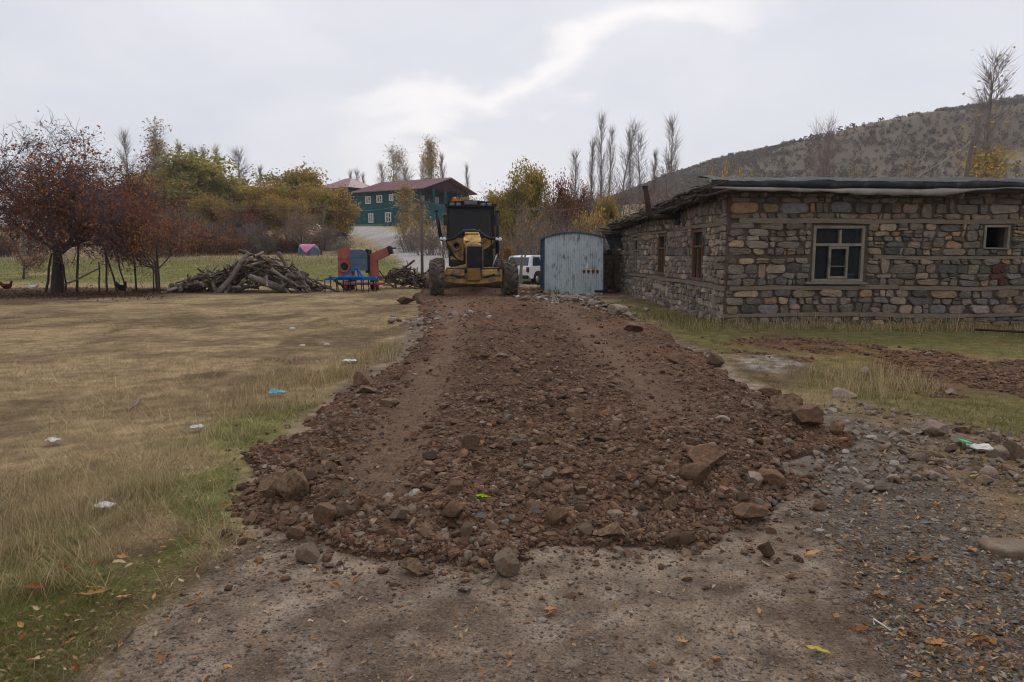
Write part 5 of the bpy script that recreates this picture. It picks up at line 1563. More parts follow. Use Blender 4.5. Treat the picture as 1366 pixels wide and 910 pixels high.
def seg_tubes(mb, segs, n, mi=0):
    if not segs: return
    P0 = np.array([s[0] for s in segs]); P1 = np.array([s[1] for s in segs]); R0 = np.array([s[2] for s in segs]); R1 = np.array([s[3] for s in segs])
    T = P1 - P0; T /= np.linalg.norm(T, axis=1)[:, None] + 1e-9
    up = np.where(np.abs(T[:, 2:3]) < .95, np.array([[0, 0, 1.]]), np.array([[1., 0, 0]]))
    A = np.cross(T, up); A /= np.linalg.norm(A, axis=1)[:, None] + 1e-9; B = np.cross(A, T)
    th = np.arange(n) * 2 * PI / n
    ring = A[:, None] * np.cos(th)[None, :, None] + B[:, None] * np.sin(th)[None, :, None]
    V = np.concatenate([P0[:, None] - T[:, None] * R0[:, None, None] * .3 + ring * R0[:, None, None], P1[:, None] + T[:, None] * R1[:, None, None] * .3 + ring * R1[:, None, None]], 1)
    b = (np.arange(len(segs)) * 2 * n)[:, None]; i = np.arange(n)[None]; j = (i + 1) % n
    mb.add(V.reshape(-1, 3), np.stack([b + i, b + j, b + n + j, b + n + i], -1).reshape(-1, 4), mi)


def leaf_quads(mb, P, S, C, rs, mi=1, long=1.5):
    n = len(P)
    if n == 0: return
    R = rand_rot(n, rs)
    base = np.array([(-.5 * long, 0, 0), (0, -.42, .10), (.5 * long, 0, 0), (0, .42, .10)])
    V = np.einsum('nij,kj->nki', R, base) * np.asarray(S)[:, None, None] + P[:, None]
    b = np.arange(n)[:, None] * 4
    mb.add(V.reshape(-1, 3), b + np.arange(4)[None], mi, np.repeat(C, 4, 0))


OLIVE = [(.19, .18, .055), (.24, .21, .055), (.31, .24, .055), (.135, .135, .05), (.34, .25, .06)]
YELLOW = [(.42, .29, .07), (.34, .24, .065), (.48, .34, .10), (.25, .19, .06)]
ORANGE = [(.34, .19, .055), (.27, .155, .05), (.21, .14, .05), (.40, .23, .065)]
RUST = [(.18, .066, .036), (.23, .09, .04), (.13, .058, .036), (.28, .12, .05), (.10, .05, .036)]
BROWN = [(.16, .105, .07), (.125, .085, .06), (.20, .13, .075), (.105, .075, .06)]
PALE = [(.40, .33, .21), (.30, .24, .16), (.45, .37, .24)]
DKGRN = [(.075, .08, .05), (.095, .095, .052), (.115, .095, .058)]

c1 = lambda f: 1.0
SPREAD = dict(len=[2.0, 3.7, 2.1, 1.15, .5], seg=[5, 7, 6, 5, 3], wob=[.05, .13, .19, .24, .28], up=[.02, .02, .0, -.02, -.02], start=[.66, .18, .15, .15], n=[9, 10, 10, 9], ang=[56, 50, 50, 52],
              rr=[.55, .55, .55, .55], rmin=.007, r=.24, tip=.45, shape=[lambda f: 1, lambda f: 1.2 - .5 * f, lambda f: 1.2 - .6 * f, c1], leaflev=3)
SMALLSP = dict(len=[1.35, 1.9, 1.15, .6], seg=[4, 5, 4, 3], wob=[.06, .15, .2, .25], up=[.02, .02, .0, -.02], start=[.6, .25, .2], n=[7, 7, 7], ang=[55, 50, 50], rr=[.55, .55, .5], rmin=.007, r=.10, tip=.45,
               shape=[lambda f: 1, lambda f: 1.2 - .5 * f, c1], leaflev=2)
POPLAR = dict(len=[10, 2.8, 1.1], seg=[16, 6, 4], wob=[.015, .05, .09], up=[.02, .09, .06], start=[.10, .15], n=[78, 8], ang=[28, 26], rr=[.38, .5], rmin=.015, r=.14, tip=.08,
              shape=[lambda f: (1.05 - .75 * f) * (.55 + .45 * min(1, f * 4)), c1], leaflev=1)
POPWIDE = dict(POPLAR, len=[10, 3.2, 1.3], n=[56, 9], ang=[36, 34], up=[.02, .07, .04], wob=[.02, .06, .1])
CROWN = dict(len=[3.2, 3.0, 1.8, 1.0], seg=[5, 5, 4, 3], wob=[.06, .14, .2, .25], up=[.03, .10, .05, .02], start=[.35, .25, .25], n=[11, 7, 5], ang=[46, 46, 48], rr=[.5, .5, .5], rmin=.012, r=.17, tip=.3,
             shape=[lambda f: 1.15 - .35 * f, lambda f: 1.15 - .45 * f, c1], leaflev=2)
BUSH = dict(len=[1.7, .95, .5], seg=[5, 4, 3], wob=[.12, .2, .25], up=[.04, .05, .03], start=[.15, .2], n=[8, 6], ang=[40, 42], rr=[.55, .55], rmin=.008, r=.035, tip=.3, shape=[lambda f: 1.2 - .5 * f, c1], leaflev=1)


def crown_leaves(mb, sites, n, size, pal, rs, spread, dens=None, fine=1.0, long=1.5):
    P = np.array([s[0] for s in sites]); k = rs.randint(0, len(P), n)
    L = P[k] + rs.normal(0, spread, (n, 3))
    c_ = P.mean(0)
    keep = np.ones(n, bool)
    if dens is not None: keep = rs.rand(n) < dens(L)
    # gaps: leave some directions and pockets thin
    q = fbm(L[:, 0] * .9 * fine + L[:, 1] * .6 * fine, L[:, 2] * 1.0 * fine + L[:, 1] * .4 * fine, 3, rs.randint(50))
    keep &= rs.rand(n) < ss(.30, .52, q)
    L, q = L[keep], q[keep]; m = len(L); pal = np.array(pal)
    t = fbm(L[:, 0] * .7 * fine + 9, L[:, 2] * .8 * fine + L[:, 1] * .5, 3, rs.randint(50))
    idx = np.clip((t * 1.5 - .25) * len(pal) + rs.normal(0, .8, m), 0, len(pal) - 1).astype(int)
    C = pal[idx] * rs.uniform(.75, 1.25, (m, 1))
    leaf_quads(mb, L, size * rs.uniform(.6, 1.3, m), C, rs, 1, long)


PROTO = {}


def proto(key, P, seed, bark, twig, leaves=None, trunk_lev=1, stems=1, sides=(7, 5, 3, 3, 3), stem_rad=.4, stem_lean=.35):
    """meshes of one kind of tree: trunk and crown, kept to be placed again"""
    rng = random.Random(seed); rs = np.random.RandomState(seed)
    segs = []; sites = []
    for s in range(stems):
        if stems == 1: o_, d_ = Vector((0, 0, -.15)), Vector((0, 0, 1))
        else:
            a = 2 * PI * s / stems + rng.uniform(-.5, .5); k = rng.random() ** .6
            o_ = Vector((math.cos(a) * stem_rad * k, math.sin(a) * stem_rad * k, -.1)); d_ = unit(Vector((math.cos(a) * stem_lean * k, math.sin(a) * stem_lean * k, 1)))
        a_, b_ = grow(P, rng, o_, d_, P['len'][0] * (rng.uniform(.6, 1.15) if stems > 1 else 1))
        segs += a_; sites += b_
    tr = MB(); cr = MB()
    for lev in range(len(sides)):
        g = [s for s in segs if s[4] == lev]
        seg_tubes(tr if lev < trunk_lev else cr, g, sides[lev], 0)
    if leaves: leaves(cr, sites, rs)
    H = max(max(s[1].z for s in segs), .1); Wd = max(abs(s[1].x) for s in segs)
    PROTO[key] = (tr.mesh('trunk', M[bark], True), cr.mesh('crown', [M[twig], M['leaf']]), H, Wd)
    return PROTO[key]


def plant(key, name, label, loc, height=None, width=None, rz=0.0, group='', cat='tree', tilt=0.0):
    tm, cm, H, Wd = PROTO[key]
    s = (height / H) if height else 1.0; sw = (width / 2 / Wd) if width else s
    o = thing(name, label, cat, loc, rz, group or None); o.scale = (sw, sw, s); o.rotation_euler = (0, tilt, rz)
    for nm, me in (('stems' if cat in ('bush', 'sapling') else 'trunk', tm), ('crown', cm)):
        c = bpy.data.objects.new(nm, me); COL.objects.link(c); c.parent = o
    return o


def at_px(px_, Y):
    x = at(px_, 337, Y).x
    return x


def top_plant(key, name, label, px_, ytop, Y, wpx=None, group='', cat='tree', rz=None, sink=.1, tilt=0.0):
    """a tree of the size it has in the photo, standing on the land at distance Y"""
    x = at(px_, 337, Y).x; z = float(zt(x, Y)) - sink
    h = at(px_, ytop, Y).z - z
    if 'poplar' in key: wpx = wpx * 2.1
    return plant(key, name, label, (x, Y, z), h, (wpx / F * Y) if wpx else None, random.uniform(0, 6.28) if rz is None else rz, group, cat, tilt)


L_ = crown_leaves
# --- the big spreading tree at the left: bare violet-grey twigs above, rusty leaves low and to the right
proto('spread', SPREAD, 4, 'bark', 'twigdark', lambda m, s, rs: L_(m, s, 32000, .07, RUST, rs, .17,
      lambda q: np.clip(.13 + .9 * ss(5.6, 3.7, q[:, 2] - .30 * q[:, 0]) * (.40 + .60 * ss(-2.2, 1.4, q[:, 0])) * ss(1.5, 2.4, q[:, 2]), 0, 1), fine=1.4), trunk_lev=1)
proto('smallspread', SMALLSP, 9, 'bark', 'twigdark', lambda m, s, rs: L_(m, s, 4600, .08, RUST[:4] + ORANGE[:2], rs, .14, lambda q: ss(.9, 1.5, q[:, 2]), fine=1.6))
proto('smallspread2', SMALLSP, 19, 'bark', 'twigdark', lambda m, s, rs: L_(m, s, 1500, .085, RUST, rs, .14, fine=1.6))
proto('poplar1', POPLAR, 21, 'barkpale', 'twiggrey'); proto('poplar2', POPLAR, 22, 'barkpale', 'twigred'); proto('poplar3', POPWIDE, 23, 'barkpale', 'twiggrey'); proto('poplar4', dict(POPLAR, ang=[20, 20], n=[84, 8]), 24, 'barkpale', 'twigred')
proto('poplarleafy', POPLAR, 25, 'barkpale', 'twiggrey', lambda m, s, rs: L_(m, s, 3600, .17, PALE, rs, .22, lambda q: .25 + .75 * ss(4, 8.5, q[:, 2])))
proto('poplaryellow', dict(POPLAR, ang=[30, 30]), 26, 'barkpale', 'twiggrey', lambda m, s, rs: L_(m, s, 6500, .15, YELLOW, rs, .24, lambda q: 1.0 - .55 * ss(7, 10, q[:, 2])))
proto('poplarthin', POPWIDE, 27, 'barkpale', 'twiggrey', lambda m, s, rs: L_(m, s, 2600, .16, PALE + YELLOW[:2], rs, .25, lambda q: .35 + .5 * ss(3, 9, q[:, 2])))
proto('poplartuft', POPLAR, 28, 'barkpale', 'twiggrey', lambda m, s, rs: L_(m, s, 7000, .14, YELLOW[:3], rs, .25, lambda q: 1.0 * ss(5.2, 3.6, q[:, 2]) + .02))
proto('olive1', CROWN, 31, 'bark', 'twigdark', lambda m, s, rs: L_(m, s, 36000, .155, OLIVE, rs, .30, fine=.8), sides=(6, 4, 3, 3))
proto('olive2', CROWN, 32, 'bark', 'twigdark', lambda m, s, rs: L_(m, s, 34000, .155, OLIVE[:3] + ORANGE[:2], rs, .30, fine=.8), sides=(6, 4, 3, 3))
proto('baretree', dict(CROWN, n=[12, 9, 7], up=[.05, .14, .09, .05], ang=[42, 40, 40], len=[3.6, 2.9, 1.8, 1.0]), 38, 'barkpale', 'twigred', sides=(6, 4, 3, 3))
proto('orange1', CROWN, 33, 'bark', 'twigdark', lambda m, s, rs: L_(m, s, 28000, .145, ORANGE + OLIVE[1:3], rs, .28, fine=.8), sides=(6, 4, 3, 3))
proto('yellow1', dict(CROWN, ang=[34, 38, 40], up=[.04, .14, .08, .03]), 34, 'bark', 'twigdark', lambda m, s, rs: L_(m, s, 22000, .15, [OLIVE[1], OLIVE[2]] + YELLOW[:2] + ORANGE[:2], rs, .27, fine=.9), sides=(6, 4, 3, 3))
proto('rust1', CROWN, 35, 'bark', 'twigdark', lambda m, s, rs: L_(m, s, 11000, .15, RUST + BROWN[:2], rs, .28, fine=.9), sides=(6, 4, 3, 3))
proto('barecrown1', CROWN, 36, 'bark', 'twigred', lambda m, s, rs: L_(m, s, 1600, .14, BROWN + RUST[:2], rs, .25), sides=(6, 4, 3, 3))
proto('barecrown2', CROWN, 37, 'bark', 'twiggrey', lambda m, s, rs: L_(m, s, 2600, .14, BROWN + ORANGE[:1], rs, .25), sides=(6, 4, 3, 3))
proto('bushrust', BUSH, 41, 'twigdark', 'twigdark', lambda m, s, rs: L_(m, s, 5200, .11, RUST + BROWN[:2], rs, .16, fine=1.5), stems=13, stem_rad=.9, stem_lean=.6)
proto('bushbare', BUSH, 42, 'twigred', 'twigred', lambda m, s, rs: L_(m, s, 900, .10, BROWN, rs, .14, fine=1.5), stems=15, stem_rad=.8, stem_lean=.5)
proto('bushgrey', BUSH, 43, 'twiggrey', 'twiggrey', lambda m, s, rs: L_(m, s, 1300, .10, BROWN[1:3] + PALE[:1], rs, .14, fine=1.5), stems=15, stem_rad=.8, stem_lean=.5)
proto('busholive', BUSH, 44, 'twigdark', 'twigdark', lambda m, s, rs: L_(m, s, 5200, .12, OLIVE + ORANGE[:2], rs, .16, fine=1.5), stems=13, stem_rad=.9, stem_lean=.6)
proto('bushdark', BUSH, 45, 'twigdark', 'twigdark', lambda m, s, rs: L_(m, s, 5500, .11, DKGRN + BROWN[3:], rs, .17, fine=1.5), stems=14, stem_rad=.9, stem_lean=.6)
proto('bushorange', BUSH, 46, 'twigdark', 'twigdark', lambda m, s, rs: L_(m, s, 3600, .11, ORANGE[:2] + RUST[2:4], rs, .16, fine=1.5), stems=11, stem_rad=.5, stem_lean=.35)
proto('shoot', dict(BUSH, len=[1.9, .5, .3], ang=[24, 26], wob=[.04, .1, .1]), 47, 'twigdark', 'twigdark', lambda m, s, rs: L_(m, s, 900, .07, YELLOW[:3] + ORANGE[:1], rs, .07, fine=2), stems=2, stem_rad=.1, stem_lean=.1)
proto('forked', dict(SMALLSP, len=[1.6, 2.3, 1.3, .7], r=.15, ang=[24, 40, 45], n=[4, 9, 7], start=[.75, .25, .2], up=[.0, .06, .03, 0]), 48, 'barkpale', 'twiggrey', lambda m, s, rs: L_(m, s, 500, .09, ORANGE[:2] + BROWN[:1], rs, .12))

random.seed(3)
TP = top_plant
x0, y0 = (float(v) for v in on_ground(77, 391, 0))
big = plant('spread', 'apple_tree', 'big spreading tree at the left, bare twigs on top and rust leaves below', (x0, y0, float(zt(x0, y0)) - .02), at(77, 124, y0).z, 10.4, 0)
TP('smallspread', 'small_tree', 'small rust leaved tree between the big spreading tree and the woodpile', 208, 258, 28.5, 150)
TP('smallspread2', 'small_tree', 'small bare tree at the left behind the big tree', 28, 300, 42, 90)
# poplars behind the left trees
G = 'bare poplars behind the left trees'
for k, px_, yt, Y, w_, lab in (('poplar1', 181, 167, 112, 22, 'tall bare grey poplar just right of the big rusty tree'), ('poplarleafy', 212, 157, 108, 24, 'tall poplar with pale leaves on top above the olive trees'),
                               ('poplar3', 168, 208, 104, 34, 'short bushy bare poplar left of the tallest grey poplar'), ('poplar3', 196, 205, 100, 30, 'bare wide poplar between the two tall left poplars'), ('poplar4', 247, 183, 125, 15, 'slim bare poplar tip rising behind the dark olive crown'), ('poplar4', 267, 190, 130, 13, 'thin bare poplar tip second from the slim one over the olive crown'),
                               ('poplar2', 281, 187, 124, 17, 'bare poplar tip standing over the highest olive foliage'), ('poplar1', 300, 188, 118, 18, 'bare poplar just right of the highest olive foliage'), ('poplar1', 322, 190, 112, 30, 'broad bare poplar in the gap between the olive tree groups'), ('poplar4', 350, 216, 118, 14, 'low slender poplar at the left of the second olive group'),
                               ('poplar3', 236, 205, 118, 26, 'bare wide poplar between pale-topped poplar and olive crown'), ('poplar2', 228, 192, 130, 16, 'faint bare poplar behind the pale-topped poplar')):
    TP(k, 'poplar_tree', lab, px_, yt, Y, w_, G)
# olive and orange broad trees on the left
for k, px_, yt, Y, w_, lab in (('olive1', 262, 203, 76, 150, 'largest dark olive tree behind the rust bushes'), ('olive2', 222, 232, 72, 100, 'olive brown tree left of the largest olive tree'), ('olive1', 310, 236, 74, 90, 'rounded olive tree at the right of the largest olive tree'),
                               ('orange1', 292, 262, 66, 70, 'small orange tree in front of the largest olive tree'), ('olive2', 352, 244, 72, 90, 'olive tree at the middle of the left tree belt'), ('olive2', 398, 222, 78, 95, 'tall olive gold tree left of the green house'), ('orange1', 432, 246, 72, 85, 'orange gold tree touching the green house front'),
                               ('rust1', 335, 262, 64, 80, 'rust brown tree in front of the olive belt'), ('orange1', 385, 262, 66, 80, 'orange brown tree in front of the tall olive gold tree'), ('rust1', 205, 248, 62, 55, 'dark rust round tree behind the small rusty tree'), ('barecrown1', 240, 268, 60, 90, 'purple brown bare tree in front of the olive belt'), ('barecrown1', 405, 275, 60, 70, 'bare reddish tree before the orange gold tree'),
                               ('barecrown2', 150, 232, 70, 80, 'pale bare tree directly behind the big rusty tree'), ('barecrown1', 5, 288, 62, 60, 'bare tree behind the field at the left frame edge')):
    TP(k, 'broadleaf_tree', lab, px_, yt, Y + 15, w_ * 1.1, 'autumn trees left of the green house')
# shrubs before them
for k, px_, yt, Y, w_, lab in (('bushrust', 262, 298, 54, 80, 'rust bush above the left end of the woodpile'), ('bushrust', 306, 303, 56, 62, 'rust bush right above the woodpile peak'), ('bushdark', 345, 312, 57, 60, 'dark bush between rust bushes behind the woodpile'), ('bushrust', 372, 306, 60, 54, 'rust bush left of the pink-topped bundle'),
                               ('bushdark', 392, 314, 62, 50, 'dark low bush beside the pink-topped bundle'), ('bushrust', 225, 292, 50, 70, 'rust bush behind the small rusty tree'), ('bushdark', 450, 288, 74, 52, 'dark bush at the left edge of the far road'), ('bushbare', 440, 296, 66, 50, 'bare bush beside the leaning grey pole'),
                               ('bushbare', 340, 285, 60, 60, 'purple bare bush under the olive belt'), ('bushbare', 275, 285, 58, 70, 'purple bare bush behind the rust bushes'), ('bushgrey', 455, 312, 62, 40, 'pale dry bush at the bend of the far road'), ('bushbare', 40, 308, 52, 70, 'bare bush in the field left of the big trunk'), ('bushdark', 5, 312, 50, 40, 'dark bush at the left frame edge'),
                               ('bushbare', 195, 312, 54, 60, 'bare bush behind the small tree stem'), ('bushrust', 425, 300, 66, 54, 'rust bush beneath the orange gold tree')):
    TP(k, 'bush', lab, px_, yt, Y + 16, w_, 'bushes along the left tree belt', 'bush')
# around the green house
for k, px_, yt, Y, w_, lab in (('poplar4', 468, 222, 175, 9, 'small bare poplar tip over the hipped roof'), ('poplar2', 477, 219, 170, 13, 'taller bare poplar tip over the hipped roof'), ('poplar4', 485, 226, 172, 9, 'shortest poplar tip over the hipped roof'), ('poplar2', 511, 210, 150, 16, 'bare poplar left of the thin-leaved tree over the maroon roof'), ('poplarthin', 528, 184, 140, 30, 'thin leaved poplar rising over the maroon roof'),
                               ('poplar3', 549, 187, 145, 26, 'bare wide poplar next to the thin-leaved one'), ('poplar2', 567, 198, 150, 14, 'grey poplar left of the golden one'), ('poplaryellow', 577, 178, 146, 19, 'golden brown poplar rising behind the gable'), ('poplar4', 592, 198, 150, 12, 'bare poplar right of the golden one'), ('poplar4', 625, 214, 160, 8, 'faint slender poplar right of the gable'), ('poplar2', 545, 214, 148, 16, 'short bare poplar behind the thin-leaved one')):
    TP(k, 'poplar_tree', lab, px_, yt, Y, w_, 'poplars behind the green house')
TP('poplaryellow', 'poplar_tree', 'yellow leaved young tree in front of the green house', 544, 240, 92, 22)
TP('poplaryellow', 'poplar_tree', 'lower yellow tree just right of the young yellow one', 557, 266, 88, 17)
for k, px_, yt, Y, w_, lab in (('bushgrey', 575, 288, 72, 70, 'grey bare bush between far road and grader'), ('bushgrey', 548, 296, 80, 50, 'grey bush by the foot of the yellow tree'), ('bushbare', 602, 285, 66, 60, 'bare bush behind the grader cab'), ('busholive', 560, 290, 84, 44, 'yellow olive bush beside the far road'),
                               ('bushgrey', 640, 285, 52, 60, 'grey thicket just right of the grader cab'), ('busholive', 655, 285, 56, 60, 'olive bush behind the grader right lamp'), ('bushbare', 628, 300, 50, 50, 'bare bush behind the grader arm')):
    TP(k, 'bush', lab, px_, yt, Y, w_, 'bushes between the far road and the grader', 'bush')
# belt between grader and stone house
for k, px_, yt, Y, w_, lab in (('yellow1', 690, 217, 58, 72, 'yellow green tree right of the grader cab'), ('barecrown2', 645, 244, 62, 80, 'half bare olive tree behind the grader'), ('barecrown2', 720, 232, 64, 60, 'bare tree right of the yellow green tree'), ('rust1', 752, 230, 58, 75, 'reddish tree above the left of the blue shed'), ('rust1', 775, 240, 62, 60, 'brown red tree above the middle of the blue shed'),
                               ('barecrown2', 800, 232, 60, 60, 'half bare tree above the right of the blue shed'), ('barecrown2', 832, 238, 62, 60, 'bare tree left of the stove pipe'), ('barecrown1', 862, 244, 66, 60, 'bare tree behind the stove pipe'), ('olive2', 665, 255, 60, 50, 'small olive tree behind the right lamp of the grader'), ('olive2', 622, 264, 96, 50, 'olive tree under the end of the maroon gable'), ('barecrown1', 735, 255, 52, 60, 'bare thicket tree left of the blue shed'), ('orange1', 812, 262, 52, 46, 'ochre tree between shed and stone house')):
    TP(k, 'broadleaf_tree', lab, px_, yt, Y, w_, 'trees between the grader and the stone house')
for k, px_, yt, Y, w_, lab in (('bushbare', 700, 290, 50, 60, 'bare bush above the pickup'), ('bushbare', 735, 285, 47, 70, 'purple bare bush behind the left of the shed'), ('bushbare', 775, 282, 47, 70, 'purple bare bush behind the shed roof'), ('bushgrey', 810, 285, 45, 60, 'grey bush behind the lean-to'), ('bushgrey', 715, 300, 47, 50, 'grey bush left of the shed corner'), ('bushbare', 755, 300, 44, 60, 'low bare bush right behind the shed'),
                               ('bushgrey', 850, 262, 50, 70, 'grey bush over the far end of the roof'), ('bushgrey', 895, 248, 50, 60, 'dry bush over the middle of the left eave'), ('bushbare', 680, 305, 46, 40, 'bare bush behind the right grader tyre'), ('busholive', 790, 270, 50, 60, 'olive bush above the shed roof')):
    TP(k, 'bush', lab, px_, yt, Y, w_, 'bushes behind the blue shed', 'bush')
TP('bushorange', 'bush', 'orange leaved bush left of the pickup', 679, 312, 43, 26, cat='bush')
TP('forked', 'forked_tree', 'grey forked bare tree standing beside the white pickup', 694, 262, 38.5, 60)
for k, px_, yt, Y, w_, lab in (('poplar2', 769, 190, 82, 18, 'leftmost bare poplar of the row behind the blue shed'), ('poplar4', 786, 178, 84, 13, 'thin poplar second in the row behind the shed'), ('poplar1', 801, 143, 84, 19, 'tall dense bare poplar above the shed right edge'), ('poplar2', 811, 158, 88, 14, 'poplar close behind the tall dense one'), ('poplar3', 826, 147, 80, 26, 'tall open branched bare poplar left of the stove pipe'),
                               ('poplar1', 839, 162, 86, 14, 'poplar between the open branched one and the wide one'), ('poplar3', 852, 168, 82, 26, 'wide bare poplar just above the stove pipe'), ('poplar4', 869, 194, 84, 12, 'short thin poplar right of the stove pipe'), ('poplar1', 893, 145, 78, 25, 'rightmost tall bare poplar over the left eave'), ('poplar3', 886, 204, 76, 30, 'low bare poplar at the foot of the rightmost tall one')):
    TP(k, 'poplar_tree', lab, px_, yt, Y, w_, 'bare poplars behind the blue shed')
# over the stone house roof
TP('baretree', 'broadleaf_tree', 'lone bare round crowned tree over the stone house roof', 1088, 146, 70, 62)
TP('poplartuft', 'poplar_tree', 'tall bare poplar with yellow lower leaves over the roof at the right', 1305, 56, 62, 50, tilt=.0)
TP('poplar1', 'poplar_tree', 'short bare poplar left of the tall one at the right', 1288, 122, 64, 20)
TP('bushgrey', 'bush', 'pale bush on the hillside over the roof middle', 1135, 205, 60, 20, cat='bush'); TP('bushgrey', 'bush', 'pale bush on the hillside near the leaning tan pole', 1208, 200, 60, 20, cat='bush')
for px_, yt, lab in ((944, 232, 'leaning yellow shoot at the front left roof corner'), (961, 218, 'tallest yellow leaved shoot over the roof corner'), (983, 228, 'yellow shoot second from the roof corner'), (998, 234, 'shortest yellow shoot over the roof corner')):
    TP('shoot', 'sapling', lab, px_, yt, 31.5, 16, 'yellow shoots over the roof', 'sapling')
# scrub oaks over the hill: nobody could count these
rs = np.random.RandomState(9)
n = 40000
x = rs.uniform(-20, 520, n); y = rs.uniform(110, 470, n)
dd = hill_wood(x, y)
k = rs.rand(n) < dd * .75 + .10; x, y = x[k], y[k]; n = len(x); z = zt(x, y)
mb = MB(); nl = 20
hgt = rs.uniform(1.0, 2.3, n) * (.6 + .4 * ss(150, 350, y))
P = np.repeat(np.stack([x, y, z], 1), nl, 0); hh = np.repeat(hgt, nl)
off = rs.normal(size=(n * nl, 3)); off /= np.linalg.norm(off, axis=1)[:, None]; off *= rs.uniform(.4, 1, (n * nl, 1)) ** .5
P = P + off * np.stack([hh * .5, hh * .5, hh * .45], 1) + np.stack([0 * hh, 0 * hh, hh * .55], 1)
tone = np.array([(.08, .068, .05), (.10, .08, .06), (.115, .085, .065), (.095, .075, .062), (.14, .088, .055)])[rs.choice(5, n, p=[.3, .25, .2, .2, .05])] * rs.uniform(.7, 1.2, (n, 1))
leaf_quads(mb, P, hh * .34, np.repeat(tone, nl, 0), rs, 0, 1.2)
st = MB.add
b0 = np.stack([x, y, z - .3], 1); mbv = np.stack([b0 + (-.09, 0, 0), b0 + (.09, 0, 0), b0 + np.stack([0 * x, 0 * x, hgt * .8], 1)], 1).reshape(-1, 3)
mb.add(mbv, (np.arange(n) * 3)[:, None] + np.arange(3)[None], 0, np.tile((.05, .04, .035), (n * 3, 1)))
o = mb.build('hillside_scrub', M['leaf']); tag(o, 'dark scrub oaks dotted over the hill on the right', 'scrub', kind='stuff')
# dry weeds on the bank behind the house and at the hedge foot
rs = np.random.RandomState(19); mb = MB(); n = 26000
x = np.concatenate([rs.uniform(3, 45, n // 2), rs.uniform(-60, 6, n // 2)]); y = np.concatenate([rs.uniform(34, 60, n // 2), rs.uniform(52, 90, n // 2)])
k = dline(FARROAD, x, y) > 4.2; x, y = x[k], y[k]; n = len(x)
blades(mb, np.stack([x, y, zt(x, y) - .02], 1), rs.uniform(.12, .5, n), rs.uniform(.03, .06, n), rs.uniform(.3, 1.0, n), STRAW[rs.choice(5, n)] * rs.uniform(.5, .95, (n, 1)), rs)
o = mb.build('dry_weeds', M['grass']); tag(o, 'tan dry weeds over the far banks', 'weeds', kind='stuff')
# ================================================================== WOODPILES
M['barklog'] = mat('dry_log_bark', (.10, .08, .066), var=.4, scale=5, stretch=(4, 4, .5), bump=.6, objvar=.3, dirt=(.05, .04, .035), dirt_amt=.45)
M['logpale'] = mat('bleached_log', (.19, .165, .145), var=.35, scale=4, stretch=(4, 4, .4), bump=.6, dirt=(.08, .065, .055), dirt_amt=.45)
M['logend'] = mat('cut_log_end', (.15, .115, .085), var=.35, scale=12, bump=.2, objvar=.2)
rng = random.Random(17)


def log_mesh(L, r, seed, crook=.08, pale=False):
    rg = random.Random(seed); n = 7; pts = []; rr = []
    d = Vector((0, 0, 0))
    for k in range(n):
        f = k / (n - 1); d += Vector((0, rg.gauss(0, crook), rg.gauss(0, crook))) * L * .12
        pts.append((L * (f - .5), d.y, d.z)); rr.append(r * (1.1 - .4 * f) * rg.uniform(.88, 1.12))
    mb = MB(); mb.tube(pts, rr, 8, 0, None, False)
    V = mb.v[0]; V += np.random.RandomState(seed).normal(0, r * .06, V.shape)
    mb.add(V[:8], np.arange(8)[::-1].reshape(1, -1), 1); mb.add(V[-8:], np.arange(8).reshape(1, -1), 1)
    for b in range(rg.choice([0, 0, 1, 1, 2])):                       # snags of broken side branches
        k = rg.randint(1, 5); p = Vector(pts[k]); a = rg.uniform(0, 6.28); e = p + Vector((rg.uniform(.05, .3), math.cos(a), math.sin(a))) * rg.uniform(.12, .4) * min(1, L)
        mb.tube([p, p.lerp(e, .6), e], [rr[k] * .5, rr[k] * .35, rr[k] * .22], 6)
    return mb.mesh('log', [M['logpale' if pale else 'barklog'], M['logend']], True)


LOGS = [log_mesh(rng.uniform(.6, 1.7), rng.choice([.025, .03, .04, .045, .055, .07, .085]), 300 + k, rng.uniform(.08, .22), k % 5 == 0) for k in range(20)]


def put_log(me, p, yaw, pitch, label, group, roll=None, name='log'):
    o = bpy.data.objects.new(name, me); COL.objects.link(o); o.location = p
    o.rotation_euler = Euler((rng.uniform(0, 6.28) if roll is None else roll, -pitch, yaw)); return tag(o, label, 'log', group)


wx, wy = (float(v) for v in on_ground(338, 389, 0))
prof = lambda u: np.interp(u, [-3.0, -2.6, -1.9, -1.2, -.7, -.2, .3, .8, 1.3, 1.9, 2.5, 2.8], [.05, .30, .62, .72, 1.0, 1.42, 1.52, 1.45, 1.12, .72, .3, .05])
GW = 'logs heaped in the large woodpile'
cnt = 0
while cnt < 285:
    u = rng.uniform(-2.75, 2.6); v = rng.uniform(-.95, 1.1); hmax = float(prof(u)) * (1 - .5 * (v / 1.1) ** 2)
    z = .06 + hmax * rng.random() ** .6
    sl = (float(prof(u + .25)) - float(prof(u - .25))) / .5
    yaw = rng.gauss(0, .8) if rng.random() < .6 else rng.uniform(0, PI)
    pitch = math.atan(sl) * math.cos(yaw) * .75 + rng.gauss(0, .3)
    me = rng.choice(LOGS)
    z = max(z, .06 + abs(math.sin(pitch)) * .35)
    put_log(me, (wx + u, wy + v, float(zt(wx + u, wy + v)) + z), yaw, pitch, 'grey weathered log jumbled in the large woodpile', GW); cnt += 1
put_log(log_mesh(1.55, .15, 501, .03, True), (wx + .95, wy - 1.15, .42), -2.25, .38, 'thick pale cut log lying end on at the front of the large woodpile', GW, 0)
put_log(log_mesh(2.3, .12, 502, .1, True), (wx - .55, wy - .95, .72), math.radians(14), math.radians(52), 'long pale trunk leaning up the front of the large woodpile', GW, 0)
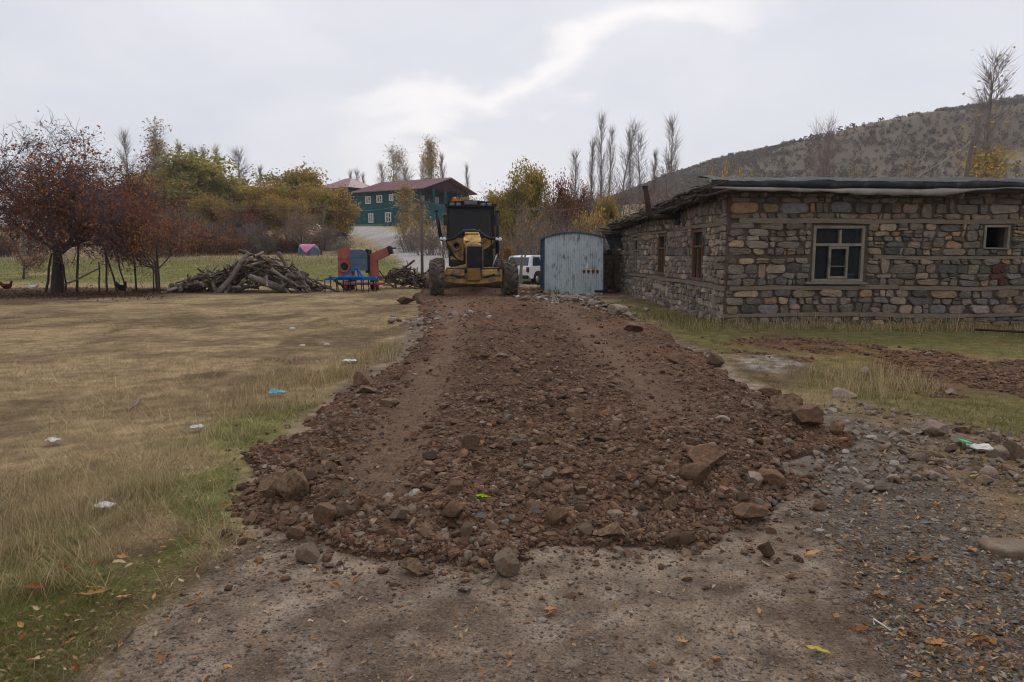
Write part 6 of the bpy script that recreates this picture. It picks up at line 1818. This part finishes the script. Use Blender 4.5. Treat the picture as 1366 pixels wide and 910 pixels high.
put_log(log_mesh(1.0, .19, 503, .03), (wx - 2.75, wy - .3, .18), .15, 0, 'fat round log at the left end of the large woodpile', GW, 0)
put_log(log_mesh(1.5, .07, 504, .1, True), (wx + 1.75, wy - .95, .55), .25, -.55, 'pale branch sloping down the right of the large woodpile', GW, 0)
put_log(log_mesh(1.1, .05, 505, .1), (wx + 3.3, wy - .3, .12), -.5, -.2, 'dark branch lying right of the large woodpile', GW, 0)
put_log(log_mesh(1.4, .05, 506, .1), (wx + 3.6, wy - .1, .28), 1.1, -.6, 'crooked dark branch propped beside the blue cultivator', GW, 0)
put_log(log_mesh(1.3, .07, 507, .1), (wx - 4.2, wy - .2, .06), .1, 0, 'small dark log lying by the small rusty tree', GW, 0)
ux, uy = at(540, 375, 33.0).x, 33.0
GB = 'branches heaped beside the thresher'
BR = [log_mesh(rng.uniform(.7, 1.5), rng.uniform(.025, .055), 600 + k, .14) for k in range(8)]
for k in range(75):
    u = rng.uniform(-1.15, 1.1); v = rng.uniform(-.6, .6); hm = max(.1, .85 - .45 * abs(u + .1)); z = .05 + hm * rng.random() ** .7
    put_log(rng.choice(BR), (ux + u, uy + v, float(zt(ux + u, uy + v)) + z), rng.uniform(0, PI), rng.gauss(0, .4), 'thin dark branch tangled in the small heap beside the thresher', GB, name='branch')
put_log(log_mesh(1.1, .06, 701, .08), (ux + .1, uy - .5, .95), .5, .5, 'dark forked branch sticking up from the small branch heap', GB, 0, 'branch')

# ================================================================== STAKES UNDER THE LEFT TREES
M['stake'] = mat('dark_stake_wood', (.062, .05, .043), var=.35, scale=5, bump=.4, objvar=.2)
GS = 'rough stakes standing under the left trees'
for (p0, p1, r, lab) in (((60, 386), (69, 338), .05, 'bent stake leaning just left of the big tree trunk'), ((87, 388), (85, 352), .035, 'short thin stake hard against the right of the big trunk'), ((103, 390), (105, 318), .05, 'tall straight stake right of the big trunk'), ((133, 388), (132, 350), .035, 'short upright stake left of the slanting poles'),
                         ((143, 388), (141, 340), .045, 'crooked stake at the foot of the slanting poles'), ((157, 389), (137, 322), .04, 'slanting pole with its top leaning left'), ((167, 386), (158, 341), .035, 'short dark stake slanting behind the black hen'), ((182, 388), (175, 322), .04, 'tall thin stake right of the black hen'), ((205, 390), (204, 352), .035, 'stake beside the small tree stem'), ((213, 392), (209, 322), .05, 'double stem stake at the small rusty tree')):
    Y = 29.2 + random.uniform(-.3, .5); b = at(*p0, Y); t = at(*p1, Y); b.z = float(zt(b.x, b.y)) - .1; d = t - b; b2 = b
    o = thing('stake', lab, 'stake', b, 0, GS) if False else None
    mb = MB(); w1_, w2_ = random.uniform(-.04, .04), random.uniform(-.05, .05)
    mb.tube([(0, 0, 0), (d.x * .33 + w1_, .02, d.z * .33), (d.x * .66 + w2_, 0, d.z * .66), (d.x, 0, d.z)], [r, r * .95, r * .85, r * .7], 8)
    tag(mb.build('stake', M['stake'], None, True, b), lab, 'stake', GS)
mb = MB(); a, b = at(64, 388, 28.6), at(134, 357, 29.0); mb.tube([a, a.lerp(b, .5) + Vector((0, 0, -.06)), b], [.035, .032, .025], 8); tag(mb.build('stick', M['logpale'], None, True), 'long pale stick propped slantwise against the stakes', 'stick')

# ================================================================== HENS
M['henblack'] = mat('black_feathers', (.016, .015, .017), var=.3, scale=30, bump=.3); M['henred'] = mat('red_brown_feathers', (.07, .025, .018), var=.4, scale=25, bump=.3); M['henwhite'] = mat('white_feathers', (.62, .60, .57), var=.15, scale=30, bump=.2)
M['comb'] = mat('red_comb', (.4, .03, .025), var=.1, bump=0); M['legy'] = mat('hen_leg', (.3, .2, .08), var=.2, bump=0)


def hen(px_, py_, Y, h, face, m, label):
    b = at(px_, py_, Y); z = float(zt(b.x, Y)); o = thing('hen', label, 'hen', (b.x, Y, z), face, 'hens under the left trees'); s = h / .40
    mb = MB()
    mb.tube([(-.24, 0, .37), (-.20, 0, .33), (-.15, 0, .27), (-.08, 0, .22), (0, 0, .20), (.08, 0, .21), (.13, 0, .25), (.155, 0, .30), (.165, 0, .345), (.18, 0, .375), (.205, 0, .378), (.222, 0, .372)],
            [.012, .045, .062, .092, .108, .098, .07, .045, .034, .036, .028, .008], 14)
    mb.tube([(-.10, 0, .25), (-.20, .0, .36), (-.24, 0, .43)], [.05, .04, .008], 8, flat=.4)
    body = mb.build('body', m, o, True)
    mb = MB(); mb.tube([(.02, .04, .14), (.015, .04, .06), (.02, .04, 0)], .009, 6); mb.tube([(.02, -.04, .14), (.03, -.04, .06), (.02, -.04, 0)], .009, 6)
    for sy in (-.04, .04):
        for a in (-.5, 0, .5): mb.tube([(.02, sy, .008), (.02 + .06 * math.cos(a), sy + .06 * math.sin(a), .004)], .006, 5)
    mb.build('legs', M['legy'], o)
    mb = MB(); mb.prism([(.155, .395), (.165, .425), (.178, .405), (.19, .43), (.2, .405), (.215, .415), (.218, .39)], -.006, .006, 'Y'); mb.tube([(.212, 0, .36), (.214, 0, .335)], [.01, .012], 6); mb.build('comb', M['comb'], o)
    mb = MB(); mb.tube([(.215, 0, .378), (.245, 0, .368)], [.011, .002], 6); mb.build('beak', M['legy'], o)
    mb = MB()
    for sy in (-1, 1): mb.lathe([(0, 0), (.07, .01), (.045, .03), (0, .035)], (0, 0, 0), 'Y', 10) if False else mb.tube([(.07, sy * .085, .235), (-.02, sy * .105, .215), (-.14, sy * .06, .25)], [.02, .045, .01], 8, flat=.8)
    mb.build('wing', m, body, True)
    o.scale = (s, s, s); return o


hen(163, 387, 28.4, .47, math.radians(-20), M['henblack'], 'black hen standing among the stakes'); hen(9, 386, 29.5, .44, math.radians(10), M['henred'], 'dark red hen at the left frame edge'); hen(44, 385, 29.6, .34, math.radians(200), M['henwhite'], 'white hen left of the big tree trunk')

# ================================================================== STONES one can pick out
M['rockrust'] = mat('rusty_stone', sat=1.0, base=(.15, .088, .052), var=.35, scale=14, fine=.25, bump=.7, bscale=45, bdist=.01, dirt=(.095, .058, .037), dirt_amt=.7, dirt_scale=6, objvar=.15)
M['rocktan'] = mat('tan_stone', (.18, .132, .092), var=.3, scale=14, fine=.25, bump=.7, bscale=45, bdist=.01, dirt=(.10, .062, .04), dirt_amt=.65, dirt_scale=6, objvar=.15)
M['rockgrey'] = mat('grey_stone', (.15, .124, .098), var=.3, scale=14, fine=.25, bump=.7, bscale=45, bdist=.01, dirt=(.12, .08, .055), dirt_amt=.7, dirt_scale=8, objvar=.15)
M['rockdark'] = mat('dark_clod', sat=1.0, base=(.085, .052, .034), var=.35, scale=14, fine=.3, bump=.9, bscale=40, bdist=.012, objvar=.15)
M['rockpink'] = mat('pinkish_pale_stone', (.235, .185, .15), var=.25, scale=12, fine=.2, bump=.6, bscale=40, bdist=.01, dirt=(.13, .10, .08), dirt_amt=.4, dirt_scale=8, objvar=.15)


def rock_mesh(seed, m, sub=3, planes=9):
    rs_ = np.random.RandomState(seed); bv, bf = ico(sub); V = bv.copy()
    for _ in range(planes):
        nr = rs_.normal(size=3); nr /= np.linalg.norm(nr); d = V @ nr - rs_.uniform(.4, .82); V -= np.maximum(d, 0)[:, None] * nr
    V *= (1 + .10 * (fbm(V[:, 0] * 2.5 + seed, V[:, 1] * 2.5 + V[:, 2] * 1.7, 4, seed % 40) - .5))[:, None]
    V += rs_.normal(0, .008, V.shape)
    lo, hi = V.min(0), V.max(0); V = (V - (lo + hi) / 2) / (hi - lo)
    mb = MB(); mb.add(V, bf); return mb.mesh('stone', m)


def rock(px_, py_, wpx, hpx, m, label, seed, group=None, onsoil=True, zoff=.0):
    """px,py: middle of the stone in the photo"""
    x, y = on_ground(px_, py_ + hpx * .42, .12 if onsoil else 0.0); x, y = float(x), float(y)
    w_ = wpx / F * y * 1.02; h_ = hpx / F * y * 1.0
    o = bpy.data.objects.new('stone', rock_mesh(seed, m)); COL.objects.link(o)
    d = w_ * random.uniform(.7, 1.0)
    o.scale = (w_, d, h_ * 1.05); o.location = (x, y + d * .3, float(surf(x, y + d * .3)) + h_ * .40 + zoff)
    o.rotation_euler = (random.uniform(-.15, .15), random.uniform(-.15, .15), random.uniform(-.5, .5))
    return tag(o, label, 'stone', group)


R_, T_, Gy, Dk, Pk = M['rockrust'], M['rocktan'], M['rockgrey'], M['rockdark'], M['rockpink']
for i, (a, b, c, d, m, lab) in enumerate((
        (388, 646, 46, 42, T_, 'large tan grey boulder at the left edge of the spread earth'), (357, 646, 30, 38, T_, 'upright tan stone touching the large left boulder'), (410, 714, 32, 26, Gy, 'grey stone on the road left below the spread earth'), (485, 494, 36, 26, R_, 'dark rust boulder on the field edge left of the track'),
        (550, 731, 36, 24, T_, 'rounded tan stone at the front lip of the spread earth'), (676, 725, 36, 38, Gy, 'blue grey split stone at the front lip of the spread earth'), (605, 687, 32, 26, R_, 'rust block behind the front lip near the wheel track'), (622, 700, 16, 26, Gy, 'narrow grey stone upright beside the rust block'), (930, 639, 46, 34, R_, 'rust boulder in front of its pair at the right of the earth'),
        (946, 620, 52, 30, R_, 'broad rust boulder behind its pair at the right of the earth'), (1006, 668, 48, 26, R_, 'long dark rust stone lying alone on the right edge'), (1081, 557, 42, 32, R_, 'rust boulder at the far right corner of the earth'), (1053, 542, 50, 28, T_, 'tan rust boulder left of the far right corner boulder'), (1032, 627, 36, 26, R_, 'rust brown stone beside the white stone at the right edge'),
        (1010, 629, 24, 20, Pk, 'white grey stone at the right edge of the earth'), (816, 691, 42, 22, T_, 'long tan stone at the front edge right of centre'), (745, 680, 28, 28, R_, 'round rust stone near the front right of centre'), (1250, 557, 30, 22, Pk, 'pale pinkish stone alone on the right verge grass'), (1120, 566, 20, 18, T_, 'small tan stone right of the corner boulder'),
        (1096, 653, 20, 12, R_, 'small flat red stone on the grey gravel'), (1025, 710, 24, 26, Dk, 'dark crumbly clod alone on the road'), (895, 665, 22, 26, T_, 'upright tan stone in front of the paired rust boulders'), (520, 545, 26, 16, T_, 'tan angular stone beside the left wheel track'), (490, 527, 24, 10, T_, 'flat tan stone on the left shoulder of the earth'),
        (668, 482, 24, 9, Gy, 'dark flat slab in the middle of the earth'), (685, 490, 18, 12, T_, 'tan stone next to the dark flat slab'), (437, 676, 38, 26, R_, 'rust lump in front of the large left boulder'), (393, 688, 30, 20, R_, 'brown lump below the large left boulder'), (628, 612, 26, 26, R_, 'rust brown stone right of the wheel track'), (533, 684, 34, 20, Gy, 'flat pale grey stone on the wheel track front'),
        (918, 700, 24, 18, Dk, 'dark brown clod on the front right edge'), (845, 640, 20, 14, T_, 'tan stone amid clods right of centre'), (726, 602, 26, 18, T_, 'angled tan stone amid clods at the centre'), (735, 640, 22, 16, Pk, 'pale stone amid clods near the centre'), (965, 573, 20, 7, Pk, 'thin white stone on the right shoulder'), (1030, 520, 34, 18, R_, 'rust stone on the far right shoulder'),
        (540, 396, 26, 12, Dk, 'dark earth slab left of the grader tyre'), (825, 416, 28, 18, Pk, 'pinkish rock by the grass right of the blue shed'), (845, 442, 26, 14, R_, 'rust stone at the right rim near the shed'), (955, 470, 26, 20, Dk, 'brown lump at the right rim before the stone house'), (905, 482, 26, 16, R_, 'rust stone on the right rim of the earth'), (700, 398, 18, 8, Gy, 'flat grey stone on the crest near the grader'),
        (780, 690, 22, 18, Gy, 'grey stone at the front edge near centre'), (870, 655, 16, 14, R_, 'small rust stone before the upright tan one'), (575, 660, 24, 14, R_, 'brown stone on the front wheel track'))):
    rock(a, b, c, d, m, lab, 900 + i)
# rocks on the right verge, at the slab
for i, (a, b, c, d, m, lab) in enumerate(((1285, 590, 26, 18, Pk, 'pale stone at the back of the verge stone heap'), (1310, 600, 34, 14, Gy, 'flat grey stone on the verge heap'), (1338, 608, 30, 16, Pk, 'pale stone right on the verge heap'), (1270, 600, 16, 14, Gy, 'small grey stone at the left of the verge heap'), (1330, 587, 16, 16, Pk, 'upright pale stone behind the verge heap'),
                                          (1320, 634, 24, 20, Pk, 'pale round stone under the plastic wrapper'), (1347, 630, 18, 12, T_, 'orange tan stone at the right of the verge heap'), (1356, 604, 26, 30, Gy, 'grey stone at the right frame edge by the verge heap'), (1290, 575, 20, 12, T_, 'tan stone behind the verge heap'), (1130, 525, 34, 14, Pk, 'flat pale stone in the dry grass right of the earth'),
                                          (1155, 493, 16, 10, Pk, 'pale stone on the red bare soil'), (1240, 470, 12, 6, Pk, 'tiny pale stone on the red soil by the house'), (1270, 522, 20, 10, Pk, 'pale stone at the edge of the red soil'), (1232, 640, 16, 10, Gy, 'grey stone on the leafy verge'), (1250, 620, 20, 9, T_, 'tan stone on the leafy verge'), (1210, 578, 16, 9, Pk, 'pale stone on the verge near the grass'), (1180, 600, 16, 9, T_, 'tan stone on the rubbly verge'))):
    rock(a, b, c, d, m, lab, 960 + i, onsoil=False)
x, y = (float(v) for v in on_ground(1350, 742, 0))
mb = MB(); bv, bf = ico(3); V = bv.copy(); V = np.sign(V) * np.abs(V) ** .45; V *= np.array((.24, .10, .035)); V += .02 * (fbm(V[:, 0] * 9, V[:, 1] * 9, 3, 5) - .5)[:, None]; mb.add(V, bf)
o = mb.build('concrete_slab', M['rockgrey'], None, False, (x + .1, y, .03)); o.rotation_euler = (0, .03, -.15); tag(o, 'broken grey concrete slab half sunk in the right verge', 'slab')
# further stones of the spread, in kinds that look alike
VAR = {'rust': [rock_mesh(1100 + k, R_, 2) for k in range(7)], 'tan': [rock_mesh(1120 + k, T_, 2) for k in range(6)], 'grey': [rock_mesh(1140 + k, Gy, 2) for k in range(5)], 'dark': [rock_mesh(1160 + k, Dk, 2) for k in range(7)]}
KIND = {'rust': 'rust brown stone', 'tan': 'tan stone', 'grey': 'grey stone', 'dark': 'dark brown clod'}
rs = np.random.RandomState(55); n = 0
while n < 190:
    px_ = rs.uniform(345, 1100); py_ = rs.uniform(400, 735); x, y = (float(v) for v in on_ground(px_, py_, .12)); h, d, t = soil_h(x, y)
    if h < .02 or rs.rand() < t * 1.2: continue
    k = rs.choice(['rust', 'tan', 'grey', 'dark'], p=[.3, .22, .04, .44]); s = np.clip(.052 * math.exp(rs.normal(0, .36)) * (1 + y * .025), .035, .13)
    zone = 'near the front edge' if py_ > 640 else 'halfway along' if py_ > 510 else 'before the grader'
    side = ' left of the track' if px_ < 610 - (py_ - 400) * .42 else ''
    o = bpy.data.objects.new('stone' if k != 'dark' else 'earth_clod', VAR[k][rs.randint(len(VAR[k]))]); COL.objects.link(o)
    o.location = (x, y, float(zt(x, y)) + float(h) + s * .16); o.scale = (s * rs.uniform(.8, 1.3), s * rs.uniform(.7, 1.2), s * rs.uniform(.5, .85)); o.rotation_euler = (rs.uniform(-.3, .3), rs.uniform(-.3, .3), rs.uniform(0, 6.28))
    tag(o, f'fist sized {KIND[k]} in loose earth {zone}{side}', 'stone' if k != 'dark' else 'clod', f'{k} stones of the spread earth {zone}{side}'); n += 1

# ================================================================== FALLEN LEAVES AND LITTER
M['lf_tan'] = mat('tan_fallen_leaf', (.34, .20, .11), var=.3, scale=20, bump=.3, objvar=.25, transl=.15); M['lf_brown'] = mat('brown_fallen_leaf', (.19, .095, .05), var=.3, scale=20, bump=.3, objvar=.25, transl=.15)
M['lf_pale'] = mat('pale_fallen_leaf', (.42, .33, .22), var=.25, scale=20, bump=.3, objvar=.2, transl=.15); M['lf_yel'] = mat('yellow_fallen_leaf', (.42, .36, .12), var=.15, scale=20, bump=.2, transl=.2); M['lf_grn'] = mat('green_fallen_leaf', (.25, .36, .04), var=.15, bump=.2, transl=.2)


def leaf_mesh(seed, m, asp=.42, curl=.25, lobes=False):
    rg = np.random.RandomState(seed); nu, nv = 9, 5
    u = np.linspace(0, 1, nu); wv = asp * .5 * np.sin(PI * np.clip(u, 0, 1) ** rg.uniform(.7, 1.0)) ** .8
    if lobes: wv *= 1 + .45 * np.sin(u * 16)
    V = []
    a, b = rg.uniform(-curl, curl), rg.uniform(.1, curl)
    for k in range(nu):
        for q in range(nv):
            v = (q / (nv - 1) - .5) * 2 * (wv[k] + .004)
            V.append((u[k] - .5, v, b * abs(v) * 1.2 + a * ((u[k] - .5) ** 2 - .1) + .03 * rg.normal()))
    V = np.array(V); V[:, 2] -= V[:, 2].min()
    i = (np.arange(nu - 1)[:, None] * nv + np.arange(nv - 1)[None]).ravel()
    mb = MB(); mb.add(V, np.stack([i, i + nv, i + nv + 1, i + 1], 1)); mb.tube([(.47, 0, .02 + V[-3, 2]), (.62, .03, .03 + V[-3, 2]), (.75, .02, .01 + V[-3, 2])], .008, 5)
    return mb.mesh('leaf', m, True)


LV = {k: [leaf_mesh(1300 + 10 * j + q, M['lf_' + k], [.3, .42, .5, .36][q], [.2, .35, .5, .6][q], q == 2) for q in range(4)] for j, k in enumerate(('tan', 'brown', 'pale', 'yel', 'grn'))}
LN = {'tan': 'tan', 'brown': 'brown', 'pale': 'pale', 'yel': 'yellow', 'grn': 'green'}


def leaf(px_, py_, kind, L_px, label, group=None, rot=None, tilt=.25, var=None):
    x, y = (float(v) for v in on_ground(px_, py_, 0)); s = L_px / F * y * 1.05
    me = LV[kind][random.randrange(4) if var is None else var]; o = bpy.data.objects.new('fallen_leaf', me); COL.objects.link(o)
    o.location = (x, y, float(surf(x, y)) + .012 + (.02 if px_ < 330 else 0)); o.scale = (s, s, s); o.rotation_euler = (random.uniform(-tilt, tilt), random.uniform(-tilt, tilt), random.uniform(0, 6.28) if rot is None else rot)
    return tag(o, label, 'leaf', group)


for a, b, k, l, lab, rz in ((127, 806, 'tan', 40, 'largest tan leaf standing on the grass at the lower left', .5), (218, 900, 'brown', 26, 'brown leaf on the road at the bottom left edge', 1.5), (1090, 876, 'yel', 34, 'yellow green leaf on the road at the lower right', -.2), (643, 700, 'grn', 22, 'bright green leaf on the front of the spread earth', .6), (1300, 640, 'yel', 14, 'yellow leaf by the verge stone heap', 0), (160, 764, 'pale', 18, 'pale leaf on the green verge at the left', .3),
                           (90, 770, 'brown', 24, 'brown leaf on green grass near the left frame edge', 0), (48, 797, 'brown', 26, 'dark brown leaf lying at the left frame edge', .1), (165, 810, 'tan', 20, 'tan curled leaf right of the largest leaf', .8), (206, 808, 'tan', 14, 'small tan leaf in the dry verge grass', 1.8), (242, 784, 'pale', 14, 'pale brown leaf at the edge of the road', 2.5), (95, 870, 'tan', 24, 'tan leaf near the bottom left corner', 1.2),
                           (50, 895, 'pale', 22, 'pale leaf at the bottom left corner', .2), (280, 651, 'pale', 16, 'pale leaf on moss left of the large boulder', .2), (1085, 747, 'tan', 26, 'tan leaf on gravel at the right', .1), (1120, 743, 'tan', 16, 'small tan leaf right of another on gravel', .4), (1225, 755, 'brown', 40, 'long reddish brown leaf on the right gravel', -.15), (1298, 745, 'tan', 28, 'broad tan lobed leaf at the right gravel edge', 1.2),
                           (1148, 845, 'brown', 24, 'curled brown leaf on the lower right gravel', 2.4), (1250, 862, 'tan', 22, 'tan leaf at the lower right gravel', .3), (1310, 866, 'brown', 30, 'long brown leaf at the lower right corner', -.2), (1245, 880, 'pale', 22, 'pale leaf at the lower right corner', -.3), (1115, 828, 'tan', 16, 'tan leaf beside the white twig', 1.0), (622, 846, 'pale', 10, 'small pale leaf in the middle of the road', 1.3), (420, 860, 'tan', 14, 'tan leaf on the left half of the road', .3)):
    leaf(a, b, k, l, lab, rot=rz, tilt=.35, var=0 if l == 40 else None)
rs = np.random.RandomState(66)
for i in range(235):
    zone = rs.choice(3, p=[.27, .60, .13])
    if zone == 0:
        px_ = rs.uniform(0, 330); py_ = 910 - px_ * .62 - rs.uniform(-60, 130) + 20; nm = 'on the left verge grass'
    elif zone == 1:
        px_ = rs.uniform(1060, 1366); py_ = rs.uniform(580, 910); nm = 'on the right gravel verge'
        if px_ < 1060 + (py_ - 640) * .45: continue
    else:
        px_ = rs.uniform(200, 1180); py_ = rs.uniform(755, 908); nm = 'on the bare road'
    if not (585 < py_ < 912): continue
    k = rs.choice(['tan', 'brown', 'pale'], p=[.45, .4, .15]); y = float(on_ground(px_, py_, 0)[1])
    leaf(px_, py_, k, rs.uniform(.022, .055) * F / y, f'small {LN[k]} fallen leaf {nm}', f'{LN[k]} fallen leaves {nm}', tilt=.5)
# leaf crumbs and twigs
mb = MB(); n = 5200; rs = np.random.RandomState(67)
px_ = np.concatenate([rs.uniform(0, 420, 900), rs.uniform(1040, 1480, 4000), rs.uniform(150, 1200, 300)]); py_ = np.concatenate([930 - px_[:900] * .62 - rs.normal(20, 45, 900), rs.uniform(560, 930, 4000), rs.uniform(750, 930, 300)])
x, y = on_ground(px_, py_, 0); k = (y > 1.8) & (y < 14) & (soil_h(x, y)[1] < -.05) & ~((px_ > 1000) & (sdpoly(GRAVEL, x, y) < -.1) & (sdpoly(RUBBLE, x, y) < -.3)); x, y = x[k], y[k]; n = len(x)
C = np.array([(.30, .19, .11), (.19, .10, .055), (.36, .27, .17), (.13, .08, .05)])[rs.choice(4, n)] * rs.uniform(.7, 1.2, (n, 1))
R0 = rand_rot(n, rs); base = np.array([(-.5, 0, 0), (0, -.22, .05), (.5, 0, 0), (0, .22, .05)]); az = rs.uniform(0, 6.28, n); tl = rs.normal(0, .35, (n, 2))
ex = np.stack([np.cos(az), np.sin(az), tl[:, 0]], 1); ey = np.stack([-np.sin(az), np.cos(az), tl[:, 1]], 1)
S = rs.uniform(.012, .038, n)
V = (base[None, :, 0:1] * ex[:, None] + base[None, :, 1:2] * ey[:, None] + base[None, :, 2:3] * np.array((0, 0, 1.))) * S[:, None, None] + np.stack([x, y, zt(x, y) + .008 + S * .2], 1)[:, None]
mb.add(V.reshape(-1, 3), np.arange(n)[:, None] * 4 + np.arange(4)[None], 0, np.repeat(C, 4, 0))
n = 700; px_ = np.concatenate([rs.uniform(0, 400, 350), rs.uniform(1000, 1400, 350)]); py_ = np.concatenate([900 - px_[:350] * .6 - rs.normal(20, 60, 350), rs.uniform(600, 930, 350)]); x, y = on_ground(px_, py_, 0); k = (y > 1.8) & (y < 12); x, y = x[k], y[k]
for a, b in zip(x, y):
    l = rs.uniform(.04, .14); t = rs.uniform(0, 6.28); z = float(zt(a, b)) + .012; mb.tube([(a, b, z), (a + l * .5 * math.cos(t), b + l * .5 * math.sin(t), z + .012), (a + l * math.cos(t + .3), b + l * math.sin(t + .3), z)], .0016, 4, 0, (.17, .12, .08))
o = mb.build('leaf_litter', M['grass']); tag(o, 'crumbled leaf bits and twigs on the verges', 'litter', kind='stuff')
# leaf litter strip under the left trees
mb = MB(); n = 5000; px_ = np.minimum(rs.uniform(-250, 205, n), 400) + rs.normal(0, 22, n); x, y = on_ground(px_, 392 + rs.normal(0, 3.6, n), 0.0); S = rs.uniform(.03, .07, n)
leaf_quads(mb, np.stack([x, y, zt(x, y) + .03], 1), S, np.array([(.09, .045, .026), (.06, .035, .025), (.13, .065, .035)])[rs.choice(3, n)], rs, 0, 1.4)
o = mb.build('leaf_carpet', M['leaf']); tag(o, 'dark fallen leaves under the left trees', 'leaf litter', kind='stuff')

M['bagblue'] = mat('light_blue_plastic', (.20, .38, .46), rough=.4, var=.25, scale=8, bump=.4, bscale=14, bdist=.03); M['scrap'] = mat('white_scrap', (.48, .46, .43), rough=.6, var=.12, scale=10, bump=.3); M['wrapg'] = mat('green_print', (.12, .35, .16), rough=.4, var=.1, bump=0)


def crumple(px_, py_, wpx, hpx, m, name, label, cat, seed, flat=False):
    x, y = (float(v) for v in on_ground(px_, py_, 0)); w_ = wpx / F * y; rs_ = np.random.RandomState(seed); g = 9
    gu, gv = np.meshgrid(np.linspace(-.5, .5, g), np.linspace(-.5, .5, g)); hh = hpx / F * y
    Z = (fbm(gu * 5 + seed, gv * 5, 3, seed) - .35) * hh * 1.6 * (1 - (np.maximum(np.abs(gu), np.abs(gv)) * 2) ** 3 * .6); Z = np.maximum(Z, 0) + .03
    X = gu * w_ * (1 + .3 * (vn(gv * 3, gu, seed) - .5)); Yv = gv * w_ * .8 * (1 + .4 * (vn(gu * 3, gv, seed + 3) - .5))
    V = np.stack([X, Yv, Z], -1).reshape(-1, 3); i = (np.arange(g - 1)[None] + np.arange(g - 1)[:, None] * g).ravel(); q = np.stack([i, i + 1, i + g + 1, i + g], 1)
    mb = MB(); mb.add(np.concatenate([V, V - np.array((0, 0, .006))]), [q, q[:, ::-1] + g * g]); o = mb.build(name, m, None, False, (x, y, float(zt(x, y)) + .015)); o.rotation_euler = (0, 0, rs_.uniform(-.6, .6)); return tag(o, label, cat)


crumple(370, 528, 20, 14, M['bagblue'], 'plastic_bag', 'crumpled light blue plastic bag in the dry grass', 'bag', 3)
crumple(263, 580, 16, 7, M['scrap'], 'paper_scrap', 'white paper scrap on the grass left of the spread earth', 'paper', 4); crumple(71, 594, 15, 7, M['scrap'], 'paper_scrap', 'white scrap in the field near the left frame edge', 'paper', 5); crumple(466, 484, 18, 5, M['scrap'], 'paper_scrap', 'flat white scrap beside the dark rust boulder', 'paper', 6)
crumple(140, 686, 22, 9, M['scrap'], 'paper_scrap', 'torn white scrap in straw at the left', 'paper', 7); crumple(390, 441, 7, 4, M['scrap'], 'paper_scrap', 'tiny white scrap far out on the field', 'paper', 8); crumple(404, 466, 7, 4, M['scrap'], 'paper_scrap', 'small white scrap left of the flat one', 'paper', 9); crumple(436, 463, 7, 5, M['scrap'], 'paper_scrap', 'small white scrap on the pale grass above the flat one', 'paper', 10)
w_ = crumple(1305, 618, 28, 9, M['scrap'], 'plastic_wrapper', 'white and green plastic wrapper on the verge stone heap', 'wrapper', 11); w_.location.z += .07
mb = MB(); mb.box((-.10, .0, .065), (.07, .09, .012), (0, .2, .3)); mb.build('printed_end', M['wrapg'], w_)
for (pts, lab, m_) in ((((650, 788), (668, 765), (690, 742)), 'straight brown twig on the road before the earth', 'logend'), (((1166, 838), (1164, 830), (1188, 845)), 'bent white twig on the lower right road', 'scrap'), (((170, 548), (182, 540), (186, 532)), 'pale twig lying in the left field', 'logpale'), (((150, 880), (165, 868), (180, 850)), 'dark twig on the left road edge', 'stake')):
    mb = MB(); P = []
    for a, b in pts:
        x, y = (float(v) for v in on_ground(a, b, 0)); P.append((x, y, float(surf(x, y)) + .012))
    mb.tube(P, .0045 * (1 if P[0][1] < 5 else 2.5), 6); tag(mb.build('twig', M[m_], None, True), lab, 'twig')
# ================================================================== HAZE over the valley
hm = bpy.data.materials.new('haze'); hm.use_nodes = True; hn = hm.node_tree
hn.nodes.remove(hn.nodes['Principled BSDF'])
pv = hn.nodes.new('ShaderNodeVolumePrincipled'); pv.inputs['Color'].default_value = (.93, .93, .95, 1); pv.inputs['Density'].default_value = .0003; pv.inputs['Anisotropy'].default_value = .2
hn.links.new(pv.outputs[0], hn.nodes['Material Output'].inputs['Volume'])
mb = MB(); mb.box((0, 760, 79), (1960, 1630, 170)); tag(mb.build('haze', hm), 'thin pale haze over the valley', 'haze', kind='stuff')
